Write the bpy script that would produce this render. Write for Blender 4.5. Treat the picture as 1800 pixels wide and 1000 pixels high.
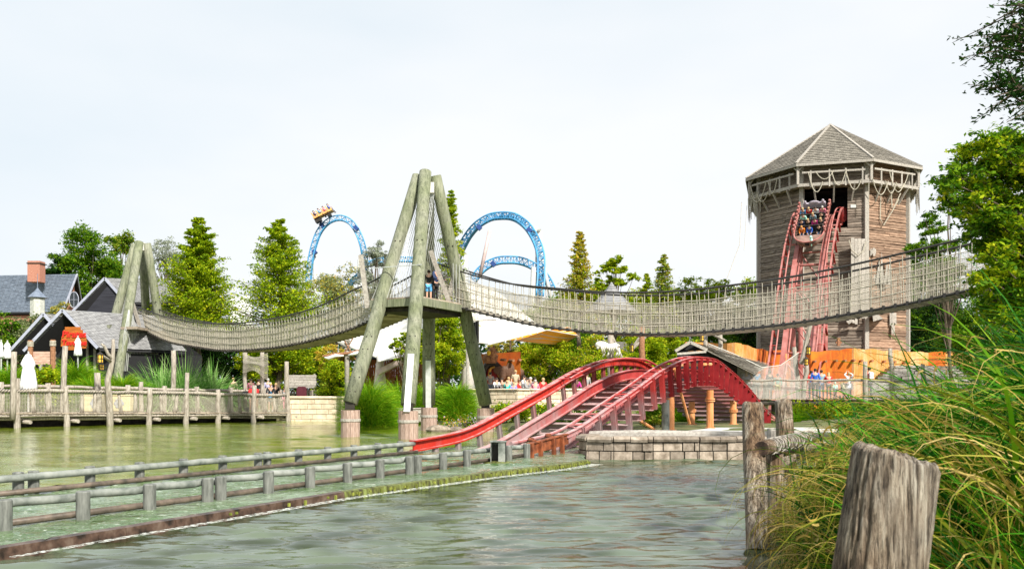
import bpy, math, random
import numpy as np
from mathutils import Vector, Matrix

R = math.radians
rnd = random.Random(7)
C = bpy.context.scene.collection
for o in list(bpy.data.objects):
    bpy.data.objects.remove(o)
scene = bpy.context.scene

# ---------------------------------------------------------------- camera
F, CX, HY, EYE = 1600.0, 900.0, 690.0, 1.6      # focal length in photo pixels, centre, horizon row, eye height
cam = bpy.data.cameras.new('camera')
camo = bpy.data.objects.new('camera', cam)
C.objects.link(camo)
cam.sensor_width = 36
cam.lens = 36 * F / 1800
cam.shift_y = 190 / 1800
cam.clip_start = 0.05
cam.clip_end = 6000
camo.location = (0, 0, EYE)
camo.rotation_euler = (R(90), 0, 0)
cam.dof.use_dof = True
cam.dof.focus_distance = 36
cam.dof.aperture_fstop = 7.0
scene.camera = camo

# ---------------------------------------------------------------- sky
w = bpy.data.worlds.new("World")
scene.world = w
w.use_nodes = True
nt = w.node_tree
nt.nodes.clear()
out = nt.nodes.new('ShaderNodeOutputWorld')
sky = nt.nodes.new('ShaderNodeTexSky')
sky.sky_type = 'NISHITA'
sky.sun_disc = False
SUN = Vector((0.50, -0.80, 0.80)).normalized()
sky.sun_elevation = math.asin(SUN.z)
sky.sun_rotation = math.atan2(SUN.x, SUN.y)
sky.air_density = 1.0
sky.dust_density = 3.0
b1 = nt.nodes.new('ShaderNodeBackground')
b1.inputs['Strength'].default_value = 0.08
nt.links.new(sky.outputs[0], b1.inputs['Color'])
tc = nt.nodes.new('ShaderNodeTexCoord')
mp = nt.nodes.new('ShaderNodeMapping')
mp.inputs['Scale'].default_value = (1.0, 1.0, 2.6)
nt.links.new(tc.outputs['Generated'], mp.inputs['Vector'])
nz = nt.nodes.new('ShaderNodeTexNoise')
nz.inputs['Scale'].default_value = 1.25
nz.inputs['Detail'].default_value = 5
nz.inputs['Roughness'].default_value = 0.5
nt.links.new(mp.outputs[0], nz.inputs['Vector'])
cr = nt.nodes.new('ShaderNodeValToRGB')
cr.color_ramp.elements[0].position = 0.36
cr.color_ramp.elements[0].color = (0.76, 0.845, 0.905, 1)
cr.color_ramp.elements[1].position = 0.64
cr.color_ramp.elements[1].color = (0.95, 0.965, 0.98, 1)
nt.links.new(nz.outputs['Fac'], cr.inputs[0])
b2 = nt.nodes.new('ShaderNodeBackground')
b2.inputs['Strength'].default_value = 0.76
nt.links.new(cr.outputs[0], b2.inputs['Color'])
mx = nt.nodes.new('ShaderNodeMixShader')
mx.inputs[0].default_value = 0.9
nt.links.new(b1.outputs[0], mx.inputs[1])
nt.links.new(b2.outputs[0], mx.inputs[2])
nt.links.new(mx.outputs[0], out.inputs['Surface'])

# ---------------------------------------------------------------- sun (soft, thin cloud)
sl = bpy.data.lights.new('sun', 'SUN')
sl.energy = 4.9
sl.angle = R(3)
sl.color = (1.0, 0.95, 0.86)
so = bpy.data.objects.new('sun', sl)
C.objects.link(so)
so.rotation_euler = SUN.to_track_quat('Z', 'Y').to_euler()
so.location = (30, -30, 60)

scene.view_settings.view_transform = 'Standard'
scene.view_settings.look = 'None'
scene.view_settings.exposure = 0.55
scene.view_settings.gamma = 1
scene.view_settings.use_curve_mapping = False
scene.cycles.max_bounces = 8
scene.cycles.transparent_max_bounces = 16
scene.cycles.sample_clamp_indirect = 4


# ================================================================ helpers
def W(px, py, Y):
    """world point that stands at depth Y in the direction of a photo pixel"""
    return Vector(((px - CX) * Y / F, Y, EYE + (HY - py) * Y / F))


def V(*a):
    return Vector(a)


class MB:
    def __init__(s):
        s.v, s.f, s.m = [], [], []

    def quad(s, a, b, c, d, m=0):
        n = len(s.v)
        s.v += [tuple(a), tuple(b), tuple(c), tuple(d)]
        s.f.append((n, n + 1, n + 2, n + 3))
        s.m.append(m)
        return s

    def poly(s, pts, m=0):
        n = len(s.v)
        s.v += [tuple(p) for p in pts]
        s.f.append(tuple(range(n, n + len(pts))))
        s.m.append(m)
        return s

    def hexa(s, p, m=0):
        """p: 8 points, bottom ring then top ring"""
        n = len(s.v)
        s.v += [tuple(q) for q in p]
        for f in ((3, 2, 1, 0), (4, 5, 6, 7), (0, 1, 5, 4), (1, 2, 6, 5), (2, 3, 7, 6), (3, 0, 4, 7)):
            s.f.append(tuple(n + i for i in f))
            s.m.append(m)
        return s

    def box(s, c, size, rot=None, m=0):
        c = Vector(c)
        hx, hy, hz = size[0] / 2, size[1] / 2, size[2] / 2
        pts = [V(-hx, -hy, -hz), V(hx, -hy, -hz), V(hx, hy, -hz), V(-hx, hy, -hz),
               V(-hx, -hy, hz), V(hx, -hy, hz), V(hx, hy, hz), V(-hx, hy, hz)]
        if rot is not None:
            if not isinstance(rot, Matrix):
                rot = Matrix.Rotation(rot, 3, 'Z')
            pts = [rot @ p for p in pts]
        return s.hexa([c + p for p in pts], m)

    def beam(s, a, b, wd, h, up=(0, 0, 1), m=0, ov=0.0):
        """square bar from a to b; wd sideways, h along up"""
        a, b = Vector(a), Vector(b)
        t = (b - a).normalized()
        a, b = a - t * ov, b + t * ov
        u = Vector(up)
        l = t.cross(u)
        if l.length < 1e-4:
            l = t.cross(V(0, 1, 0))
        l.normalize()
        u = l.cross(t).normalized()
        l, u = l * wd / 2, u * h / 2
        return s.hexa([a - l - u, a + l - u, b + l - u, b - l - u, a - l + u, a + l + u, b + l + u, b - l + u], m)

    def tube(s, path, r, n=8, caps=True, m=0, up=None, squash=1.0):
        P = [Vector(p) for p in path]
        k = len(P)
        rr = r if isinstance(r, (list, tuple)) else [r] * k
        base = len(s.v)
        t0 = (P[1] - P[0]).normalized()
        ref = Vector(up) if up else (V(0, 0, 1) if abs(t0.z) < 0.9 else V(1, 0, 0))
        x = t0.cross(ref).normalized()
        for i in range(k):
            if i == 0:
                t = P[1] - P[0]
            elif i == k - 1:
                t = P[-1] - P[-2]
            else:
                t = P[i + 1] - P[i - 1]
            t.normalize()
            x = (x - t * x.dot(t)).normalized()
            y = t.cross(x)
            for j in range(n):
                a = 2 * math.pi * j / n
                s.v.append(tuple(P[i] + x * math.cos(a) * rr[i] + y * math.sin(a) * rr[i] * squash))
        for i in range(k - 1):
            for j in range(n):
                j2 = (j + 1) % n
                s.f.append((base + i * n + j, base + i * n + j2, base + (i + 1) * n + j2, base + (i + 1) * n + j))
                s.m.append(m)
        if caps:
            s.f.append(tuple(base + j for j in reversed(range(n))))
            s.m.append(m)
            s.f.append(tuple(base + (k - 1) * n + j for j in range(n)))
            s.m.append(m)
        return s

    def lathe(s, c, prof, n=16, m=0, wob=None):
        """prof: (r, z) list about a vertical axis at c"""
        c = Vector(c)
        base = len(s.v)
        for i, (r, z) in enumerate(prof):
            for j in range(n):
                a = 2 * math.pi * j / n
                q = r * (wob(i, j) if wob else 1)
                s.v.append((c.x + q * math.cos(a), c.y + q * math.sin(a), c.z + z))
        for i in range(len(prof) - 1):
            for j in range(n):
                j2 = (j + 1) % n
                s.f.append((base + i * n + j, base + i * n + j2, base + (i + 1) * n + j2, base + (i + 1) * n + j))
                s.m.append(m)
        s.f.append(tuple(base + j for j in reversed(range(n))))
        s.m.append(m)
        s.f.append(tuple(base + (len(prof) - 1) * n + j for j in range(n)))
        s.m.append(m)
        return s

    def prism(s, pts, z0, z1, m=0):
        k = len(pts)
        n = len(s.v)
        s.v += [(p[0], p[1], z0) for p in pts] + [(p[0], p[1], z1) for p in pts]
        s.f.append(tuple(n + i for i in reversed(range(k))))
        s.f.append(tuple(n + k + i for i in range(k)))
        s.m += [m, m]
        for i in range(k):
            j = (i + 1) % k
            s.f.append((n + i, n + j, n + k + j, n + k + i))
            s.m.append(m)
        return s

    def sphere(s, c, r, nu=10, nv=7, m=0):
        sx, sy, sz = r if isinstance(r, (tuple, list)) else (r, r, r)
        prof = []
        base = len(s.v)
        for i in range(1, nv):
            ph = math.pi * i / nv
            for j in range(nu):
                a = 2 * math.pi * j / nu
                s.v.append((c[0] + sx * math.sin(ph) * math.cos(a), c[1] + sy * math.sin(ph) * math.sin(a), c[2] - sz * math.cos(ph)))
        for i in range(nv - 2):
            for j in range(nu):
                j2 = (j + 1) % nu
                s.f.append((base + i * nu + j, base + i * nu + j2, base + (i + 1) * nu + j2, base + (i + 1) * nu + j))
                s.m.append(m)
        b = len(s.v)
        s.v += [(c[0], c[1], c[2] - sz), (c[0], c[1], c[2] + sz)]
        for j in range(nu):
            j2 = (j + 1) % nu
            s.f.append((b, base + j2, base + j))
            s.f.append((b + 1, base + (nv - 2) * nu + j, base + (nv - 2) * nu + j2))
            s.m += [m, m]
        return s


def link_mesh(name, me, parent=None, loc=None):
    o = bpy.data.objects.new(name, me)
    C.objects.link(o)
    if parent is not None:
        o.parent = parent
    if loc is not None:
        o.location = loc
    return o


def origin_of(p):
    v = Vector((0, 0, 0))
    while p is not None:
        v = v + p.location
        p = p.parent
    return v


def obj(name, mb, mats, parent=None, smooth=False, local=False, bevel=0):
    """link the collected shape as ONE mesh object. Points are world points unless local."""
    me = bpy.data.meshes.new(name)
    off = Vector((0, 0, 0))
    if not local and parent is not None:
        off = origin_of(parent)
    vs = mb.v if off.length == 0 else [(a[0] - off.x, a[1] - off.y, a[2] - off.z) for a in mb.v]
    me.from_pydata(vs, [], mb.f)
    if not isinstance(mats, (list, tuple)):
        mats = [mats]
    for m in mats:
        me.materials.append(m)
    if len(mats) > 1:
        me.polygons.foreach_set('material_index', mb.m)
    if smooth:
        me.polygons.foreach_set('use_smooth', [len(f) <= 4 for f in mb.f])
    me.update()
    o = link_mesh(name, me, parent)
    if bevel:
        bv = o.modifiers.new('bevel', 'BEVEL')
        bv.width = bevel
        bv.segments = 2
    return o


def np_mesh(name, verts, fsize, mat, parent=None, faces=None, smooth=False, uv=None):
    """fast mesh: verts (N,3) already grouped in faces of fsize, or with faces (M,fsize)"""
    verts = np.asarray(verts, dtype=np.float32)
    if parent is not None:
        off = origin_of(parent)
        verts = verts - np.array(off[:], dtype=np.float32)
    nv = len(verts)
    if faces is None:
        idx = np.arange(nv, dtype=np.int32)
        nf = nv // fsize
    else:
        idx = np.asarray(faces, dtype=np.int32).ravel()
        nf = len(idx) // fsize
    me = bpy.data.meshes.new(name)
    me.vertices.add(nv)
    me.vertices.foreach_set('co', verts.ravel())
    me.loops.add(len(idx))
    me.loops.foreach_set('vertex_index', idx)
    me.polygons.add(nf)
    me.polygons.foreach_set('loop_start', np.arange(0, nf * fsize, fsize, dtype=np.int32))
    me.polygons.foreach_set('loop_total', np.full(nf, fsize, dtype=np.int32))
    if smooth:
        me.polygons.foreach_set('use_smooth', np.ones(nf, dtype=bool))
    me.update(calc_edges=True)
    me.materials.append(mat)
    return link_mesh(name, me, parent)


def tag(o, label=None, cat=None, group=None, kind=None):
    if label:
        o['label'] = label
    if cat:
        o['category'] = cat
    if group:
        o['group'] = group
    if kind:
        o['kind'] = kind
    return o


def thing(name, label, cat, loc=(0, 0, 0), group=None, rotz=0):
    o = bpy.data.objects.new(name, None)
    C.objects.link(o)
    o.location = loc
    o.rotation_euler = (0, 0, rotz)
    o.empty_display_size = 0.2
    return tag(o, label, cat, group)


def copy_tree(o, parent=None):
    c = o.copy()
    C.objects.link(c)
    c.parent = parent
    for ch in [x for x in bpy.data.objects if x.parent == o]:
        copy_tree(ch, c)
    return c


def lerp(a, b, t):
    return a + (b - a) * t


def interp(xs, ys, x):
    """smooth (monotone-ish) cubic interpolation"""
    if x <= xs[0]:
        return ys[0]
    if x >= xs[-1]:
        return ys[-1]
    n = len(xs)
    i = max(k for k in range(n - 1) if xs[k] <= x)

    def sl(k):
        if k == 0:
            return (ys[1] - ys[0]) / (xs[1] - xs[0])
        if k == n - 1:
            return (ys[-1] - ys[-2]) / (xs[-1] - xs[-2])
        a = (ys[k] - ys[k - 1]) / (xs[k] - xs[k - 1])
        b = (ys[k + 1] - ys[k]) / (xs[k + 1] - xs[k])
        return 0 if a * b < 0 else (a + b) / 2
    h = xs[i + 1] - xs[i]
    t = (x - xs[i]) / h
    m0, m1 = sl(i) * h, sl(i + 1) * h
    return ((2 * t ** 3 - 3 * t * t + 1) * ys[i] + (t ** 3 - 2 * t * t + t) * m0 + (-2 * t ** 3 + 3 * t * t) * ys[i + 1] + (t ** 3 - t * t) * m1)


def hit(px, p0, d):
    """station along plan line p0+d*s seen in photo column px"""
    k = (px - CX) / F
    return (k * p0[1] - p0[0]) / (d[0] - d[1] * k)


def wobble(a, b, n, amp, seed=0):
    """crooked branch path from a to b"""
    r = random.Random(seed)
    a, b = Vector(a), Vector(b)
    pts = []
    for i in range(n + 1):
        t = i / n
        e = 0 if i in (0, n) else 1
        pts.append(a.lerp(b, t) + Vector((r.uniform(-amp, amp), r.uniform(-amp, amp), r.uniform(-amp, amp))) * e)
    return pts


# ================================================================ materials
def nodes(name):
    m = bpy.data.materials.new(name)
    m.use_nodes = True
    n = m.node_tree
    p = n.nodes['Principled BSDF']
    return m, n, p


def add_noise(n, scale, detail=4, mapping=None, rough=0.6, coord='Object'):
    tc = n.nodes.new('ShaderNodeTexCoord')
    mp = n.nodes.new('ShaderNodeMapping')
    if mapping:
        mp.inputs['Scale'].default_value = mapping
    n.links.new(tc.outputs[coord], mp.inputs['Vector'])
    t = n.nodes.new('ShaderNodeTexNoise')
    t.inputs['Scale'].default_value = scale
    t.inputs['Detail'].default_value = detail
    t.inputs['Roughness'].default_value = rough
    n.links.new(mp.outputs[0], t.inputs['Vector'])
    return t


def ramp(n, src, stops):
    r = n.nodes.new('ShaderNodeValToRGB')
    e = r.color_ramp.elements
    e[0].position, e[0].color = stops[0][0], (*stops[0][1], 1)
    e[1].position, e[1].color = stops[-1][0], (*stops[-1][1], 1)
    for p, c in stops[1:-1]:
        x = e.new(p)
        x.color = (*c, 1)
    n.links.new(src, r.inputs[0])
    return r


def mixc(n, a, b, fac, mode='MIX'):
    x = n.nodes.new('ShaderNodeMix')
    x.data_type = 'RGBA'
    x.blend_type = mode
    if isinstance(fac, (int, float)):
        x.inputs[0].default_value = fac
    else:
        n.links.new(fac, x.inputs[0])
    for k, v in ((6, a), (7, b)):
        if isinstance(v, tuple):
            x.inputs[k].default_value = (*v, 1)
        else:
            n.links.new(v, x.inputs[k])
    return x.outputs[2]


def bump(n, p, src, strength=0.3, dist=0.02):
    b = n.nodes.new('ShaderNodeBump')
    b.inputs['Strength'].default_value = strength
    b.inputs['Distance'].default_value = dist
    n.links.new(src, b.inputs['Height'])
    n.links.new(b.outputs[0], p.inputs['Normal'])


def noisy(name, c1, c2, scale=3, mapping=None, rough=0.8, metal=0.0, bmp=0.3, dist=0.02, lo=0.35, hi=0.65, spec=0.3, c3=None, isl=0.0):
    m, n, p = nodes(name)
    t = add_noise(n, scale, 6, mapping)
    stops = [(lo, c1), (hi, c2)] if c3 is None else [(lo, c1), ((lo + hi) / 2, c2), (hi, c3)]
    col = ramp(n, t.outputs['Fac'], stops).outputs[0]
    if isl:
        g = n.nodes.new('ShaderNodeNewGeometry')
        rr = ramp(n, g.outputs['Random Per Island'], [(0, (1 - isl,) * 3), (1, (1 + isl * 0.6,) * 3)])
        col = mixc(n, col, rr.outputs[0], 1.0, 'MULTIPLY')
    n.links.new(col, p.inputs['Base Color'])
    p.inputs['Roughness'].default_value = rough
    p.inputs['Metallic'].default_value = metal
    p.inputs['Specular IOR Level'].default_value = spec
    if bmp:
        bump(n, p, t.outputs['Fac'], bmp, dist)
    return m


def leafmat(name, stops, trans=0.45, rough=0.6, clump=0.35):
    """leaves: colour by leaf (random per island), slow variation by branch; part of the light passes through"""
    m, n, p = nodes(name)
    g = n.nodes.new('ShaderNodeNewGeometry')
    t = add_noise(n, 0.9, 2)
    mth = n.nodes.new('ShaderNodeMath')
    mth.operation = 'MULTIPLY_ADD'
    mth.inputs[1].default_value = 1 - clump
    n.links.new(g.outputs['Random Per Island'], mth.inputs[0])
    m2 = n.nodes.new('ShaderNodeMath')
    m2.operation = 'MULTIPLY_ADD'
    m2.inputs[1].default_value = clump * 2.2
    m2.inputs[2].default_value = -clump * 0.6
    n.links.new(t.outputs['Fac'], m2.inputs[0])
    n.links.new(m2.outputs[0], mth.inputs[2])
    r = ramp(n, mth.outputs[0], stops)
    n.links.new(r.outputs[0], p.inputs['Base Color'])
    p.inputs['Roughness'].default_value = rough
    p.inputs['Specular IOR Level'].default_value = 0.12
    tr = n.nodes.new('ShaderNodeBsdfTranslucent')
    n.links.new(r.outputs[0], tr.inputs['Color'])
    mx = n.nodes.new('ShaderNodeMixShader')
    mx.inputs[0].default_value = trans
    n.links.new(p.outputs[0], mx.inputs[1])
    n.links.new(tr.outputs[0], mx.inputs[2])
    n.links.new(mx.outputs[0], n.nodes['Material Output'].inputs['Surface'])
    return m


def plain(name, c, rough=0.6, var=0.12, metal=0, spec=0.4):
    return noisy(name, tuple(x * (1 - var) for x in c), tuple(min(1, x * (1 + var)) for x in c), 4, rough=rough, metal=metal, bmp=0.08, spec=spec)


M = {}
m, n, p = nodes('treated_pole')
t1 = add_noise(n, 2.2, 6, (5, 5, 0.6))
t2 = add_noise(n, 5, 5, (9, 9, 0.22))
t3 = add_noise(n, .8, 4)
cc = ramp(n, t1.outputs['Fac'], [(.3, (0.12, 0.13, 0.09)), (.5, (0.235, 0.245, 0.175)), (.7, (0.33, 0.33, 0.25))]).outputs[0]
cc = mixc(n, cc, ramp(n, t2.outputs['Fac'], [(.34, (.22, .19, .15)), (.42, (1, 1, 1))]).outputs[0], 1.0, 'MULTIPLY')
cc = mixc(n, cc, ramp(n, t3.outputs['Fac'], [(.4, (.72, .78, .60)), (.6, (1, 1, 1))]).outputs[0], 1.0, 'MULTIPLY')
n.links.new(cc, p.inputs['Base Color'])
p.inputs['Roughness'].default_value = .85
bump(n, p, t2.outputs['Fac'], .7, .03)
M['pole'] = m
M['drift'] = noisy('driftwood', (0.20, 0.17, 0.135), (0.45, 0.405, 0.345), 3, (6, 6, 1), 0.9, bmp=0.6, dist=0.02, isl=0.2)
M['greypost'] = noisy('weathered_post', (0.10, 0.095, 0.085), (0.44, 0.42, 0.39), 4, (9, 9, 0.9), 0.92, bmp=1.0, dist=0.03, c3=(0.52, 0.49, 0.44), lo=0.36, hi=0.62)
M['plank'] = noisy('tower_boards', (0.14, 0.105, 0.08), (0.32, 0.265, 0.215), 2.0, (1, 1, 7), 0.9, bmp=0.5, dist=0.02, isl=0.42)
M['plank_red'] = noisy('tower_boards_warm', (0.17, 0.10, 0.065), (0.37, 0.245, 0.17), 2.0, (1, 1, 7), 0.9, bmp=0.5, dist=0.02, isl=0.42)
M['greywood'] = noisy('grey_wood', (0.28, 0.25, 0.22), (0.46, 0.43, 0.38), 4, (3, 3, 3), 0.9, bmp=0.4, isl=0.25)
M['shingle'] = noisy('shingles', (0.15, 0.135, 0.11), (0.29, 0.265, 0.22), 9, None, 0.95, bmp=0.8, dist=0.05, isl=0.25)
M['deck'] = noisy('deck_boards', (0.24, 0.19, 0.14), (0.44, 0.37, 0.29), 3, (1, 1, 1), 0.9, isl=0.3)
M['darkdeck'] = noisy('dark_deck_edge', (0.025, 0.022, 0.018), (0.07, 0.06, 0.05), 3, None, 0.9)
M['cable'] = plain('dark_cable', (0.035, 0.032, 0.03), 0.6)
M['rope'] = noisy('hemp_rope', (0.34, 0.31, 0.24), (0.56, 0.52, 0.43), 12, None, 0.95)
M['net'] = noisy('net_cord', (0.32, 0.295, 0.24), (0.48, 0.445, 0.37), 5, None, 0.95, bmp=0)
M['netpale'] = noisy('net_cord_pale', (0.52, 0.50, 0.45), (0.66, 0.64, 0.58), 5, None, 0.95, bmp=0)
M['steelrod'] = plain('steel_rod', (0.62, 0.63, 0.60), 0.35, metal=0.5)
M['galv'] = noisy('grey_painted_pipe', (0.10, 0.115, 0.10), (0.23, 0.245, 0.22), 3, None, 0.5, bmp=0.25, dist=0.01, c3=(0.32, 0.33, 0.30))
M['wetpipe'] = noisy('wet_dark_pipe', (0.06, 0.05, 0.04), (0.17, 0.13, 0.10), 5, None, 0.4, bmp=0.3)
M['galvpost'] = noisy('grey_pipe_post', (0.09, 0.095, 0.085), (0.21, 0.215, 0.195), 6, (3, 3, 0.6), 0.5, bmp=0.2)
M['barrel'] = noisy('barrel_wood', (0.30, 0.20, 0.16), (0.50, 0.37, 0.31), 5, (6, 6, 0.8), 0.9, bmp=0.4, isl=0.15)
M['stone'] = noisy('stone_blocks', (0.17, 0.135, 0.10), (0.40, 0.335, 0.27), 5, None, 0.9, bmp=0.7, dist=0.03, isl=0.32)
M['stonebeige'] = noisy('beige_blocks', (0.55, 0.44, 0.31), (0.74, 0.63, 0.48), 3, None, 0.9, bmp=0.4, isl=0.16)
M['mortar'] = plain('mortar', (0.035, 0.03, 0.022), 0.95)
M['mortarb'] = plain('mortar_beige', (0.34, 0.28, 0.2), 0.95)
M['concrete'] = noisy('pale_concrete', (0.52, 0.52, 0.49), (0.70, 0.70, 0.67), 1.5, None, 0.85, bmp=0.2)
M['orange'] = noisy('orange_render', (0.56, 0.19, 0.025), (0.66, 0.28, 0.06), 0.7, None, 0.95, bmp=0.3, dist=0.04, c3=(0.72, 0.40, 0.16))


def render_wall(name, stops, stain):
    m, n, p = nodes(name)
    t1 = add_noise(n, .7, 5)
    c = ramp(n, t1.outputs['Fac'], stops).outputs[0]
    t2 = add_noise(n, 2.4, 6, (2.2, 2.2, .35), .7)
    c = mixc(n, c, stain, ramp(n, t2.outputs['Fac'], [(.50, (0, 0, 0)), (.68, (.85, .85, .85))]).outputs[0])
    t3 = add_noise(n, 1.5, 8, (1, 1, .8), .8)
    c = mixc(n, c, (.16, .07, .03), ramp(n, t3.outputs['Fac'], [(.485, (0, 0, 0)), (.497, (.7, .7, .7)), (.51, (0, 0, 0))]).outputs[0])
    n.links.new(c, p.inputs['Base Color'])
    p.inputs['Roughness'].default_value = .95
    bump(n, p, t3.outputs['Fac'], .5, .05)
    return m


M['orange'] = render_wall('orange_render', [(.35, (0.56, 0.19, 0.025)), (.5, (0.66, 0.28, 0.06)), (.65, (0.72, 0.42, 0.18))], (0.70, 0.46, 0.26))
M['orangedeep'] = render_wall('deep_orange_render', [(.35, (0.50, 0.085, 0.008)), (.65, (0.62, 0.19, 0.012))], (0.42, 0.055, 0.01))  # shaded planes of the orange walls painted in; plain colour on the facade
M['white'] = plain('white_canvas', (0.82, 0.82, 0.80), 0.8, 0.04)
M['tent'] = noisy('cream_membrane', (0.66, 0.64, 0.585), (0.76, 0.745, 0.70), .5, None, 0.7, bmp=0.1, dist=.05)
M['seam'] = plain('membrane_seam', (0.5, 0.48, 0.43), 0.7)
M['tentyellow'] = plain('orange_membrane', (0.80, 0.33, 0.02), 0.7, 0.06)
M['black'] = plain('black_boards', (0.012, 0.012, 0.014), 0.8)
M['darkboards'] = noisy('dark_weatherboard', (0.014, 0.014, 0.02), (0.04, 0.042, 0.055), 2, (0.3, 0.3, 9), 0.8, bmp=0.6, dist=0.04)
M['trim'] = plain('pale_trim', (0.36, 0.38, 0.46), 0.6)
M['slate'] = noisy('blue_slate', (0.11, 0.14, 0.19), (0.21, 0.25, 0.32), 3.5, (1, 1, 4), 0.6, bmp=0.6, dist=0.05, isl=0.15)
M['greyroof'] = noisy('grey_roof_tiles', (0.24, 0.24, 0.25), (0.34, 0.34, 0.34), 5, (1, 1, 5), 0.85, bmp=0.8, dist=0.05, isl=0.15)
M['brick'] = noisy('pink_brick', (0.36, 0.14, 0.095), (0.48, 0.24, 0.17), 6, (1, 1, 4), 0.9, bmp=0.4)
M['glass'] = plain('dark_window', (0.02, 0.025, 0.03), 0.15, spec=0.6)
M['lantern'] = plain('amber_glass', (0.85, 0.50, 0.06), 0.3)
M['iron'] = plain('black_iron', (0.03, 0.025, 0.02), 0.5)
M['bluesteel'] = noisy('blue_steel', (0.04, 0.22, 0.44), (0.08, 0.36, 0.62), 0.6, None, 0.4, bmp=0, spec=0.5)
M['darkblue'] = plain('dark_blue_steel', (0.02, 0.06, 0.22), 0.4)
M['greysteel'] = plain('grey_steel_column', (0.46, 0.47, 0.45), 0.5)
M['pinkpole'] = plain('pinkish_mast', (0.55, 0.42, 0.40), 0.6)
M['orangepipe'] = noisy('orange_painted_column', (0.50, 0.18, 0.06), (0.68, 0.30, 0.12), 2, (2, 2, 0.4), 0.5, bmp=0.1, c3=(0.60, 0.34, 0.20))
M['bark'] = noisy('bark', (0.06, 0.045, 0.03), (0.18, 0.14, 0.10), 5, (5, 5, 1), 0.95, bmp=0.8, dist=0.04)
M['barklight'] = noisy('pale_bark', (0.16, 0.13, 0.09), (0.32, 0.27, 0.19), 5, (5, 5, 1), 0.95, bmp=0.8, dist=0.04)
M['skin'] = plain('skin', (0.62, 0.38, 0.27), 0.6)
M['hairdark'] = plain('dark_hair', (0.035, 0.022, 0.015), 0.7)
M['hairfair'] = plain('fair_hair', (0.48, 0.33, 0.16), 0.7)
M['hairgrey'] = plain('grey_hair', (0.45, 0.43, 0.40), 0.7)
M['redpaint'] = plain('red_lettering', (0.62, 0.02, 0.012), 0.5)
M['signwood'] = noisy('orange_sign_boards', (0.30, 0.075, 0.012), (0.48, 0.15, 0.02), 3, (1, 1, 6), 0.7, isl=0.2)
M['brownwood'] = noisy('brown_wood', (0.20, 0.09, 0.045), (0.38, 0.19, 0.10), 4, (3, 3, 3), 0.8, isl=0.2)
M['cream'] = plain('cream_paint', (0.72, 0.62, 0.36), 0.6)
M['bluegrey'] = plain('blue_grey_emblem', (0.36, 0.38, 0.44), 0.6)
M['bone'] = plain('bone_white', (0.75, 0.73, 0.66), 0.8)
M['algae'] = noisy('algae_edge', (0.04, 0.035, 0.02), (0.11, 0.12, 0.03), 6, (2, 2, 0.6), 0.5, c3=(0.20, 0.24, 0.07), bmp=0.6)
CLOTH = {'navy': (0.03, 0.05, 0.12), 'blue': (0.03, 0.12, 0.50), 'sky': (0.12, 0.42, 0.75), 'red': (0.62, 0.03, 0.03), 'mint': (0.42, 0.78, 0.66),
         'white': (0.78, 0.78, 0.80), 'grey': (0.30, 0.30, 0.30), 'black': (0.02, 0.02, 0.022), 'pink': (0.80, 0.25, 0.36), 'orange': (0.85, 0.25, 0.03),
         'khaki': (0.42, 0.36, 0.24), 'teal': (0.05, 0.52, 0.45), 'violet': (0.30, 0.28, 0.62), 'yellow': (0.80, 0.72, 0.25), 'denim': (0.08, 0.13, 0.22),
         'steelblue': (0.25, 0.38, 0.45), 'magenta': (0.65, 0.05, 0.30), 'charcoal': (0.07, 0.07, 0.075), 'lilac': (0.52, 0.50, 0.72)}
CM = {k: plain('cloth_' + k, v, 0.85, 0.15) for k, v in CLOTH.items()}

# painted steel of the splash coaster: red, worn to a greyish pink low down where the water hits it
def redsteel(name, c1, c2, grey, zlo, zhi):
    m, n, p = nodes(name)
    t = add_noise(n, 1.6, 5)
    col = ramp(n, t.outputs['Fac'], [(0.35, c1), (0.68, c2)]).outputs[0]
    g = n.nodes.new('ShaderNodeNewGeometry')
    sx = n.nodes.new('ShaderNodeSeparateXYZ')
    n.links.new(g.outputs['Position'], sx.inputs[0])
    mr = n.nodes.new('ShaderNodeMapRange')
    mr.inputs['From Min'].default_value = zlo
    mr.inputs['From Max'].default_value = zhi
    n.links.new(sx.outputs['Z'], mr.inputs['Value'])
    ad = n.nodes.new('ShaderNodeMath')
    ad.operation = 'MULTIPLY_ADD'
    ad.inputs[1].default_value = 1.6
    ad.inputs[2].default_value = -0.8
    n.links.new(t.outputs['Fac'], ad.inputs[0])
    ad2 = n.nodes.new('ShaderNodeMath')
    ad2.use_clamp = True
    n.links.new(mr.outputs[0], ad2.inputs[0])
    n.links.new(ad.outputs[0], ad2.inputs[1])
    base = mixc(n, grey, col, ad2.outputs[0])
    # pale highlights painted into the colour of the upward faces, rusty stains in patches
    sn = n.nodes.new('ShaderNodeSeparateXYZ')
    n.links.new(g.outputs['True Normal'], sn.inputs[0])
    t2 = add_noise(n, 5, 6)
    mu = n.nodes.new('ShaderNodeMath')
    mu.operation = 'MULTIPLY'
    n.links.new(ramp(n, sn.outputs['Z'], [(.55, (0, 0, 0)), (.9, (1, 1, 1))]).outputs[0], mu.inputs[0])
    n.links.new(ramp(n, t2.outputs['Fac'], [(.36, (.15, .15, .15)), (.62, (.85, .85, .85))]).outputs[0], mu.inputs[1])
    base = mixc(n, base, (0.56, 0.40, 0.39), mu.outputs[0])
    t3 = add_noise(n, 3.0, 6, (2, 2, .5))
    base = mixc(n, base, (0.10, 0.025, 0.015), ramp(n, t3.outputs['Fac'], [(.58, (0, 0, 0)), (.75, (.55, .55, .55))]).outputs[0])
    n.links.new(base, p.inputs['Base Color'])
    p.inputs['Roughness'].default_value = 0.62
    p.inputs['Specular IOR Level'].default_value = 0.2
    bump(n, p, t2.outputs['Fac'], 0.15, 0.01)
    return m


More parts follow.
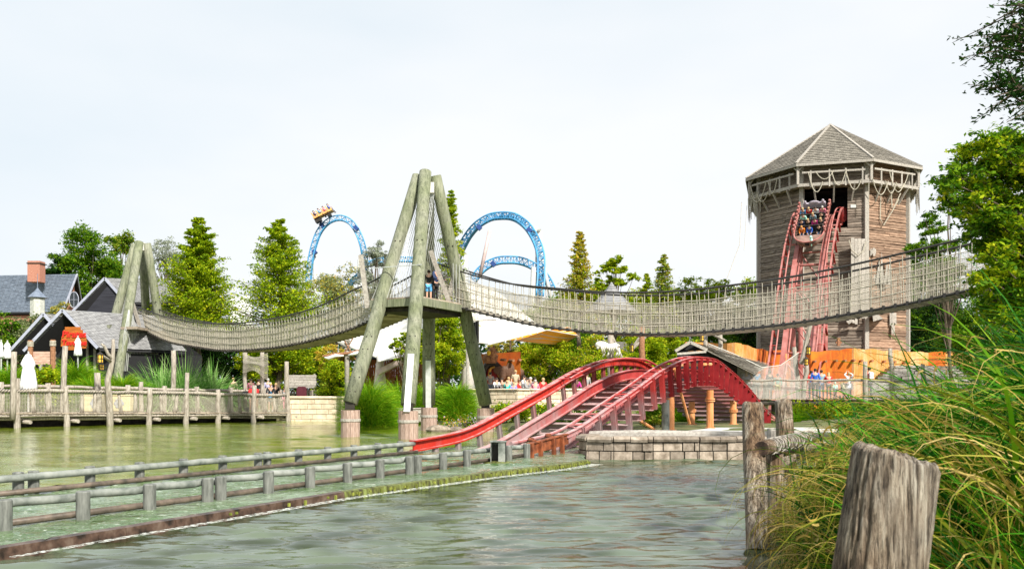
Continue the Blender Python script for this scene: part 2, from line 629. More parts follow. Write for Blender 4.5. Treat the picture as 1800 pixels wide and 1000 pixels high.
M['red'] = redsteel('worn_red_steel', (0.28, 0.016, 0.018), (0.42, 0.055, 0.05), (0.36, 0.27, 0.27), -0.4, 1.7)
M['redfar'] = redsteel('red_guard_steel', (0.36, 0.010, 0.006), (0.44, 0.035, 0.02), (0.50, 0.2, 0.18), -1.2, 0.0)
M['pink'] = noisy('faded_pink_steel', (0.32, 0.09, 0.075), (0.48, 0.21, 0.19), 1.6, None, 0.5, bmp=0.1)
M['darkred'] = noisy('dark_red_plates', (0.17, 0.007, 0.010), (0.29, 0.018, 0.02), 2, None, 0.45, bmp=0.1)
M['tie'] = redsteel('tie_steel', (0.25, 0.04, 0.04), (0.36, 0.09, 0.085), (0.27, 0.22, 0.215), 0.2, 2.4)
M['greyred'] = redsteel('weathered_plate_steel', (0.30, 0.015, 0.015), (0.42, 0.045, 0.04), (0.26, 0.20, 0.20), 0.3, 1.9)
M['rust'] = noisy('rusty_steel', (0.10, 0.03, 0.015), (0.34, 0.10, 0.04), 5, None, 0.6, bmp=0.4)
M['sill'] = noisy('wet_brown_sill', (0.02, 0.014, 0.010), (0.08, 0.048, 0.034), 5, None, 0.35, bmp=0.5, c3=(0.14, 0.10, 0.075))

# foliage palettes
M['lf_conifer'] = leafmat('conifer_leaves', [(0, (0.03, 0.10, 0.004)), (0.35, (0.17, 0.30, 0.006)), (0.7, (0.44, 0.54, 0.010)), (1, (0.70, 0.64, 0.03))])
M['lf_lime'] = leafmat('lime_leaves', [(0, (0.04, 0.12, 0.004)), (0.3, (0.16, 0.30, 0.006)), (0.65, (0.44, 0.52, 0.010)), (1, (0.66, 0.60, 0.03))])
M['lf_green'] = leafmat('green_leaves', [(0, (0.015, 0.06, 0.004)), (0.4, (0.07, 0.19, 0.008)), (0.75, (0.22, 0.37, 0.012)), (1, (0.42, 0.48, 0.03))])
M['lf_dark'] = leafmat('dark_green_leaves', [(0, (0.006, 0.025, 0.005)), (0.5, (0.022, 0.075, 0.010)), (1, (0.08, 0.17, 0.018))], 0.25)
M['lf_olive'] = leafmat('olive_leaves', [(0, (0.081, 0.121, 0.0473)), (0.5, (0.216, 0.27, 0.108)), (1, (0.446, 0.459, 0.23))])
M['lf_pale'] = leafmat('silvery_leaves', [(0, (0.20, 0.24, 0.17)), (0.5, (0.36, 0.40, 0.30)), (1, (0.55, 0.56, 0.44))])
M['lf_gold'] = leafmat('golden_leaves', [(0, (0.216, 0.243, 0.027)), (0.4, (0.486, 0.432, 0.0405)), (0.75, (0.702, 0.513, 0.0675)), (1, (0.743, 0.365, 0.0675))])
M['lf_autumn'] = leafmat('mixed_autumn_leaves', [(0, (0.0675, 0.176, 0.0135)), (0.5, (0.27, 0.392, 0.027)), (0.8, (0.567, 0.486, 0.0675)), (1, (0.702, 0.351, 0.108))])
M['gr_bright'] = leafmat('grass_bright', [(0, (0.04, 0.20, 0.004)), (0.45, (0.16, 0.38, 0.008)), (1, (0.44, 0.54, 0.02))], 0.3, clump=0.2)
M['gr_reed'] = leafmat('reed_blades', [(0, (0.07, 0.24, 0.03)), (0.5, (0.22, 0.45, 0.09)), (1, (0.55, 0.68, 0.33))], 0.3, clump=0.2)
M['gr_front'] = leafmat('front_grass', [(0, (0.003, 0.022, 0.001)), (0.45, (0.010, 0.10, 0.002)), (0.8, (0.06, 0.27, 0.004)), (1, (0.30, 0.38, 0.02))], 0.25, clump=0.15)
M['gr_dry'] = leafmat('dry_grass', [(0, (0.20, 0.14, 0.02)), (0.5, (0.44, 0.30, 0.06)), (1, (0.66, 0.50, 0.20))], 0.3, clump=0.15)
M['gr_olive'] = leafmat('rush_blades', [(0, (0.05, 0.085, 0.006)), (0.5, (0.22, 0.25, 0.012)), (1, (0.48, 0.42, 0.08))], 0.3, clump=0.15)
M['fl_pink'] = leafmat('lilac_petals', [(0, (0.40, 0.30, 0.55)), (0.5, (0.65, 0.52, 0.72)), (1, (0.8, 0.75, 0.8))])
M['fl_orange'] = leafmat('orange_petals', [(0, (0.35, 0.25, 0.02)), (0.5, (0.75, 0.42, 0.05)), (1, (0.85, 0.6, 0.1))])


# ================================================================ SETTING: terrain, water, slabs
T0 = V(0.31, 22.26, 0)                # the splash coaster's near guard starts here, plan direction TD
TD = V(0.475, 0.88, 0)
TN = V(-0.88, 0.475, 0)               # towards the far side of the track
GA = 3.3                              # guard to guard

LAKE = [(-45, 0), (-16, 2.5), (1.6, 4.0), (2.35, 8.6), (3.0, 11), (4.6, 14.5), (7.5, 19), (11, 23.5), (9, 24.5), (1.9, 23.6), (2.4, 26),
        (1.4, 28.5), (0.4, 31.5), (-0.4, 36), (-0.9, 42), (-2.2, 45.0), (-5.0, 47.5), (-7.6, 51.2), (-12.5, 52.2), (-15.2, 53.2), (-24.9, 43.5), (-34, 34.4), (-60, 20)]


def seg_dist(X, Y, poly):
    d = np.full(X.shape, 1e9)
    ins = np.zeros(X.shape, bool)
    n = len(poly)
    for i in range(n):
        ax, ay = poly[i]
        bx, by = poly[(i + 1) % n]
        ex, ey = bx - ax, by - ay
        t = np.clip(((X - ax) * ex + (Y - ay) * ey) / (ex * ex + ey * ey), 0, 1)
        d = np.minimum(d, np.hypot(X - ax - t * ex, Y - ay - t * ey))
        c = ((ay > Y) != (by > Y)) & (X < (bx - ax) * (Y - ay) / ((by - ay) if by != ay else 1e-9) + ax)
        ins ^= c
    return d, ins


def terrain_h(X, Y):
    X = np.asarray(X, float)
    Y = np.asarray(Y, float)
    d, ins = seg_dist(X, Y, LAKE)
    up = np.clip(d / 0.5, 0, 1)
    rise = np.clip((d - 1) / 9.0, 0, 1)
    back = np.clip((Y - 24) / 10, 0, 1)
    far_r = np.where(X > -2, np.clip((Y - 49) / 8, 0, 1), 1.0)
    h = -0.6 + up * (0.72 + 0.08 * back) + 0.95 * rise * back * far_r
    h = np.where(ins, -0.6 - 0.5 * np.clip(d / 0.6, 0, 1), h)
    # the trough under the coaster's dip
    s = (X - T0.x) * TD.x + (Y - T0.y) * TD.y
    v = (X - T0.x) * TN.x + (Y - T0.y) * TN.y
    pk = np.clip((s - 23) / 1.5, 0, 1) * np.clip((42 - s) / 1.5, 0, 1) * np.clip((v + 1.3) / 0.6, 0, 1) * np.clip((5.2 - v) / 0.6, 0, 1)
    return h * (1 - pk) + (-1.5) * pk


def hz(x, y):
    return float(terrain_h(np.array([x]), np.array([y]))[0])


xs = np.concatenate([[-3000, -1200, -500, -220, -120, -80], np.arange(-56, 60, 0.8), [80, 120, 220, 500, 1200, 3000]])
ys = np.concatenate([[-3000, -900, -200, -60, -25], np.arange(-10, 78, 0.8), [90, 110, 150, 250, 500, 1200, 3000]])
GX, GY = np.meshgrid(xs, ys)
rs = np.random.RandomState(3)
GZ = terrain_h(GX, GY) + rs.uniform(-0.02, 0.02, GX.shape)
vv = np.stack([GX.ravel(), GY.ravel(), GZ.ravel()], 1)
nx, ny = len(xs), len(ys)
I = (np.arange(ny - 1)[:, None] * nx + np.arange(nx - 1)[None, :]).ravel()
ff = np.stack([I, I + 1, I + nx + 1, I + nx], 1)
mg = noisy('ground_soil', (0.045, 0.06, 0.02), (0.12, 0.14, 0.045), 0.8, None, 0.95, bmp=0.6, dist=0.1, c3=(0.20, 0.17, 0.10))
tag(np_mesh('ground', vv, 4, mg, faces=ff, smooth=True), kind='structure')


def water_mat(name, murk1, murk2, sx=1.0, strength=0.5, foam=0.0):
    m, n, p = nodes(name)
    tcx = n.nodes.new('ShaderNodeTexCoord')
    hs = []
    for sc, st, det, dis in ((1.5, (0.85, 1.5, 1), 3, 0.6), (4.6, (0.75, 1.35, 1), 3, 1.1), (0.33, (1, 1.2, 1), 2, 0.0)):
        mp = n.nodes.new('ShaderNodeMapping')
        mp.inputs['Scale'].default_value = st
        mp.inputs['Rotation'].default_value = (0, 0, 0.12 * sc)
        n.links.new(tcx.outputs['Object'], mp.inputs['Vector'])
        t = n.nodes.new('ShaderNodeTexNoise')
        t.inputs['Scale'].default_value = sc * sx
        t.inputs['Detail'].default_value = det
        t.inputs['Distortion'].default_value = dis
        n.links.new(mp.outputs[0], t.inputs['Vector'])
        hs.append(t.outputs['Fac'])
    a = n.nodes.new('ShaderNodeMath')
    a.operation = 'MULTIPLY_ADD'
    a.inputs[1].default_value = 0.34
    n.links.new(hs[1], a.inputs[0])
    n.links.new(hs[0], a.inputs[2])
    bump(n, p, a.outputs[0], strength, 0.22)
    col = ramp(n, hs[2], [(0.38, murk1), (0.62, murk2)]).outputs[0]
    if foam:
        fr = ramp(n, hs[1], [(0.56, (0, 0, 0)), (0.74, (foam,) * 3)])
        col = mixc(n, col, (0.62, 0.68, 0.60), fr.outputs[0])
    n.links.new(col, p.inputs['Base Color'])
    p.inputs['Roughness'].default_value = 0.04
    p.inputs['IOR'].default_value = 1.5
    p.inputs['Specular IOR Level'].default_value = 0.9
    return m


M['pool'] = water_mat('pool_water', (0.020, 0.032, 0.005), (0.095, 0.125, 0.075), 3.0, 0.05)
M['lake'] = water_mat('lake_water', (0.10, 0.155, 0.006), (0.20, 0.245, 0.02), 2.0, 0.10)
M['churn'] = water_mat('churned_water', (0.06, 0.12, 0.025), (0.17, 0.23, 0.14), 2.4, 0.35, 0.7)

WEIR = [(-24.0, -20.3), (-9.6, 2.4), (-5.3, 9.4), (-4.3, 11.5), (-2.76, 14.7), (-0.46, 18.3), (1.0, 20.2), (1.75, 21.6), (1.85, 23.5)]
mb = MB()
mb.quad((-70, -40, -0.2), (40, -40, -0.2), (40, 30, -0.2), (-70, 30, -0.2))
tag(obj('deep_water', mb, M['pool']), kind='structure')


def wavy_water(name, x0, x1, y0, y1, st, z, mat, slope, seed, wl=(0.22, 1.5), clip=None):
    """real ripples: a sum of short crested waves running mostly towards the camera"""
    rs = np.random.RandomState(seed)
    xs_ = np.arange(x0, x1, st)
    ys_ = np.arange(y0, y1, st)
    X, Y = np.meshgrid(xs_, ys_)
    Z = np.zeros_like(X)
    N = 46
    for k in range(N):
        lam = wl[0] * (wl[1] / wl[0]) ** rs.uniform()
        th = rs.normal(math.pi / 2 + .1, .30)
        kk = 2 * math.pi / lam
        ph = rs.uniform(0, 6.28)
        Wx = .7 * np.sin(X * .9 + Y * .5 * rs.uniform(-1, 1) + rs.uniform(0, 6)) + .5 * np.sin(Y * .6 + rs.uniform(0, 6))
        amp = slope / kk / math.sqrt(N / 2)
        gr = .55 + .45 * np.sin(X * rs.uniform(.3, 1.1) + Y * rs.uniform(.2, .9) + rs.uniform(0, 6))
        Z += amp * gr * np.sin(kk * (X * math.cos(th) + Y * math.sin(th)) + ph + Wx)
    # calmer and rougher patches
    patch = .55 + .12 * np.clip(X, -3, 4) / 4 + .33 * np.sin(X * .55 + 1.2 * np.sin(Y * .31)) * np.sin(Y * .42 + 1.0 + .8 * np.sin(X * .4))
    Z = z + Z * patch
    nx_, ny_ = len(xs_), len(ys_)
    I_ = (np.arange(ny_ - 1)[:, None] * nx_ + np.arange(nx_ - 1)[None, :])
    cx_, cy_ = (X[:-1, :-1] + st / 2), (Y[:-1, :-1] + st / 2)
    I_ = I_.ravel()
    if clip is not None:
        d_, ins_ = seg_dist(cx_, cy_, clip)
        I_ = I_[ins_.ravel()]
    f_ = np.stack([I_, I_ + 1, I_ + nx_ + 1, I_ + nx_], 1)
    v_ = np.stack([X.ravel(), Y.ravel(), Z.ravel()], 1)
    return tag(np_mesh(name, v_, 4, mat, faces=f_, smooth=True), kind='structure')


POOLP = [(-12, -1.0), (-9.64, 2.3), (-5.36, 9.33), (-4.36, 11.43), (-2.8, 14.65), (-0.5, 18.25), (0.95, 20.15), (1.7, 21.5), (1.8, 23.6), (11, 25.5), (11, -1)]
wavy_water('pool_water', -8, 9.5, 5, 25.6, .04, -0.12, M['pool'], .46, 4, (.17, .80), clip=POOLP)
# upper water: behind the far guide rail calm, between weir and rail churned
far0 = T0 + TN * (GA + 0.6)
farA = far0 - TD * 46
farB = far0 + TD * 3.5
chan = [tuple(p) for p in WEIR] + [(2.3, 26.2), (farB.x + 1.5, farB.y + 0.4), (farB.x, farB.y), (farA.x, farA.y)]
wavy_water('channel_water', -16, 3, 4, 28, .075, 0.0, M['churn'], .30, 9, (0.25, 1.0), clip=chan)
lake_poly = [(farA.x, farA.y), (farB.x, farB.y), (farB.x + 1.5, farB.y + 0.4), (2.3, 26.2), (12, 26.5), (12, 56), (-42, 56), (-42, -40)]
wavy_water('lake_water', -40, 4, 10, 54, .14, 0.0, M['lake'], .10, 12, (0.6, 3.0), clip=lake_poly)
mb = MB()
mb.poly([(-90, -10, -0.06), (-30, -10, -0.06), (-12, 25, -0.06), (2.4, 27, -0.06), (60, 31, -0.06), (60, 95, -0.06), (-90, 95, -0.06)])
tag(obj('lake_depth', mb, M['lake']), kind='structure')

# weir: dark steel sill that turns mossy to the right, with a thin sheet of water running over it
th = thing('weir', 'long low sill with brown rusty edge and yellow algae between the channel and the pool', 'weir', (-2.7, 14.7, 0))
wl = WEIR[1:8]
n_w = len(wl)
for nm, i0, i1, mt in (('sill', 0, 3, M['sill']), ('mossy_sill', 3, n_w - 1, M['algae'])):
    mb = MB()
    for i in range(i0, i1):
        a, b = V(*wl[i], 0), V(*wl[i + 1], 0)
        t = (b - a).normalized()
        nr = V(t.y, -t.x, 0)
        k = max(2, int((b - a).length / 0.35))
        for j in range(k):
            p, q = a.lerp(b, j / k), a.lerp(b, (j + 1) / k)
            e = rnd.uniform(-0.012, 0.012)
            mb.hexa([p + nr * (0.02 + e) + V(0, 0, -.6), p + nr * (0.16 + e) + V(0, 0, -.6), q + nr * (0.16 + e) + V(0, 0, -.6), q + nr * (0.02 + e) + V(0, 0, -.6),
                     p + nr * (-0.02 + e) + V(0, 0, .018), p + nr * (0.07 + e) + V(0, 0, .005), q + nr * (0.07 + e) + V(0, 0, .005), q + nr * (-0.02 + e) + V(0, 0, .018)])
    obj(nm, mb, mt, th)
mb = MB()
for i in range(2, n_w - 1):
    a, b = V(*wl[i], 0), V(*wl[i + 1], 0)
    t = (b - a).normalized()
    nr = V(t.y, -t.x, 0)
    k = int((b - a).length / 0.05)
    for j in range(k):
        if rnd.random() < (0.0, 0, .06, .30, .5, .5, .5, .5)[min(i, 7)]:
            p = a.lerp(b, (j + rnd.random()) / k)
            ln = rnd.uniform(0.02, 0.10)
            mb.box(p + nr * 0.160 + V(0, 0, -ln / 2 - 0.01), (0.03, 0.03, ln), rot=math.atan2(t.y, t.x))
af = obj('algae_fringe', mb, noisy('algae_strands', (0.10, 0.12, 0.015), (0.27, 0.29, 0.05), 9, None, 0.8, isl=0.3), th)
af['kind'] = 'stuff'
# froth where the sill spills into the pool
m, n, p = nodes('froth')
t = add_noise(n, 13, 6, (1, 1, 1), .75)
p.inputs['Base Color'].default_value = (0.78, 0.82, 0.76, 1)
p.inputs['Roughness'].default_value = 0.7
r_ = ramp(n, t.outputs['Fac'], [(0.44, (0, 0, 0)), (0.62, (0.9, 0.9, 0.9))])
n.links.new(r_.outputs[0], p.inputs['Alpha'])
mb = MB()
for i in range(1, n_w - 1):
    a, b = V(*wl[i], -0.080), V(*wl[i + 1], -0.080)
    nr = V((b - a).normalized().y, -(b - a).normalized().x, 0)
    w0, w1 = lerp(0.05, 0.34, i / n_w), lerp(0.05, 0.34, (i + 1) / n_w)
    mb.quad(a + nr * 0.14, a + nr * (0.16 + w0), b + nr * (0.16 + w1), b + nr * 0.14)
tag(obj('water_froth', mb, m), kind='stuff')


# ---------------------------------------------------------------- stone block walls
def block_wall(th, path, z0, z1, courses, bl, thick, matb, matm, cap=None, seed=1, jit=0.012, name='blocks'):
    r = random.Random(seed)
    mb, mc, cp = MB(), MB(), MB()
    for i in range(len(path) - 1):
        a, b = V(*path[i], 0), V(*path[i + 1], 0)
        t = (b - a).normalized()
        nr = V(t.y, -t.x, 0)
        ln = (b - a).length
        mc.hexa([a + nr * -thick + V(0, 0, z0), a + nr * -.03 + V(0, 0, z0), b + nr * -.03 + V(0, 0, z0), b + nr * -thick + V(0, 0, z0),
                 a + nr * -thick + V(0, 0, z1 - .01), a + nr * -.03 + V(0, 0, z1 - .01), b + nr * -.03 + V(0, 0, z1 - .01), b + nr * -thick + V(0, 0, z1 - .01)])
        hc = (z1 - z0) / courses
        for c in range(courses):
            s = -r.uniform(0, bl * 0.6)
            while s < ln:
                e = s + bl * r.uniform(0.7, 1.3)
                p, q = max(s, 0), min(e, ln)
                if q - p > 0.05:
                    g = 0.012
                    o_ = r.uniform(-jit, jit)
                    A, B = a + t * (p + g), a + t * (q - g)
                    zz0, zz1 = z0 + c * hc + g, z0 + (c + 1) * hc - g
                    mb.hexa([A - nr * .05 + V(0, 0, zz0), A + nr * o_ + V(0, 0, zz0), B + nr * (o_ + r.uniform(-jit, jit)) + V(0, 0, zz0), B - nr * .05 + V(0, 0, zz0),
                             A - nr * .05 + V(0, 0, zz1), A + nr * (o_ - .01) + V(0, 0, zz1), B + nr * (o_ - .01) + V(0, 0, zz1), B - nr * .05 + V(0, 0, zz1)])
                s = e
        if cap:
            s = 0
            while s < ln - 0.02:
                e = min(ln, s + bl * r.uniform(1.0, 1.6))
                A, B = a + t * (s + .008), a + t * (e - .008)
                dz = r.uniform(-.01, .01)
                o2 = 0.05
                ring = []
                for (u, zz) in ((-thick - .03, 0), (o2, 0.0), (o2 + .03, cap * .5), (o2 - .02, cap), (-thick, cap)):
                    ring.append((u, zz + z1 + dz))
                nb = len(cp.v)
                for P in (A, B):
                    for (u, zz) in ring:
                        cp.v.append(tuple(P + nr * u + V(0, 0, zz)))
                for k in range(5):
                    k2 = (k + 1) % 5
                    cp.f.append((nb + k, nb + k2, nb + 5 + k2, nb + 5 + k))
                    cp.m.append(0)
                cp.f.append(tuple(nb + k for k in range(5)))
                cp.f.append(tuple(nb + 5 + k for k in reversed(range(5))))
                cp.m += [0, 0]
                s = e
    obj(name, mb, matb, th, bevel=0.012)
    obj('core', mc, matm, th)
    if cap:
        obj('coping', cp, matb, th)


th = thing('stone_wall', 'curved low wall of grey and tan stone blocks with rounded coping, standing in the pool beside the red track', 'stone wall', (4, 23.6, -0.12))
ipath = [(1.95, 24.9), (1.75, 24.1), (1.95, 23.55), (2.6, 23.30), (3.6, 23.22), (4.8, 23.30), (6.0, 23.5), (7.2, 23.8), (8.6, 24.3), (10.5, 25.2)]
block_wall(th, ipath, -0.14, 0.34, 2, 0.42, 0.45, M['stone'], M['mortar'], cap=0.13, seed=5, jit=0.02)
mb = MB()
for i in range(len(ipath) - 1):
    a, b = V(*ipath[i], 0), V(*ipath[i + 1], 0)
    t = (b - a).normalized()
    nr = V(t.y, -t.x, 0)
    mb.hexa([a - nr * .3 + V(0, 0, -.6), a + nr * .05 + V(0, 0, -.6), b + nr * .05 + V(0, 0, -.6), b - nr * .3 + V(0, 0, -.6),
             a - nr * .3 + V(0, 0, -.142), a + nr * .05 + V(0, 0, -.142), b + nr * .05 + V(0, 0, -.142), b - nr * .3 + V(0, 0, -.142)])
obj('wet_footing', mb, noisy('wet_mossy_stone', (0.09, 0.06, 0.02), (0.30, 0.26, 0.05), 6, None, 0.5), th)
# white slab behind it, with a grey kerb log
mb = MB()
mb.prism([(2.35, 24.8), (10.8, 25.6), (16, 30), (16, 37), (8.2, 36.6), (5.6, 32.2), (2.6, 26.4)], -0.5, 0.2)
tag(obj('concrete_slab', mb, M['concrete']), kind='structure')
mb = MB()
mb.tube([(2.2, 25.6, .38), (3.6, 25.0, .42), (5.2, 24.7, .40), (7.0, 24.6, .38), (9.5, 25.2, .36)], [.15, .17, .17, .16, .15], 10)
mb.beam((5.0, 29.8, .235), (12.8, 33.6, .235), .12, .07)
tag(obj('kerb', mb, M['greywood']), 'grey log kerb lying behind the pool stone wall coping', 'kerb')

# left: beige block wall and its cap
th = thing('stone_wall', 'pale beige block wall with cream coping between boardwalk end and bridge tower leg', 'stone wall', (-11, 52, 0))
block_wall(th, [(-12.75, 51.25), (-9.3, 51.0)], -0.2, 1.26, 5, 0.75, 0.5, M['stonebeige'], M['mortarb'], cap=0.14, seed=2)
mb = MB()
mb.tube([(-9.2, 51.2, .06), (-7.6, 50.9, .06), (-5.0, 47.2, .06), (-2.3, 44.8, .05), (-0.9, 41.8, .05)], .13, 8)
tag(obj('kerb', mb, M['stonebeige']), 'low pale kerb along the far shore under the tall grass clumps', 'kerb')
# right: plaza walls
th = thing('stone_wall', 'long pale stone block wall in front of the seated plaza crowd', 'stone wall', (0, 49, 0))
block_wall(th, [(-4.6, 54.0), (-2.6, 50.2), (0.3, 48.3), (3.4, 49.5), (6.2, 52.5)], 0.1, 1.72, 7, 0.5, 0.5, M['stonebeige'], M['mortarb'], cap=0.1, seed=3)


# ================================================================ WATER GUIDE RAILS
def station_pts(pxs, p0):
    return [p0 + TD * hit(px, p0, TD) for px in pxs]


NEARPX = [8, 146, 263, 365, 388, 472, 545, 611, 668, 720, 734, 779, 821, 894, 926]
FARPX = [39, 66, 165, 252, 329, 398, 460, 476, 531, 582, 628, 670, 709]
for side, pxs, p0 in ((0, NEARPX, T0), (1, FARPX, T0 + TN * GA)):
    P = station_pts(pxs, p0)
    first = P[0]
    extra = [first - TD * 1.6, first - TD * 3.3, first - TD * 3.7] if side == 0 else [first - TD * 2.0, first - TD * 4.0]
    P = list(reversed(extra)) + P
    th = thing('guide_rail', ('double pipe guide rail on grey posts standing in the water nearest the weir' if side == 0 else
                              'far double pipe guide rail with dark lower pipe, running behind the nearer rail'), 'guide rail', P[len(P) // 2], 'pipe rails of the splash channel')
    for q in P:
        mb = MB()
        off = TN * (0.0 if side == 0 else 0.10)
        c = q + off
        mb.lathe((c.x, c.y, 0), [(.085, -.8), (.085, .335), (.075, .35), (.0005, .352)], 16)
        obj('post', mb, M['galvpost'], th, smooth=False)
        mb = MB()
    up, lo = MB(), MB()
    end = (T0 if side == 0 else p0) + TD * (0.0 if side == 0 else 0.05)
    path = []
    inn = TN if side == 0 else -TN
    P2 = [P[0] - TD * 0.8] + P + ([end] if side == 1 else [])
    for i, q in enumerate(P2):
        if side == 0 and 0 < i:
            path.append(q - TD * 0.32 + inn * 0.17)
            path.append(q - TD * 0.17 + inn * 0.12)
            path.append(q + inn * 0.115)
            path.append(q + TD * 0.12 + inn * 0.12) if i < len(P2) - 1 else None
            path.append(q + TD * 0.24 + inn * 0.17) if i < len(P2) - 1 else None
        else:
            path.append(q)
    path = [p for p in path if p is not None]
    path.sort(key=lambda p: p.dot(TD))
    up.tube([p + V(0, 0, 0.265 + (0.02 if side == 0 and k % 5 in (0, 4) else 0)) for k, p in enumerate(path)], 0.056 if side == 0 else .06, 10)
    obj('upper_pipe', up, M['galv'], th, smooth=True)
    lo.tube([p + V(0, 0, 0.055) for p in [P2[0] + inn * .1, P2[-1] + inn * .1]], 0.045, 10)
    obj('lower_pipe', lo, M['rust'] if side == 0 and False else M['wetpipe'], th, smooth=True)
    if side == 1:
        for i, q in enumerate(P[2:]):
            mb = MB()
            mb.beam(q + V(0, 0, .30), q + TN * .12 + TD * .55 + V(0, 0, .30), .05, .04)
            if i % 2 == 0:
                obj('bracket', mb, M['galv'], th)

# junction post by the near rail
c = T0 + TD * hit(868, T0, TD) - TN * 0.12
th = thing('junction_box', 'square grey steel post box with dark open side, mossy foot, beside the near guide rail', 'post box', (c.x, c.y, 0))
mb = MB()
for dx, dy, sx, sy in ((-.17, 0, .02, .3), (.17, 0, .02, .3), (0, .14, .34, .02), (.09, -.14, .18, .02)):
    mb.box((c.x + dx, c.y + dy, .17), (sx, sy, .62), None)
mb.box((c.x, c.y, .485), (.38, .34, .02))
obj('housing', mb, M['galv'], th)
mb = MB()
mb.box((c.x - .03, c.y + .1, .14), (.2, .03, .5))
obj('inner_plate', mb, M['iron'], th)
mb = MB()
mb.lathe((c.x, c.y, 0), [(.38, -.2), (.36, .0), (.22, .03), (.0005, .05)], 12, wob=lambda i, j: 1 + .15 * math.sin(j * 2.3))
obj('mossy_foot', mb, M['algae'], th)


# ================================================================ SPLASH COASTER TRACK
HS = [-0.6, 0.5, 2.7, 5.35, 8.1, 10.1, 13, 15.4, 16.8, 18.7, 21.3, 23.6, 25.5, 28, 31, 34, 36, 38, 39.5, 41.1, 43.4, 45.1, 47, 49, 50.5, 53, 56]
HH = [0.33, 0.37, 0.55, 1.16, 1.84, 2.36, 2.86, 2.98, 2.95, 2.62, 2.05, 1.4, .8, .3, .12, .15, .4, 1.0, 2.0, 3.8, 7.9, 10.7, 13.0, 14.7, 15.2, 15.4, 15.4]


def hh(s):
    return interp(HS, HH, s)


def frame(s):
    d = 0.05
    dz = (hh(s + d) - hh(s - d)) / (2 * d)
    T = (TD + V(0, 0, dz)).normalized()
    U = TN.cross(T) * -1
    if U.z < 0:
        U = -U
    P = T0 + TD * s + V(0, 0, hh(s))
    return P, T, U.normalized()


def tp(s, v, u):
    """track point: v across (0 near guard, GA far guard), u along the track's normal"""
    P, T, U = frame(s)
    return P + TN * v + U * u


track = thing('splash_coaster_track', 'red steel splash coaster track, arched hump in front and steep drop from the timber tower', 'coaster track', T0)


def rail(name, s0, s1, ds, v, u, wd, h, mt, flange=None):
    mb = MB()
    k = int((s1 - s0) / ds)
    prof = [(-wd / 2, -h / 2), (wd / 2, -h / 2), (wd / 2, h / 2), (-wd / 2, h / 2)]
    if flange:
        fw, ft = flange
        prof = [(-fw / 2, -h / 2), (fw / 2, -h / 2), (fw / 2, -h / 2 + ft), (wd / 2, -h / 2 + ft), (wd / 2, h / 2 - ft), (fw / 2, h / 2 - ft), (fw / 2, h / 2), (-fw / 2, h / 2),
                (-fw / 2, h / 2 - ft), (-wd / 2, h / 2 - ft), (-wd / 2, -h / 2 + ft), (-fw / 2, -h / 2 + ft)]
    n = len(prof)
    for i in range(k + 1):
        s = lerp(s0, s1, i / k)
        P, T, U = frame(s)
        for (a, b) in prof:
            mb.v.append(tuple(P + TN * (v + a) + U * (u + b)))
    for i in range(k):
        for j in range(n):
            j2 = (j + 1) % n
            mb.f.append((i * n + j, i * n + j2, (i + 1) * n + j2, (i + 1) * n + j))
            mb.m.append(0)
    mb.f.append(tuple(reversed(range(n))))
    mb.f.append(tuple(k * n + j for j in range(n)))
    mb.m += [0, 0]
    return obj(name, mb, mt, track)


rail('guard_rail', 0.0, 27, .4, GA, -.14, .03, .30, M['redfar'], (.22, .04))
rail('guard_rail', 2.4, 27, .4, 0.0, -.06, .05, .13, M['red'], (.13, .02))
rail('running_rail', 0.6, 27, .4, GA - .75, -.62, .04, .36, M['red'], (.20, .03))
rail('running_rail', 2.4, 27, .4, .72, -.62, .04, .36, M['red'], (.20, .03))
for v, nm in ((0.0, 'a'), (GA, 'b')):
    rail('guard_rail', 27, 51.5, .45, v, -.06, .10, .12, M['pink'])
for v in (.72, GA - .75):
    rail('running_rail', 27, 52.5, .45, v, -.62, .05, .34, M['pink'], (.30, .04))


def pipe(s0, s1, ds, v, u, r, mt, name='guard_pipe'):
    mb = MB()
    k = int((s1 - s0) / ds)
    mb.tube([tp(lerp(s0, s1, i / k), v, u) for i in range(k + 1)], r, 8)
    return obj(name, mb, mt, track, smooth=True)


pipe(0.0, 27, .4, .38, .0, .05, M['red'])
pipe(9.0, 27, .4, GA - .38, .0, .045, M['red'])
pipe(27, 51.3, .45, .36, -.04, .05, M['pink'])
pipe(27, 51.3, .45, GA - .36, -.04, .05, M['pink'])

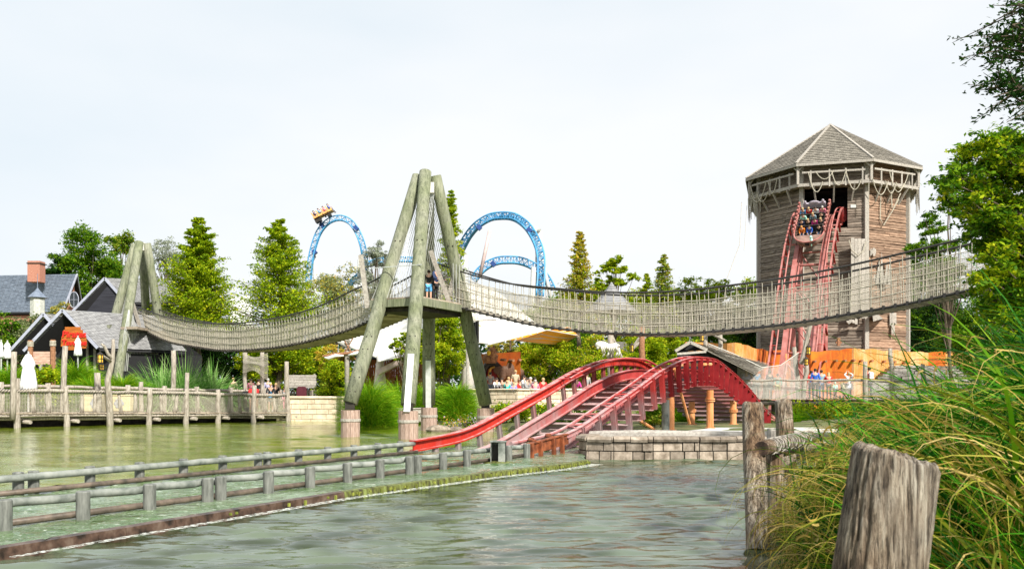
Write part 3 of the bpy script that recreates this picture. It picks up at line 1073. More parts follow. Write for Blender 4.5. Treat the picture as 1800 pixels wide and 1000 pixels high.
# loops between guard and pipe, guard posts, ties
s = 1.0
hump = []
while s < 27:
    hump.append(s)
    s += 1.15 if s < 9 else (0.92 if s < 14 else .78)
lp = MB()
for i, s in enumerate(hump):
    # near side: plates outside the guard, then the loop in to the guard pipe
    P, T, U = frame(s)
    if s > 2.2:
        mb = MB()
        a = tp(s, -.02, -.02)
        b = tp(s, -.02, -1.10)
        mb.beam(a, b, .035, .16, up=TN)
        mb.beam(a + T * .07 - TN * .0, b + T * .07, .012, .20, up=TN)
        obj('guard_post', mb, M['greyred'] if s < 10 else M['darkred'], track)
    for sg, v0, v1 in ((1, 0.02, .38), (-1, GA - .02, GA - .38)):
        if sg == -1 and s < 9:
            continue
        if s < 2.4:
            continue
        lp = MB()
        lp.tube([tp(s - .22, v0, -.0), tp(s - .12, v0 + sg * .14, .015), tp(s - .08, v0 + sg * .28, .02), tp(s - .0, v1, 0)], .028, 6)
        lp.tube([tp(s + .22, v0, -.0), tp(s + .12, v0 + sg * .14, .015), tp(s + .08, v0 + sg * .28, .02), tp(s + .0, v1, 0)], .028, 6)
        obj('guard_loop', lp, M['red'], track, smooth=True)
    mb = MB()
    a, b = tp(s, GA - .02, -.28), tp(s, GA - .02, -1.05)
    mb.beam(a, b, .12, .10, up=TN)
    mb.beam(a + T * .06, b + T * .06, .015, .17, up=TN)
    obj('guard_post', mb, M['tie'], track)
    if s > 0.6:
        mb = MB()
        a, b = tp(s, .0 if s > 2.2 else .75, -1.02), tp(s, GA, -1.02)
        for du in (-.09, .09):
            mb.beam(a + U * du, b + U * du, .20, .022, up=U)
        mb.beam(a, b, .025, .16, up=U)
        obj('tie', mb, M['tie'], track)
        if i % 2 == 0:
            for v in (.72, GA - .75):
                mb = MB()
                mb.beam(tp(s, v, -.92), tp(s, v, -.78), .14, .14, up=TN)
                obj('saddle', mb, M['tie'], track)
# rusty end pieces at the splash end
mb = MB()
mb.beam(tp(.1, 0, -.02), tp(2.5, 0, -.02), .12, .03)
mb.beam(tp(.1, 0, -.17), tp(2.5, 0, -.17), .03, .26)
for s in (.25, .75, 1.5, 2.0):
    mb.beam(tp(s, -.06, 0.0), tp(s, -.06, -.62), .10, .09, up=TN)
for s in (.9, 1.9):
    mb.tube([tp(s - .3, 0, 0), tp(s - .25, .2, .03), tp(s, .34, .03), tp(s + .25, .36, 0)], .04, 8)
obj('rusty_end_piece', mb, M['rust'], track)
# plates on the drop
s = 28.0
dr = []
while s < 51:
    P, T, U = frame(s)
    dr.append(s)
    s += 1.25 * max(TD.dot(T), .42)
for i, s in enumerate(dr):
    P, T, U = frame(s)
    for v, sg in ((0, -1), (GA, 1)):
        mb = MB()
        a = tp(s, v + sg * .05, -.04)
        mb.poly([a, a - U * .95, a - U * .95 + T * .05, tp(s, v + sg * .05, -.5) + T * .45])
        mb.beam(a, a - U * 1.0, .03, .14, up=TN)
        mb.tube([a, tp(s, v - sg * .18, .02), tp(s, v - sg * .36, -.04)], .03, 6)
        obj('bracket', mb, M['red'], track)
    if i % 2 == 0:
        mb = MB()
        mb.tube([tp(s, -.05, -1.0), tp(s, GA + .05, -1.0)], .085, 8)
        obj('cross_tube', mb, M['pink'], track, smooth=True)
pipe(27, 50.5, .45, .95, -1.0, .07, M['pink'], 'spine_tube')
pipe(27, 50.5, .45, GA - .95, -1.0, .07, M['pink'], 'spine_tube')
# orange columns under the hump
for px, Y, zt, flangey in ((1170, 32.6, 1.35, 0), (1179, 34.0, 1.5, 0), (1248, 36.0, 1.7, 1), (1216, 40.0, 1.2, 1), (1289, 40.0, 1.2, 1), (1040, 29.6, .2, 0), (1000, 28.0, -.1, 0)):
    X = (px - CX) * Y / F
    mb = MB()
    z0 = .19 if px > 1100 else -.7
    mb.lathe((X, Y, 0), [(.14, z0), (.14, zt)], 14)
    if flangey:
        mb.lathe((X, Y, zt - .45), [(.2, 0), (.2, .05)], 14)
        mb.lathe((X, Y, zt - .37), [(.2, 0), (.2, .05)], 14)
    mb.lathe((X, Y, z0), [(.22, 0), (.22, .04)], 14)
    obj('support_column', mb, M['galv'] if px == 1170 else M['orangepipe'], track, smooth=False)
mb = MB()
for a, b in ((W(1185, 648, 34.2), W(1212, 744, 36)), (W(1216, 665, 40), W(1292, 708, 40)), (W(1180, 642, 34.2), W(1250, 640, 36)), (W(1216, 662, 40), W(1290, 662, 40)), (W(1108, 728, 31), W(1150, 755, 33))):
    mb = MB()
    mb.tube([a, b], .06, 8)
    obj('brace', mb, M['orangepipe'], track)
# tall columns and braces under the drop
for s, zt in ((39.8, .6), (42.2, 4.2), (45.0, 9.0), (47.6, 12.0), (50.0, 13.7)):
    pr = []
    for v in (.8, GA - .8):
        q = T0 + TD * s + TN * v
        mb = MB()
        mb.lathe((q.x, q.y, 0), [(.16, .2), (.16, zt)], 12)
        obj('support_column', mb, M['orangepipe'] if s < 44 else M['pink'], track)
        pr.append(q)
    mb = MB()
    z = 1.2
    while z + 2.4 < zt + 1.2:
        z2 = min(z + 2.6, zt)
        mb.tube([(pr[0].x, pr[0].y, z), (pr[1].x, pr[1].y, z2)], .06, 6)
        mb.tube([(pr[0].x, pr[0].y, z2), (pr[1].x, pr[1].y, z2)], .07, 6)
        z += 2.6
    if mb.v:
        obj('brace', mb, M['pink'], track)


# ================================================================ MAIN BRIDGE TOWER
def pylon(name, label, legs, tops, zdeck, barrels, r0=.265, r1=.235):
    cxy = sum((V(p[0], p[1], 0) for p in legs), V(0, 0, 0)) / 4
    th = thing(name, label, 'bridge tower', cxy, 'log towers of the rope bridge')
    for (x, y, z), tpnt in zip(legs, tops):
        mb = MB()
        a, b = V(x, y, z), V(*tpnt)
        mb.tube([a, a.lerp(b, .15), a.lerp(b, .3) + V(rnd.uniform(-.03, .03), 0, 0), a.lerp(b, .5) + V(rnd.uniform(-.03, .03), 0, 0), a.lerp(b, .7), a.lerp(b, .85), b, b + (b - a).normalized() * .02], [r0, r0 * 1.02, r0 * .97, (r0 + r1) / 2 * 1.02, r1 * 1.03, r1, r1 * .99, r1 * .8], 20)
        lg = obj('leg', mb, M['pole'], th, smooth=True)
        mb = MB()
        d = (b - a).normalized()
        for k in (.45, 1.0, 2.1, 2.6, 6.5):
            for sx in (-.09, .09):
                q = a + d * k + V(sx, -r0 * .97, 0)
                mb = MB()
                mb.sphere(q, (.028, .02, .028), 6, 4)
                obj('bolt', mb, M['iron'], lg)
        if barrels:
            mb = MB()
            mb.tube([a + d * .05, V(x - d.x * .15, y - d.y * .15, z - .2)], .1, 8)
            mb.box((x, y - .1, z - .08), (.34, .1, .3))
            obj('steel_foot', mb, M['iron'], lg)
    return th


LEGS = [(-3.60, 31.6, 1.18), (-5.86, 33.0, 1.22), (-3.52, 38.6, 1.12), (-1.08, 37.2, 1.12)]
TOPS = [(-3.33, 35.0, 10.07), (-3.64, 35.3, 9.98), (-3.30, 35.9, 9.85), (-2.98, 35.35, 10.0)]
pyl = pylon('bridge_tower', 'tall four-legged log bridge tower standing on barrel feet in the lake', LEGS, TOPS, 5.2, True)
for (x, y, z) in LEGS:
    mb = MB()
    nst = 14
    for j in range(nst):
        a0, a1 = 2 * math.pi * j / nst, 2 * math.pi * (j + 1) / nst - .025
        pts = []
        for zz, r in ((-.9, .34), (.96, .345)):
            for rr in (r, r - .05):
                pass
        for zz in (-.9, .97):
            r = .345
            mb_ = [(x + (r - .06) * math.cos(a0), y + (r - .06) * math.sin(a0), zz), (x + r * math.cos(a0), y + r * math.sin(a0), zz),
                   (x + r * math.cos(a1), y + r * math.sin(a1), zz), (x + (r - .06) * math.cos(a1), y + (r - .06) * math.sin(a1), zz)]
            pts += mb_
        mb.hexa(pts)
    mb.lathe((x, y, 0), [(.30, -.9), (.30, .93), (.0005, .931)], 14)
    br = obj('barrel', mb, M['barrel'], pyl)
    mb = MB()
    mb.lathe((x, y, .56), [(.335, 0), (.368, 0), (.372, .05), (.368, .1), (.335, .1)], 20)
    obj('hoop', mb, M['greywood'], br)
# white steel shoe on the front leg and the back leg
for li, zz in ((0, 3.0), (2, 2.9)):
    x, y, z = LEGS[li]
    b = V(*TOPS[li])
    a = V(x, y, z)
    d = (b - a).normalized()
    mb = MB()
    mb.beam(a - d * .25 + V(0, -.30, 0), a + d * 1.9 + V(0, -.30, 0), .03, .22, up=(1, 0, 0))
    for sx in (-.1, .1):
        mb.beam(a - d * .25 + V(sx, -.26, 0), a + d * 1.9 + V(sx, -.26, 0), .10, .02, up=(1, 0, 0))
    obj('steel_shoe', mb, plain('white_steel_%d' % li, (.66, .68, .68), .4), pyl)
# cap plate that ties the tops
mb = MB()
mb.beam((-3.7, 35.2, 9.6), (-2.95, 35.35, 9.6), .1, .16)
mb.beam((-3.36, 35.0, 9.6), (-3.3, 35.95, 9.5), .1, .16)
mb.box((-3.12, 35.15, 9.5), (.22, .18, .4))
obj('cap_plate', mb, M['bone'], pyl)
# platform
PA, PB = V(-5.1, 34.9, 0), V(-1.9, 35.9, 0)
PZ = 5.12
mb = MB()
plat = [(-5.15, 34.2), (-3.75, 33.1), (-2.1, 36.2), (-2.3, 38.2), (-3.5, 37.6), (-4.9, 36.3)]
c4 = [V(-5.3, 34.2, 0), V(-3.3, 33.2, 0), V(-1.7, 36.6, 0), V(-3.6, 37.7, 0)]
for i in range(24):
    t0_, t1_ = i / 24, (i + .88) / 24
    a, b = c4[0].lerp(c4[1], t0_), c4[3].lerp(c4[2], t0_)
    a2, b2 = c4[0].lerp(c4[1], t1_), c4[3].lerp(c4[2], t1_)
    mb.hexa([a + V(0, 0, PZ - .05), a2 + V(0, 0, PZ - .05), b2 + V(0, 0, PZ - .05), b + V(0, 0, PZ - .05), a + V(0, 0, PZ), a2 + V(0, 0, PZ), b2 + V(0, 0, PZ), b + V(0, 0, PZ)])
obj('platform', mb, M['deck'], pyl)
mb = MB()
for i in range(4):
    a, b = c4[i], c4[(i + 1) % 4]
    mb.beam(a + V(0, 0, PZ - .2), b + V(0, 0, PZ - .2), .12, .28)
obj('platform_beam', mb, M['pole'], pyl)
mb = MB()
mb.prism([tuple(c4[0].lerp(c4[2], .08)[:2]), tuple(c4[1].lerp(c4[3], .08)[:2]), tuple(c4[2].lerp(c4[0], .08)[:2]), tuple(c4[3].lerp(c4[1], .08)[:2])], PZ - .5, PZ - .36)
obj('platform_underside', mb, M['darkdeck'], pyl)
# rod fences that lean with the legs from platform edge up to the apex
rod = MB()
for (i0, i1, n_) in ((0, 1, 17), (2, 3, 17), (1, 2, 15)):
    A, B = c4[i0], c4[i1]
    apex0 = V(-3.8, 35.15, 9.3)
    apex1 = V(-3.0, 35.4, 9.3)
    for k in range(n_):
        t = (k + .5) / n_
        a = A.lerp(B, t) + V(0, 0, PZ)
        if i0 == 1:
            b = a + V(0, 0, 1.5)
            if k < 9:
                continue
        else:
            b = (apex0.lerp(apex1, t) if i0 == 0 else apex1.lerp(apex0, t)) + V(0, (.1 if i0 == 2 else -.1), 0)
            hmax = lerp(1.0, 1, t)
        rod.tube([a, b], .011, 4, caps=False)
rod.beam(c4[0] + V(0, 0, PZ + 1.15), c4[1] + V(0, 0, PZ + 1.15), .03, .03)
rod.beam(c4[3] + V(0, 0, PZ + 1.15), c4[2] + V(0, 0, PZ + 1.15), .03, .03)
obj('rod_fence', rod, M['steelrod'], pyl)
# pairs of leaning timber portals where each span is hung
for name, xy, lean, col in (('portal_post', (-2.55, 34.6), (-.45, .0), 0), ('portal_post', (-1.55, 36.3), (.25, .1), 0), ('portal_post', (-4.9, 35.9), (-.1, .25), 1), ('portal_post', (-5.5, 34.7), (-.25, -.1), 1)):
    mb = MB()
    if col == 0 and lean[0] < 0:
        a, b = W(793, 540, 35.6), W(757, 441, 35.0)
    elif col == 0:
        a, b = W(790, 520, 37.6), W(806, 447, 37.6)
    else:
        a = V(xy[0], xy[1], PZ - .3)
        b = a + V(lean[0], lean[1], 2.0)
    mb.beam(a, b, .17, .2, up=(0, 1, 0))
    obj(name, mb, M['greywood'], pyl)


# ================================================================ ROPE BRIDGE SPANS
def span(label, name, A, B, bot, top, ncell, dense, width=1.15, side=1, planks=True, dep=None):
    """bot/top: photo rows of the deck edge and of the hand cable, read in columns, for a plan line A-B"""
    d = V(B[0] - A[0], B[1] - A[1], 0)
    L = d.length
    d.normalize()
    nr = V(-d.y, d.x, 0) * side        # away from the camera
    Av = V(A[0], A[1], 0)
    bs, bz, ts, tz = [], [], [], []
    for px, py in bot:
        s = hit(px, Av, d)
        bs.append(s)
        bz.append(EYE + (HY - py) * (Av + d * s).y / F)
    for px, py in top:
        s = hit(px, Av, d)
        ts.append(s)
        tz.append(EYE + (HY - py) * (Av + d * s).y / F)
    fb = lambda s: interp(bs, bz, s)
    ft = lambda s: interp(ts, tz, s)
    s0, s1 = max(bs[0], ts[0]), min(bs[-1], ts[-1])
    th = thing(name, label, 'rope bridge', Av + d * (s0 + s1) / 2, 'rope bridge spans')

    def pt(s, h, v):
        return Av + d * s + nr * v + V(0, 0, lerp(fb(s), ft(s), h))
    K = 90
    S = [lerp(s0, s1, i / K) for i in range(K + 1)]
    for v in (0, width):
        mb = MB()
        mb.tube([pt(s, 1, v) for s in S], .035, 6)
        obj('hand_cable', mb, M['cable'], th, smooth=True)
        mb = MB()
        for h in (.74, .5, .25):
            mb.tube([pt(s, h + .012 * math.sin(s * 3.1 + h * 9), v) for s in S], .015, 5)
        k = int((s1 - s0) / .3)
        for i in range(k):
            s = s0 + (i + .5) * .3
            z = .0 if not dense else .06
            j = rnd.uniform(-.08, .08)
            mb.tube([pt(s, .03, v), pt(s + j * .4, .5, v), pt(s + j, .99, v)], .0115, 4, caps=False)
            if dense:
                mb.tube([pt(s, .74, v), pt(s + .15, .97, v)], .010, 4, caps=False)
        obj('rope_mesh', mb, M['rope'], th)
        mb = MB()
        st = .052
        k = int((s1 - s0) / st)
        hh_ = .74
        rad = .0062 if dense else .0056
        for i in range(k):
            s = s0 + i * st
            mb.tube([pt(s, .0, v + .01), pt(s + rnd.uniform(-.03, .03), .37, v + .01), pt(s, hh_, v + .01)], rad, 3, caps=False)
        S2 = [lerp(s0, s1, i / 60) for i in range(61)]
        for i in range(1, 20):
            h = i / 20 * hh_
            mb.tube([pt(s, h, v + .01) for s in S2], rad, 3, caps=False)
        obj('fine_net', mb, M['net'], th)
        mb = MB()
        mb.tube([pt(s, 0, v - .02) for s in S], .04, 6)
        k = int((s1 - s0) / .33)
        for i in range(k):
            s = s0 + (i + .5) * .33
            P = pt(s, 0, v - .02)
            mb.box(P + V(0, 0, .01), (.07, .10, .13), rot=math.atan2(d.y, d.x))
        obj('edge_cable', mb, M['cable'] if not dense else M['darkdeck'], th)
    mb = MB()
    k = int((s1 - s0) / .16)
    for i in range(k):
        s = s0 + i * .16
        a, b = pt(s, 0, .02), pt(s, 0, width - .02)
        a2, b2 = pt(s + .135, 0, .02), pt(s + .135, 0, width - .02)
        q = V(0, 0, -.035)
        mb.hexa([a + q, b + q, b2 + q, a2 + q, a, b, b2, a2])
    obj('deck', mb, M['deck'], th)
    return pt, s0, s1


RB = [(770, 528), (800, 538), (840, 549), (880, 558.5), (930, 570), (974, 577), (1052, 584.5), (1140, 587.5), (1200, 586), (1280, 580.5), (1400, 567.5), (1500, 551), (1600, 533), (1700, 511), (1760, 497)]
RT = [(762, 461), (797, 473), (840, 486), (880, 496), (930, 502.5), (974, 506.5), (1052, 513), (1140, 514), (1196, 511), (1280, 502), (1400, 485), (1500, 465), (1600, 442), (1700, 418), (1760, 403)]
ptR, r0_, r1_ = span('long rope bridge span of pale netting sagging from the lake tower to the right trees', 'rope_bridge_span', (-3.0, 36.6), (13.6, 25.0), RB, RT, 0, False)
LB = [(238, 566), (250, 577), (275, 592), (300, 602), (350, 611), (380, 615.5), (400, 616.5), (452, 614.5), (500, 609), (548, 599), (585, 589), (620, 578), (655, 563), (690, 547)]
LT = [(232, 535), (245, 541), (270, 550), (300, 559), (350, 567), (380, 568.5), (400, 569), (450, 564.5), (500, 556), (553, 541), (585, 528), (616, 512), (650, 497), (692, 474)]
LB.reverse()
LT.reverse()
ptL, l0_, l1_ = span('left rope bridge span of dense netting hanging between the two log towers', 'rope_bridge_span', (-4.7, 35.3), (-23.8, 58.0), LB, LT, 0, True, side=-1)
# right end landing of the bridge
th = thing('bridge_landing', 'dark timber landing platform of the rope bridge among the right trees', 'platform', (14.6, 24.6, 0))
mb = MB()
for i in range(14):
    mb.box((14.1 + i * .16, 24.9 - i * .1, 4.62), (.14, 2.2, .05), rot=-.62)
obj('deck', mb, M['deck'], th)
for x, y in ((14.2, 24.0), (14.9, 25.8), (16.0, 23.0), (16.6, 24.6)):
    mb = MB()
    mb.tube([(x, y, .0), (x, y, 5.9)], .14, 10)
    obj('post', mb, M['pole'], th)

# left tower, on the bank
LL = [(W(160, 640, 56.5)), (W(200, 668, 54)), (W(303, 640, 59.5)), (W(265, 640, 62))]
LL = [(p.x, p.y, 1.0) for p in LL]
LTp = [W(238, 430, 58), W(245, 426, 57.3), W(258, 428, 58), W(251, 442, 58.8)]
LTp = [tuple(p) for p in LTp]
pl2 = pylon('bridge_tower', 'smaller looking log bridge tower on the left bank with rod cage stair', LL, LTp, 5.6, False, .27, .26)
mb = MB()
mb.box(W(251, 434, 58), (.3, .5, .5))
obj('cap_plate', mb, M['bone'], pl2)
mb = MB()
k1 = 20
for i in range(k1):
    t = i / (k1 - 1)
    a = W(lerp(186, 210, t), lerp(632, 640, t), lerp(58, 55.5, t))
    b = W(lerp(238, 243, t), lerp(452, 470, t), 57.6)
    mb.tube([a, b], .018, 4, caps=False)
for i in range(24):
    t = i / 23
    a = W(lerp(212, 278, t), 652, lerp(54.8, 58.5, t))
    b = W(lerp(218, 276, t), 586, lerp(54.8, 58.5, t))
    mb.tube([a, b], .03, 4, caps=False)
    b2 = W(lerp(226, 240, t), 545, lerp(55.4, 57, t))
    if t < .4:
        mb.tube([b, b2], .02, 4, caps=False)
obj('rod_cage', mb, M['steelrod'], pl2)
for py, a_, b_ in ((586, 212, 278), (612, 212, 278), (640, 212, 278), (574, 190, 240), (606, 186, 214)):
    mb = MB()
    mb.beam(W(a_, py, 55.2), W(b_, py, 58.6), .14, .2)
    obj('cage_beam', mb, M['pole'], pl2)
mb = MB()
c5 = [W(212, 576, 55.2), W(242, 576, 54.8), W(282, 576, 59), W(240, 576, 61)]
mb.prism([(p.x, p.y) for p in c5], c5[0].z - .1, c5[0].z + .05)
obj('platform', mb, M['deck'], pl2)
for a, b in ((W(247, 578, 57), W(229, 519, 56.2)), (W(272, 552, 59.5), W(279, 522, 59.5))):
    mb = MB()
    mb.beam(a, b, .16, .2, up=(0, 1, 0))
    obj('portal_post', mb, M['greywood'], pl2)
mb = MB()
z = 1.0
for i in range(16):
    mb.box((W(240, 600, 57).x + (i % 8) * .16, 58 + (0 if i < 8 else 1.0), 1.1 + i * .28), (.9, .3, .05))
obj('stair_tread', mb, M['greywood'], pl2)
mb = MB()
for i in range(5):
    mb.beam(W(180 + i, 606 + i * 9, 57), W(206, 600 + i * 9, 56), .03, .2)
obj('board_screen', mb, M['greywood'], pl2)


# ================================================================ TIMBER TOWER
TC = V(25.0, 71.5, 0)
tw_f = V(-25.0, -71.5, 0).normalized()          # towards the camera
tw_r = V(-tw_f.y, tw_f.x, 0)
if tw_r.x < 0:
    tw_r = -tw_r


def oc(k, rad, z):
    th_ = R(-20 + 45 * k)
    return TC + (tw_r * math.sin(th_) + tw_f * math.cos(th_)) * rad + V(0, 0, z)


tower = thing('timber_tower', 'tall octagonal plank tower with shingled roof and roped gallery above the red drop', 'tower', TC)
RW, RE, ZF, ZE, ZA = 5.72, 6.55, 16.75, 18.35, 22.6
r = random.Random(11)
for k in range(8):
    a, b = oc(k, RW, 0), oc(k + 1, RW, 0)
    t = (b - a).normalized()
    ln = (b - a).length
    nr = V(t.y, -t.x, 0)
    if nr.dot(a - TC) < 0:
        nr = -nr
    mb = MB()
    z = 0.6
    while z < 18.45:
        hgt = r.uniform(.17, .27)
        segs = [(0.0, ln)]
        cut = r.uniform(.3, .7) * ln
        if r.random() < .5:
            segs = [(0, cut), (cut + .015, ln)]
        for (p, q) in segs:
            if k == 0 and 13.4 < z < 16.35:
                # doorway 2.9 m wide beside the left corner
                if q <= 3.15:
                    continue
                p = max(p, 3.15)
            if k == 0 and z <= 11.9 and False:
                continue
            d0, d1 = r.uniform(0, .05), r.uniform(0, .05)
            z0, z1 = z + r.uniform(-.045, .045), z + r.uniform(-.045, .045)
            A, B = a + t * p, a + t * q
            mb.hexa([A - nr * .1 + V(0, 0, z0), A + nr * (.045 + d0) + V(0, 0, z0), B + nr * (.045 + d1) + V(0, 0, z1), B - nr * .1 + V(0, 0, z1),
                     A - nr * .1 + V(0, 0, z0 + hgt), A + nr * (.0 + d0) + V(0, 0, z0 + hgt), B + nr * (.0 + d1) + V(0, 0, z1 + hgt), B - nr * .1 + V(0, 0, z1 + hgt)])
        z += hgt * .93
    obj('plank_wall', mb, M['plank_red'] if k in (1,) else M['plank'], tower)
    mb = MB()
    c = oc(k, RW + .07, 0)
    mb.beam((c.x, c.y, .6), (c.x, c.y, 18.6), .3, .3, up=(c - TC).normalized())
    obj('corner_post', mb, M['greywood'], tower)
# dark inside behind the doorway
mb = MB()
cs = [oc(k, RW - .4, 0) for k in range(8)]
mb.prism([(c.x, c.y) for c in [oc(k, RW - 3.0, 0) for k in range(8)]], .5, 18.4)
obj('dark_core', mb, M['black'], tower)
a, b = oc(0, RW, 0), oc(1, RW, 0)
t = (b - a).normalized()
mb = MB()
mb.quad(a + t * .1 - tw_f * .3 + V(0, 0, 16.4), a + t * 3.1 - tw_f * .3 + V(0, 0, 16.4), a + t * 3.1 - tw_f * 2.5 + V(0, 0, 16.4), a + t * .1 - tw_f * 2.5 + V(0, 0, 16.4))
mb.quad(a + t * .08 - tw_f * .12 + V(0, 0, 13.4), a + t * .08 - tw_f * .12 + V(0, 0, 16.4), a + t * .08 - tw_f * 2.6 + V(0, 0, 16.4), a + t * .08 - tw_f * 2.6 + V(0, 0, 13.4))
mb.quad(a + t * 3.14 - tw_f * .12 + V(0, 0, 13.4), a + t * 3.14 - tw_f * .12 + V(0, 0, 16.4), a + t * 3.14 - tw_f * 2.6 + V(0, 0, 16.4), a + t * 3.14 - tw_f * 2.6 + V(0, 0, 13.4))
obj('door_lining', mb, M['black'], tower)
# roof: eight shingled faces, hip battens, fascia
for k in range(8):
    a, b = oc(k, RE + .28, ZE - .12), oc(k + 1, RE + .28, ZE - .12)
    ap = TC + V(0, 0, ZA)
    mb = MB()
    rows = 22
    for i in range(rows):
        t0_, t1_ = i / rows, (i + 1) / rows
        A0, B0 = a.lerp(ap, t0_), b.lerp(ap, t0_)
        A1, B1 = a.lerp(ap, t1_), b.lerp(ap, t1_)
        ncol = max(1, int((B0 - A0).length / .28))
        for j in range(ncol):
            u0, u1 = j / ncol, (j + .96) / ncol
            up_ = V(0, 0, .045 + r.uniform(-.012, .012))
            mb.quad(A0.lerp(B0, u0) + up_, A0.lerp(B0, u1) + up_, A1.lerp(B1, u1) + V(0, 0, .01), A1.lerp(B1, u0) + V(0, 0, .01))
    n0 = len(mb.v)
    mb.poly([a, b, ap])
    mb.poly([a - V(0, 0, .14), b - V(0, 0, .14), b, a])
    obj('roof', mb, M['shingle'], tower)
    mb = MB()
    mb.beam(a + V(0, 0, .06), ap + V(0, 0, .05), .16, .09)
    mb.beam(a - V(0, 0, .1), b - V(0, 0, .1), .08, .2)
    obj('hip_batten', mb, M['greywood'], tower)
    # gallery
    f0, f1 = oc(k, RE, ZF), oc(k + 1, RE, ZF)
    g0, g1 = oc(k, RW, ZF), oc(k + 1, RW, ZF)
    mb = MB()
    mb.hexa([g0 - V(0, 0, .1), f0 - V(0, 0, .1), f1 - V(0, 0, .1), g1 - V(0, 0, .1), g0, f0, f1, g1])
    mb.beam(f0 - V(0, 0, .05), f1 - V(0, 0, .05), .08, .22)
    obj('gallery_floor', mb, M['greywood'], tower)
    mb = MB()
    pz = f0.copy()
    mb.beam(pz, pz + V(0, 0, ZE - ZF), .17, .17)
    dd = (f1 - f0).normalized()
    d2 = (oc(k - 1, RE, ZF) - f0).normalized()
    for q in (dd, d2):
        mb.beam(pz + V(0, 0, 1.0), pz + q * .62 + V(0, 0, ZE - ZF - .1), .09, .09)
    obj('gallery_post', mb, M['bone'] if False else M['greywood'], tower)
    mb = MB()
    mb.beam(f0.lerp(f1, .06) + V(0, 0, .85 + r.uniform(-.05, .05)), f0.lerp(f1, .92) + V(0, 0, .88 + r.uniform(-.09, .05)), .11, .13)
    for q in (.18, .42, .66, .86):
        c = f0.lerp(f1, q + r.uniform(-.03, .03))
        mb.beam(c - V(0, 0, .25), c + V(0, 0, 1.0), .10, .10)
    obj('railing', mb, M['greywood'], tower)
    for q in (.22, .5, .78):
        mb = MB()
        c = f0.lerp(f1, q)
        g = oc(k, RW, 0).lerp(oc(k + 1, RW, 0), q) + V(0, 0, ZF - 1.25)
        mb.beam(c - V(0, 0, .1), g, .11, .13)
        obj('gallery_brace', mb, M['greywood'], tower)
    # slack ropes
    mb = MB()
    nn = 4 if k in (7, 0, 1) else 2
    for i in range(nn):
        q0 = r.uniform(.0, .7)
        q1 = q0 + r.uniform(.15, .35)
        sag = r.uniform(.4, 1.1)
        A = f0.lerp(f1, q0) * 1 + V(0, 0, r.choice([.85, .1]))
        B = f0.lerp(f1, min(q1, 1)) + V(0, 0, r.choice([.85, .1]))
        o_ = (A - TC)
        o_.z = 0
        o_.normalize()
        mb = MB()
        mb.tube([A.lerp(B, x / 8) + o_ * .12 - V(0, 0, sag * 4 * (x / 8) * (1 - x / 8)) for x in range(9)], .032, 6)
        obj('slack_rope', mb, M['rope'], tower)
    for i in range(1):
        A = f0.lerp(f1, r.uniform(0, 1)) + (f0 - TC).normalized() * .05
        mb = MB()
        mb.tube([A, A - V(0, 0, r.uniform(.5, 2.2))], .025, 5)
        obj('hanging_rope', mb, M['rope'], tower)
# hung nets at both gallery ends
for k0, q0, q1 in ((6, .62, .98), (7, .0, .22), (2, .02, .4)):
    mb = MB()
    f0, f1 = oc(k0, RE + .08, ZF), oc(k0 + 1, RE + .08, ZF)
    for i in range(16):
        A = f0.lerp(f1, lerp(q0, q1, i / 15))
        l_ = 1.1 + .7 * math.sin(i * .8)
        mb.tube([A + V(0, 0, .3), A + V(.06 * math.sin(i), 0, -l_)], .012, 3, caps=False)
    for j in range(12):
        pts = [f0.lerp(f1, lerp(q0, q1, i / 15)) + V(0, 0, .3 - (1.4 + .7 * math.sin(i * .8)) * j / 12) for i in range(16)]
        mb.tube(pts, .012, 3, caps=False)
    obj('hung_net', mb, M['net'], tower)
# long thin stay rope to the left and the rope triangles on the right face
mb = MB()
mb.tube([oc(7, RE, ZF - .3) - tw_r * .6, W(1300, 430, 67), W(1277, 492, 66)], .02, 4)
mb.tube([oc(7, RE, ZF - .6) - tw_r * .2, W(1308, 440, 67)], .015, 4)
obj('stay_rope', mb, M['rope'], tower)
mb = MB()
for pts in (((1548, 345), (1547, 385), (1553, 396), (1568, 372), (1580, 350)), ((1566, 335), (1568, 365), (1572, 364), (1583, 340)), ((1492, 422), (1497, 440), (1508, 449), (1518, 440), (1522, 425))):
    mb.tube([W(x, y, 65.2 if x < 1530 else 66.3) for x, y in pts], .04, 5)
obj('rope_loop', mb, M['rope'], tower)
# patched boards, little hatches, lamp
for i, (x0, x1, y0, y1, Y) in enumerate(((1496, 1521, 420, 556, 65.6), (1530, 1540, 438, 448, 66), (1488, 1508, 562, 568, 65.6), (1564, 1576, 550, 570, 66.9), (1567, 1573, 570, 586, 66.9))):
    mb = MB()
    for j in range(4):
        xa, xb = lerp(x0, x1, j / 4), lerp(x0, x1, (j + .92) / 4)
        mb.hexa([W(xa, y1 + r.uniform(-4, 4), Y - .25), W(xb, y1 + r.uniform(-4, 4), Y - .25), W(xb, y1, Y - .15), W(xa, y1, Y - .15),
                 W(xa, y0 + r.uniform(-3, 3), Y - .25), W(xb, y0 + r.uniform(-3, 3), Y - .25), W(xb, y0, Y - .15), W(xa, y0, Y - .15)])
    obj('patch_boards', mb, M['greywood'], tower)
mb = MB()
mb.hexa([W(1535, 565, 64.8), W(1552, 560, 64.8), W(1552, 560, 66.5), W(1535, 565, 66.5), W(1533, 549, 64.8), W(1540, 549, 64.8), W(1540, 549, 66.5), W(1533, 549, 66.5)])
obj('hatch', mb, M['greywood'], tower)
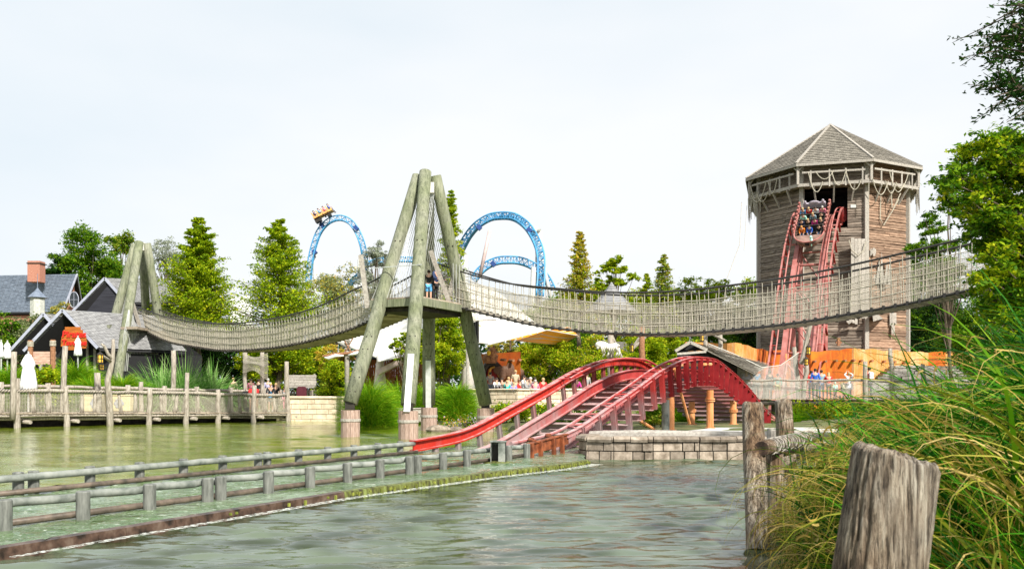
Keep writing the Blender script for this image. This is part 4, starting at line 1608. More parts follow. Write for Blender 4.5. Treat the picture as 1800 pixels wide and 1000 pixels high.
for ii in range(5):
    mb = MB()
    x0 = 1532 + ii * 7
    mb.poly([W(x0, 500, 66.1), W(x0 + 8, 500, 66.2), W(x0 + 4 + ii % 2 * 3, 438 + (ii * 13) % 21, 66.2)])
    mb.poly([W(x0 + 8, 500, 66.25), W(x0, 500, 66.15), W(x0 + 4 + ii % 2 * 3, 438 + (ii * 13) % 21, 66.3)])
    obj('broken_board', mb, M['greywood'], tower)
mb = MB()
mb.box(W(1499, 363, 65.4), (.38, .22, .22))
obj('lamp', mb, M['greysteel'], tower)
mb = MB()
mb.beam(W(1474, 608, 65), W(1474, 594, 65), .2, .2)
mb.beam(W(1469, 602, 65), W(1479, 602, 65), .12, .12)
obj('wall_bracket', mb, M['brownwood'], tower)


# ================================================================ ORANGE RENDERED WALL
def adobe(label, plan, mts, zb, seed, name='rendered_wall', nail=True, zlow=.4):
    """plan: (px, Y, top row) stations"""
    th = thing(name, label, 'wall', (*W(plan[len(plan) // 2][0], 690, plan[len(plan) // 2][1])[:2], 0))
    r = random.Random(seed)
    for i in range(len(plan) - 1):
        (p0, Y0, y0), (p1, Y1, y1) = plan[i], plan[i + 1]
        a, b = W(p0, y0, Y0), W(p1, y1, Y1)
        t = V(b.x - a.x, b.y - a.y, 0).normalized()
        nr = V(-t.y, t.x, 0)
        if nr.y < 0:
            nr = -nr
        mb = MB()
        k = max(3, int((b - a).length / .9))
        prev = None
        for j in range(k + 1):
            q = a.lerp(b, j / k)
            z = q.z + .06 * math.sin(j * 1.3 + seed + i) + r.uniform(-.03, .03) if 0 < j < k else q.z
            cur = (V(q.x, q.y, zlow), V(q.x, q.y, z), V(q.x, q.y, zlow) + nr * .5, V(q.x, q.y, z - .05) + nr * .5)
            if prev:
                mb.hexa([prev[0], cur[0], cur[2], prev[2], prev[1], cur[1], cur[3], prev[3]])
            prev = cur
        obj('wall_face', mb, mts[i], th)
        if nail and i < len(nail):
            for (fx, py) in nail[i]:
                q = a.lerp(b, fx)
                z = EYE + (HY - py) * q.y / F
                mb = MB()
                mb.tube([V(q.x, q.y + .2, z), V(q.x + .05, q.y - .4, z + .03)], .08, 7)
                obj('beam_end', mb, M['brownwood'], th)
    return th


adobe('bright orange rendered wall with crumbling top and beam ends behind the right boardwalk', [(1425, 58, 617), (1462, 58.6, 615), (1501, 58.3, 612)],
      [M['orangedeep'], M['orangedeep']], 0, 3, nail=[[(.1, 636), (.6, 636)], [(.1, 635), (.5, 635), (.9, 634)]])
adobe('pale orange wall turning away right from the corner of the deep orange wall', [(1501, 58.25, 612), (1546, 62.5, 615), (1590, 67, 617)],
      [M['orange'], M['orange']], 0, 8, nail=[[(.2, 635), (.6, 635)], [(.1, 636), (.5, 637), (.9, 638)]])
adobe('lower distant orange wall running right behind the grey stone mound', [(1590, 67.2, 618), (1632, 69, 620), (1662, 69, 618), (1720, 72, 624)],
      [M['orange'], M['orangedeep'], M['orange']], 0, 5, nail=False)
adobe('peach coloured rendered wall with wavy top behind the shingle roofed shed', [(1205, 60, 601), (1240, 60, 601), (1292, 57, 602), (1330, 61, 613), (1356, 66, 616), (1425, 68, 617)],
      [M['orange'], M['orange'], M['orange'], M['orangedeep'], M['orangedeep']], 0, 2, nail=False)
# grey stone mound
th = thing('stone_mound', 'grey mound of stacked flat stones sloping in front of the distant orange wall', 'stone mound', W(1620, 700, 61))
mb = MB()
r = random.Random(4)
for row in range(17):
    z = .3 + row * .19
    x0 = lerp(21.5, 26.4, max(0, (row - 3)) / 14)
    x = x0
    while x < 32:
        l_ = r.uniform(.5, 1.1)
        mb.box((x + l_ / 2, 60.5 + row * .12 + r.uniform(-.1, .1), z), (l_ * .97, 1.2, .17), rot=Matrix.Rotation(r.uniform(-.05, .05), 3, 'Y') @ Matrix.Rotation(r.uniform(-.05, .05), 3, 'X'))
        x += l_
obj('stones', mb, noisy('slab_stones', (.14, .13, .115), (.32, .30, .27), 4, None, .9, isl=.45), th)

# shingle-roofed shed left of the drop, long roof running away to the right
th = thing('shed', 'dark open shed with low gable and long grey shingle roof right of the red hump', 'shed', W(1230, 690, 52))
ga, gl, gr_ = W(1213, 601.5, 50), W(1187, 617, 50), W(1243, 615, 50)
ba, bl_, br_ = W(1262, 611, 58), W(1238, 622, 58), W(1372, 664, 56)
mb = MB()


def roof_quad(mb, a, b, c, d, rows, cols, lift=.05):
    """a-b eave, d-c ridge"""
    for i in range(rows):
        for j in range(cols):
            t0_, t1_ = i / rows, (i + 1) / rows
            u0, u1 = j / cols, (j + .97) / cols
            n_ = V(0, 0, lift + rnd.uniform(-.01, .01))
            mb.quad(a.lerp(d, t0_).lerp(b.lerp(c, t0_), u0) + n_, a.lerp(d, t0_).lerp(b.lerp(c, t0_), u1) + n_, a.lerp(d, t1_).lerp(b.lerp(c, t1_), u1) + V(0, 0, .01), a.lerp(d, t1_).lerp(b.lerp(c, t1_), u0) + V(0, 0, .01))


far_a = W(1330, 640, 56)
roof_quad(mb, gr_, W(1326, 656, 53), W(1352, 640, 57), W(1216, 601.5, 50), 12, 30)
mb.quad(gr_ - V(0, 0, .06), W(1326, 656, 53) - V(0, 0, .06), W(1352, 640, 57) - V(0, 0, .06), W(1216, 602.5, 50))
roof_quad(mb, W(1238, 622, 58), gl, ga, ba, 8, 8)
obj('roof', mb, M['shingle'], th)
mb = MB()
mb.beam(gl, ga, .14, .16)
mb.beam(ga, gr_, .14, .16)
mb.beam(W(1190, 622, 50), W(1241, 618, 50), .12, .12)
obj('gable_board', mb, M['greywood'], th)
mb = MB()
mb.poly([gl + V(0, .5, 0), gr_ + V(0, .5, 0), ga + V(0, .5, 0)])
mb.hexa([W(1190, 690, 50.4), W(1243, 690, 50.4), W(1330, 690, 57), W(1240, 690, 57), W(1190, 617, 50.4), W(1243, 617, 50.4), W(1330, 650, 57), W(1240, 625, 57)])
obj('wall', mb, M['black'], th)

# ================================================================ RIGHT BOARDWALK
BA, BD = V(7.6, 54.5, 0), V(1, -.085, 0).normalized()
ZD = 1.25
bw = thing('boardwalk', 'raised timber boardwalk with branch rail on tall forked poles, crowded with visitors', 'boardwalk', (17, 53.3, 0))
BN = V(-BD.y, BD.x, 0)
mb = MB()
k = 0
while k * .2 < 18:
    a = BA + BD * (k * .2)
    o_ = rnd.uniform(-.06, .06)
    p = [a + BN * (-.05 + o_), a + BD * .17 + BN * (-.05 + o_), a + BD * .17 + BN * 2.6, a + BN * 2.6]
    mb.hexa([q + V(0, 0, ZD - .06) for q in p] + [q + V(0, 0, ZD) for q in p])
    k += 1
obj('deck', mb, M['deck'], bw)
for v in (.15, 2.4):
    mb = MB()
    mb.tube([BA + BN * v + V(0, 0, ZD - .22), BA + BD * 9 + BN * v + V(0, 0, ZD - .26), BA + BD * 18 + BN * v + V(0, 0, ZD - .2)], .14, 8)
    obj('bearer', mb, M['darkdeck'], bw)
for v, nm in ((0.0, 'near'), (2.6, 'far')):
    mb = MB()
    pts = [BA + BD * (i * .9) + BN * v + V(0, 0, ZD + 1.08 + rnd.uniform(-.05, .05)) for i in range(21)]
    mb.tube(pts, .06, 7)
    obj('rail', mb, M['drift'], bw, smooth=True)
    mb = MB()
    for i in range(int(18 / .055)):
        a = BA + BD * (i * .055) + BN * v
        mb.tube([a + V(0, 0, ZD), a + V(0, 0, ZD + 1.02)], .0045, 3, caps=False)
    for j in range(1, 18):
        z = ZD + j * .057
        mb.tube([BA + BN * v + V(0, 0, z), BA + BD * 18 + BN * v + V(0, 0, z)], .0045, 3, caps=False)
    obj('net', mb, M['netpale'], bw)
for px, yt, yb, lean in ((1240, 588, 700, 0), (1264, 585, 700, 2), (1404, 610, 755, -8), (1412, 640, 700, 6), (1521, 635, 715, 0), (1571, 612, 700, -6), (1622, 640, 720, 0), (1345, 668, 720, 0)):
    Y = (BA.y if px < 1500 else 53.4) - .1
    mb = MB()
    mb.tube(wobble(W(px + lean, yt, Y), W(px, 700, Y) * 1 + V(0, 0, 0), 5, .05, px) + [V(W(px, 700, Y).x, Y, -.3)], [.12, .14, .14, .15, .15, .16, .16], 8)
    obj('pole', mb, M['drift'], bw, smooth=True)
mb = MB()
mb.tube([W(1246, 583, 54), W(1276, 600, 54)], .09, 7)
obj('cross_branch', mb, M['drift'], bw, smooth=True)
mb = MB()
mb.tube([W(1408, 640, 54), W(1424, 572, 54)], .13, 7)
mb.tube([W(1411, 626, 54), W(1424, 612, 54)], .09, 7)
obj('forked_branch', mb, M['drift'], bw)
for px in (1290, 1360, 1420, 1480, 1545):
    mb = MB()
    x = W(px, 700, 54.6)
    mb.tube([(x.x, x.y, -.6), (x.x, x.y, ZD - .3)], .15, 8)
    obj('pile', mb, M['darkdeck'], bw)
# tall net hung over the left part of the walk
mb = MB()
topc = [W(1245, 604, 54.2), W(1290, 622, 54.2), W(1340, 646, 54.2), W(1372, 642, 54.2), W(1404, 620, 54.2)]


def topz(x):
    return interp([p.x for p in topc], [p.z for p in topc], x)


x = topc[0].x
while x < topc[-1].x:
    mb.tube([(x, 54.2, ZD), (x, 54.2, topz(x))], .0075, 3, caps=False)
    x += .05
z = ZD
while z < 4.6:
    seg = [xx for xx in np.arange(topc[0].x, topc[-1].x, .1) if topz(xx) > z]
    run = []
    for xx in seg:
        if run and xx - run[-1] > .15:
            mb.tube([(run[0], 54.2, z), (run[-1] + .01, 54.2, z)], .0075, 3, caps=False)
            run = []
        run.append(xx)
    if run:
        mb.tube([(run[0], 54.2, z), (run[-1] + .01, 54.2, z)], .0075, 3, caps=False)
    z += .05
mb.tube(topc, .03, 5)
obj('high_net', mb, M['netpale'], bw)


# ================================================================ LANTERNS
def lantern(px, py, Y, w, h, label, pole=None):
    c = W(px, py, Y)
    s_ = Y / F
    w_, h_ = w * s_, h * s_
    th = thing('lantern', label, 'lantern', c, 'yellow lanterns')
    mb = MB()
    mb.prism([(c.x + w_ * .42 * math.cos(a), c.y + w_ * .42 * math.sin(a)) for a in [math.pi / 3 * i + .3 for i in range(6)]], c.z - h_ / 2, c.z + h_ / 2)
    obj('glass', mb, M['lantern'], th)
    mb = MB()
    for i in range(6):
        a = math.pi / 3 * i + .3
        x, y = c.x + w_ * .45 * math.cos(a), c.y + w_ * .45 * math.sin(a)
        mb.beam((x, y, c.z - h_ / 2), (x, y, c.z + h_ / 2), .03, .03)
    mb.lathe((c.x, c.y, c.z + h_ / 2), [(w_ * .6, 0), (w_ * .1, h_ * .32), (.0005, h_ * .34)], 6)
    mb.lathe((c.x, c.y, c.z - h_ / 2 - .04), [(w_ * .5, 0), (w_ * .5, .05)], 6)
    mb.lathe((c.x, c.y, c.z - .03), [(w_ * .46, 0), (w_ * .46, .03)], 6)
    mb.tube([c + V(0, 0, h_ * .6), c + V(0, 0, h_ * 1.1)], .02, 5)
    obj('cage', mb, M['iron'], th)
    return th


lantern(1421, 616, 53.9, 9, 12, 'upper yellow lantern on the forked pole of the right boardwalk')
lantern(1417, 636, 53.7, 8, 11, 'lower yellow lantern on the forked pole of the right boardwalk')
lantern(1234, 593, 50.5, 8, 12, 'yellow lantern hanging on a pole above the shed gable')
lantern(1111, 612, 50, 7, 11, 'amber lantern hanging from a pole left of the shed, against green trees')
lantern(176, 630, 42.6, 11, 14, 'large amber lantern hanging from the dead branch by the left boardwalk')
lantern(178, 645, 42.9, 9, 9, 'small amber lantern just below the large one on the dead branch')

# gallows poles with bleached skeleton between plaza and shed
for px, yt, yb, Y, lb in ((1073, 580, 640, 50, 'weathered pole carrying a white skeleton figure before the green trees'), (1129, 575, 640, 50, 'dark reddish pole with a side branch and lantern before the green trees')):
    th = thing('pole', lb, 'pole', W(px, 690, Y))
    mb = MB()
    mb.tube(wobble(V(W(px, 0, Y).x, Y, .5), W(px, yt, Y), 5, .05, px), .17, 8)
    obj('shaft', mb, M['drift'] if px < 1100 else M['brownwood'], th, smooth=True)
    mb = MB()
    mb.tube([W(px + 2, yt + 8, Y), W(px + (20 if px < 1100 else -16), yt + (48 if px < 1100 else 34), Y)], .07, 6)
    mb.tube([W(px - 16, 612, Y), W(px + 10, 588, Y)], .08, 6) if px > 1100 else None
    obj('strut', mb, M['drift'], th)
th = thing('skeleton', 'bleached white beast skeleton draped over a pole among the green trees', 'skeleton', W(1073, 610, 49.6))
mb = MB()
r = random.Random(2)
mb.tube([W(1056, 604, 49.6), W(1062, 603, 49.6), W(1072, 608, 49.6), W(1082, 605, 49.6), W(1089, 608, 49.6)], [.16, .1, .09, .09, .05], 6)
mb.sphere(W(1055, 606, 49.6), (.28, .2, .2))
mb.tube([W(1053, 606, 49.6), W(1050, 613, 49.5)], [.14, .06], 6)
for i in range(9):
    x = 1059 + i * 3.2
    mb.tube([W(x, 605, 49.6), W(x - 1.5, 611, 49.3), W(x + 1, 618 + r.uniform(-3, 3), 49.5)], .045, 5)
for x in (1062, 1069, 1084, 1088):
    mb.tube([W(x, 612, 49.6), W(x + 1, 620, 49.5), W(x - 2, 627, 49.6)], .05, 5)
obj('bones', mb, M['bone'], th, smooth=True)


# ================================================================ LEFT BOARDWALK
LA, LBp = V(-22.4, 41.3, 0), V(-12.6, 51.2, 0)
LDv = (LBp - LA).normalized()
LNv = V(-LDv.y, LDv.x, 0)
if LNv.y < 0:
    LNv = -LNv
Llen = (LBp - LA).length
S0 = -5.2
lw = thing('boardwalk', 'low timber boardwalk with crooked log posts and net panels along the left shore', 'boardwalk', (-17.5, 46.3, 0))
zr = lambda s: lerp(1.70, 1.46, s / Llen)
zd = lambda s: lerp(.68, .50, s / Llen)
posts = [Llen * x for x in (-.30, -.15, 0, .15, .29, .43, .57, .70, .845, 1.0)]
tall = {0: 2.35, 8: 1.95, 2: 2.3}
for i, s in enumerate(posts):
    a = LA + LDv * s
    zt = zr(s) + .22
    if i == 9:
        zt = 3.35
    if i == 2:
        zt = 2.25
    if i == 8:
        zt = 2.0
    if i == 4:
        continue
    mb = MB()
    pts = wobble(a + V(0, 0, -.6), a + V(rnd.uniform(-.08, .08), 0, zt), 6, .045, i + 5)
    mb.tube(pts, [.17, .15, .14, .13, .13, .125, .115], 10)
    obj('post', mb, M['drift'], lw, smooth=True)
for i in range(len(posts) - 1):
    s0_, s1_ = posts[i], posts[i + 1]
    for q in (.36, .68):
        s = lerp(s0_, s1_, q + rnd.uniform(-.05, .05))
        a = LA + LDv * s + LNv * .1
        if rnd.random() < .85:
            mb = MB()
            mb.tube(wobble(a + V(0, 0, zd(s) - .05), a + LDv * rnd.uniform(-.15, .15) + V(0, 0, zr(s) - .02), 3, .03, i * 9 + int(q * 10)), [.11, .1, .085, .08], 8)
            obj('baluster', mb, M['drift'], lw, smooth=True)
for v, dz, nm in ((0, 0, 'rail'), (2.5, .22, 'back_rail')):
    mb = MB()
    n_ = 26
    pts = [LA + LDv * lerp(S0, Llen, i / n_) + LNv * v + V(0, rnd.uniform(-.03, .03), zr(lerp(S0, Llen, i / n_)) + dz + rnd.uniform(-.035, .035)) for i in range(n_ + 1)]
    mb.tube(pts, [.075 + rnd.uniform(-.01, .015) for _ in pts], 8)
    obj(nm, mb, M['drift'], lw, smooth=True)
mb = MB()
for i in range(150):
    s = lerp(S0, Llen, i / 150)
    a = LA + LDv * s + V(0, 0, zr(s))
    mb.tube([a + V(0, -.09, -.10), a + LDv * .10 + V(0, -.10, 0), a + LDv * .16 + V(0, -.02, .1)], .016, 4, caps=False)
obj('lashing', mb, M['cable'], lw)
for i, s in enumerate(posts):
    if i == 4:
        continue
    a = LA + LDv * s + LNv * 2.5
    mb = MB()
    mb.tube(wobble(a + V(0, 0, 0), a + V(0, 0, zr(s) + .4), 3, .04, i + 50), .13, 8)
    obj('back_post', mb, M['drift'], lw, smooth=True)
mb = MB()
s = S0
while s < Llen:
    a = LA + LDv * s
    mb.tube([a + LNv * .03 + V(0, 0, zd(s)), a + LNv * .03 + V(0, 0, zr(s) - .03)], .0095, 3, caps=False)
    s += .062
for j in range(1, 16):
    mb.tube([LA + LDv * lerp(S0, Llen, q / 20) + LNv * .03 + V(0, 0, lerp(zd(lerp(S0, Llen, q / 20)), zr(lerp(S0, Llen, q / 20)) - .03, j / 16)) for q in range(21)], .0095, 3, caps=False)
obj('net', mb, M['rope'], lw)
mb = MB()
s = S0
while s < Llen:
    p = [LA + LDv * s + LNv * (-.12 + rnd.uniform(-.03, .03)), LA + LDv * (s + .16) + LNv * (-.12 + rnd.uniform(-.03, .03)), LA + LDv * (s + .16) + LNv * 2.7, LA + LDv * s + LNv * 2.7]
    mb.hexa([q + V(0, 0, zd(s) - .05) for q in p] + [q + V(0, 0, zd(s)) for q in p])
    s += .18
obj('deck', mb, M['deck'], lw)
mb = MB()
mb.tube([LA + LDv * lerp(S0, Llen, i / 20) + LNv * .0 + V(0, 0, zd(lerp(S0, Llen, i / 20)) - .13 + rnd.uniform(-.02, .02)) for i in range(21)], .07, 8)
mb.tube([LA + LDv * lerp(S0, Llen, i / 20) + LNv * .3 + V(0, 0, zd(lerp(S0, Llen, i / 20)) - .27 + rnd.uniform(-.03, .03)) for i in range(21)], .07, 8)
obj('edge_log', mb, M['drift'], lw, smooth=True)
for i, s in enumerate(posts):
    a = LA + LDv * (s + .05)
    mb = MB()
    mb.tube([a + LNv * -.35 + LDv * .35 + V(0, 0, .26), a + LNv * 1.6 + V(0, 0, .3)], .09, 8)
    obj('cross_log', mb, M['drift'], lw, smooth=True)
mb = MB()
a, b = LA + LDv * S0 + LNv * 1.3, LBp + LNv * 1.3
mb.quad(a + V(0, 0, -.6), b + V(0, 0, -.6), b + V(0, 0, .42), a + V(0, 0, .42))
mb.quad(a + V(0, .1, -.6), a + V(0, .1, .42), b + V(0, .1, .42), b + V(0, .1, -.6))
obj('under_deck_shade', mb, M['darkdeck'], lw)  # dark sheet stands in for the shade beneath the deck

# dead tree with fork that carries the lanterns (a boardwalk-side pole)
th = thing('dead_tree', 'bare crooked grey trunk with forked branch rising in front of the left boardwalk', 'dead tree', LA + LDv * posts[4] - LNv * .12)
a = LA + LDv * posts[4] - LNv * .12
mb = MB()
mb.tube([a + V(.0, 0, -.5), a + V(.0, 0, .5), W(192, 700, 43.9), W(189, 668, 43.9), W(194, 650, 43.9), W(198, 632, 43.9), W(199, 612, 43.9), W(199, 596, 43.9)], [.18, .16, .15, .14, .13, .11, .09, .07], 10)
obj('trunk', mb, M['drift'], th, smooth=True)
mb = MB()
mb.tube([W(198, 632, 43.9), W(190, 622, 43.7), W(183, 608, 43.5), W(178, 604, 43.4)], [.09, .08, .07, .04], 8)
mb.tube([W(196, 636, 43.9), W(186, 629, 43.4), W(176, 622, 42.8)], [.08, .07, .04], 8)
obj('limb', mb, M['drift'], th, smooth=True)

# loose tall poles in the planting
for px, yt, lean, Y, rr, lb, cat in ((22, 618, -3, 41.0, .13, 'tall weathered pole leaning left behind the rail at the far left', 'pole'), (110, 608, -5, 44.5, .14, 'tall leaning weathered pole between the white parasol and the grass mound', 'pole'),
                                 (174, 655, 3, 45.5, .16, 'short stout weathered pole below the amber lanterns', 'pole'), (305, 616, 0, 50, .14, 'straight tall weathered pole in front of the pale reeds', 'pole'),
                                 (248, 671, 0, 47.6, .12, 'short thin stake left of the pale reeds behind the rail', 'pole'), (325, 655, -4, 49.2, .12, 'short leaning stake right of the tall straight pole by the reeds', 'pole')):
    a = V(W(px, 690, Y).x, Y, .6)
    th = thing('timber_pole', lb, cat, a)
    mb = MB()
    mb.tube(wobble(V(W(px + lean * 0, 0, Y).x, Y, .4), W(px - lean, yt, Y), 4, .03, px), [rr, rr, rr * .95, rr * .95, rr * .9], 9)
    obj('shaft', mb, M['drift'], th, smooth=True)
for px, yt, Y in ((53.5, 598, 48), (93, 597, 48)):
    th = thing('timber_pole', 'brown rope-bound post %s the brown sign board under the dark barn' % ('left of' if px < 60 else 'right of'), 'post', W(px, 690, Y))
    mb = MB()
    p = W(px, 690, Y)
    mb.tube([(p.x, Y, .8), W(px, yt, Y)], .13, 9)
    obj('shaft', mb, M['brownwood'], th)
    mb = MB()
    for j in range(4):
        mb.lathe(W(px, yt + 4 + j * 2.4, Y), [(.15, 0), (.17, .03), (.15, .06)], 9)
    obj('rope_binding', mb, M['rope'], th)
th = thing('sign_board', 'plain pinkish brown plank board between two rope-bound posts', 'sign board', W(76, 640, 48))
mb = MB()
for j in range(5):
    mb.box(W(76, 620 + j * 4.6, 48.1), (1.33 - .05 * (j % 2), .06, .13))
obj('boards', mb, noisy('pink_boards', (.42, .26, .19), (.62, .44, .35), 3, (1, 1, 4), .8, isl=.1), th)


# ================================================================ PARASOLS, WRAPPED FIGURE
def parasol(px, yt, yb, w, Y, label, knob=True):
    top, bot = W(px, yt, Y), W(px, yb, Y)
    h = top.z - bot.z
    rr = w * Y / F / 2
    th = thing('closed_parasol', label, 'parasol', (bot.x, Y, bot.z - .6), 'closed white parasols')
    mb = MB()
    nseg = 24
    mb.lathe((bot.x, Y, bot.z), [(rr, 0), (rr * .92, h * .2), (rr * .72, h * .5), (rr * .62, h * .62), (rr * .8, h * .72), (rr * .55, h * .85), (rr * .3, h * .96), (.01, h)], nseg,
             wob=lambda i, j: 1 + (.16 * (1 if j % 3 == 0 else -.4)) + .06 * math.sin(j * 1.9 + i))
    obj('canopy', mb, M['white'], th, smooth=True)
    mb = MB()
    mb.tube([(bot.x, Y, .7), (bot.x, Y, top.z + .1)], .04, 6)
    obj('pole', mb, M['greysteel'], th)


parasol(50, 621, 687, 27, 43.2, 'large closed white parasol standing just behind the left boardwalk rail')
parasol(13, 601, 630, 13, 50, 'closed white parasol at the far left, behind the tall leaning pole')
parasol(2, 600, 628, 8, 49.5, 'closed white parasol cut off by the left photo edge')
parasol(137, 593, 625, 13, 50, 'closed white parasol in front of the red lettered sign')

# cream boats behind the net
for px, lb in ((168, 'left cream box with grey-blue rosette behind the boardwalk net'), (210, 'right cream box with grey-blue rosette behind the boardwalk net')):
    Y = 46.2 if px < 180 else 47.2
    th = thing('cream_box', lb, 'box', W(px, 730, Y))
    mb = MB()
    c = W(px + 3, 709, Y)
    mb.box(c, (1.15, .5, .78))
    mb.box(c + V(0, 0, .42), (1.22, .56, .08))
    obj('body', mb, M['cream'], th, bevel=.06)
    mb = MB()
    for a in range(6):
        q = c + V(.17 * math.cos(a * math.pi / 3), -.27, .17 * math.sin(a * math.pi / 3))
        mb.sphere(q, (.1, .02, .1), 8, 6)
    mb.sphere(c + V(0, -.27, 0), (.12, .03, .12), 8, 6)
    obj('rosette', mb, M['bluegrey'], th)


# ================================================================ FAR LEFT BUILDINGS
def gable_house(name, label, cat, front, back_dir, length, wallm, roofm, eaveY, trimm=None, base=.8, parts=None, over=.35, inset=.35, rows=26):
    """front: (left eave, apex, right eave) world points of the gable; back_dir: plan vector away from the gable"""
    L_, A_, R_ = front
    th = thing(name, label, cat, ((L_.x + R_.x) / 2, (L_.y + R_.y) / 2, base))
    bd = Vector(back_dir).normalized() * length
    ins = Vector(back_dir).normalized() * inset
    mb = MB()
    for (e, a) in ((L_, A_), (A_, R_)):
        pass
    roof_quad(mb, L_ + bd, L_, A_, A_ + bd, rows, 34, .03)
    roof_quad(mb, R_, R_ + bd, A_ + bd, A_, rows, 34, .03)
    obj('roof', mb, roofm, th)
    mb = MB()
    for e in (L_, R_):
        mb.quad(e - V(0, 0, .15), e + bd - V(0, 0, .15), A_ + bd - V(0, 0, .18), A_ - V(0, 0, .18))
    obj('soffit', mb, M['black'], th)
    mb = MB()
    k = V(L_.x - R_.x, L_.y - R_.y, 0).normalized()
    l2, r2 = L_ - k * over + ins, R_ + k * over + ins
    zl = lambda p: V(p.x, p.y, base)
    drop = V(0, 0, -.25)
    mb.poly([zl(l2), zl(r2), r2 + drop, A_ + ins + drop, l2 + drop])
    mb.poly([zl(r2), zl(r2) + bd, r2 + bd + drop, r2 + drop])
    mb.poly([zl(l2) + bd, zl(l2), l2 + drop, l2 + bd + drop])
    mb.poly([zl(r2) + bd, zl(l2) + bd, l2 + bd + drop, A_ + bd + drop, r2 + bd + drop])
    obj('wall', mb, wallm, th)
    if trimm:
        for e in (L_, R_):
            mb = MB()
            mb.beam(e - ins * .1, A_ - ins * .1, .08, .17)
            obj('barge_board', mb, trimm, th)
    return th


h = gable_house('slate_house', 'distant house with blue slate roof, brick gable and chimney at far left', 'house', (W(110, 548, 84), W(135, 482, 84), W(147, 556, 88)), (-1, .12, 0), 12.5, M['brick'], M['slate'], 0, M['trim'], base=1)
mb = MB()
mb.box(W(64, 478, 83.3), (1.12, 1.0, 1.9))
cb = obj('chimney', mb, M['brick'], h)
mb = MB()
mb.box(W(64, 464, 83.3), (1.25, 1.1, .10))
obj('chimney_cap', mb, M['iron'], cb)
mb = MB()
wc = W(131, 527, 83.6)
mb.lathe((0, 0, 0), [(.6, 0), (.6, .1)], 16)
mb.v = [(wc.x + v[0] * .7, wc.y - v[2], wc.z + v[1] * 1.2) for v in mb.v]
wo = obj('window', mb, M['glass'], h)
mb = MB()
mb.v, mb.f, mb.m = [], [], []
pts = [(wc.x + .43 * math.cos(a), wc.y - .12, wc.z + .73 * math.sin(a)) for a in [2 * math.pi * i / 16 for i in range(17)]]
mb.tube(pts, .035, 5)
mb.tube([(wc.x, wc.y - .12, wc.z - .7), (wc.x, wc.y - .12, wc.z + .7)], .02, 4)
mb.tube([(wc.x - .4, wc.y - .12, wc.z), (wc.x + .4, wc.y - .12, wc.z)], .02, 4)
obj('window_frame', mb, M['trim'], wo)
# small turret dormer
th = thing('turret', 'little pale dormer turret with spike in front of the blue slate roof', 'turret', W(67, 560, 72))
mb = MB()
c = W(66, 530, 72)
mb.lathe((c.x, c.y, c.z - 1.2), [(.55, 0), (.55, 1.5)], 8)
obj('drum', mb, noisy('pale_glazing', (.35, .37, .34), (.58, .58, .52), 6), th)
mb = MB()
mb.lathe((c.x, c.y, c.z + .3), [(.75, 0), (.2, .55), (.03, .8), (.02, 1.9)], 8)
obj('cap', mb, M['slate'], th)

gable_house('dark_barn', 'large black boarded barn with pale roof edge behind the left bridge tower', 'barn', (W(128, 548, 64), W(185, 489, 64), W(222, 531, 64)), (1, .35, 0), 6, M['darkboards'], M['greyroof'], 0, M['trim'], base=1)
gable_house('dark_barn', 'leftmost low black open barn with pale barge boards', 'barn', (W(20, 618, 57), W(80, 552, 57), W(110, 585, 57)), (1, .9, 0), 5, M['black'], M['greyroof'], 0, M['trim'], base=1, inset=1.2)
barn = gable_house('dark_barn', 'black open fronted barn carrying the red lettered sign', 'barn', (W(46, 617, 54), W(114, 545, 54), W(176, 612, 54)), (1, 1.1, 0), 5.5, M['black'], M['greyroof'], 0, M['trim'], base=1, inset=1.4)
for px in (72, 167, 154):
    mb = MB()
    mb.beam(W(px, 668, 55), W(px, 612 if px > 160 else 600, 55), .14, .14)
    obj('porch_post', mb, M['greywood'], barn)

# lettered sign
sign = thing('lettered_sign', 'orange plank sign with red lettering hanging under the black barn gable', 'sign', W(129, 597, 53.6))
mb = MB()
rows_ = [(114, 141, 574, 579), (112, 145, 579, 585), (110, 149, 585, 591), (108, 151, 591, 597), (107, 152, 597, 603), (107, 152, 603, 609), (110, 151, 609, 612), (112, 139, 612, 615)]
for x0, x1, y0, y1 in rows_:
    a, b = W(x0, y1, 53.7), W(x1, y0, 53.7)
    mb.hexa([(a.x, 53.7, a.z), (b.x, 53.7, a.z), (b.x, 53.78, a.z), (a.x, 53.78, a.z), (a.x, 53.7, b.z - .015), (b.x, 53.7, b.z - .015), (b.x, 53.78, b.z - .015), (a.x, 53.78, b.z - .015)])
obj('boards', mb, M['signwood'], sign)


def text_mesh(name, s, size, loc, mt, parent, shear=.12, extr=.02, rx=R(90), off=.012):
    cu = bpy.data.curves.new('txt', 'FONT')
    cu.body = s
    cu.size = size
    cu.align_x = 'CENTER'
    cu.extrude = extr
    cu.shear = shear
    cu.offset = off
    o = bpy.data.objects.new('txt', cu)
    C.objects.link(o)
    bpy.context.view_layer.update()
    me = bpy.data.meshes.new_from_object(o.evaluated_get(bpy.context.evaluated_depsgraph_get()))
    bpy.data.objects.remove(o)
    me.materials.clear()
    me.materials.append(mt)
    q = link_mesh(name, me, parent, Vector(loc) - origin_of(parent))
    q.rotation_euler = (rx, 0, 0)
    return q


text_mesh('lettering', 'Pirates', .52, W(130, 592.5, 53.66), M['redpaint'], sign)
text_mesh('lettering', 'Taverne', .44, W(130, 606.5, 53.66), M['redpaint'], sign)

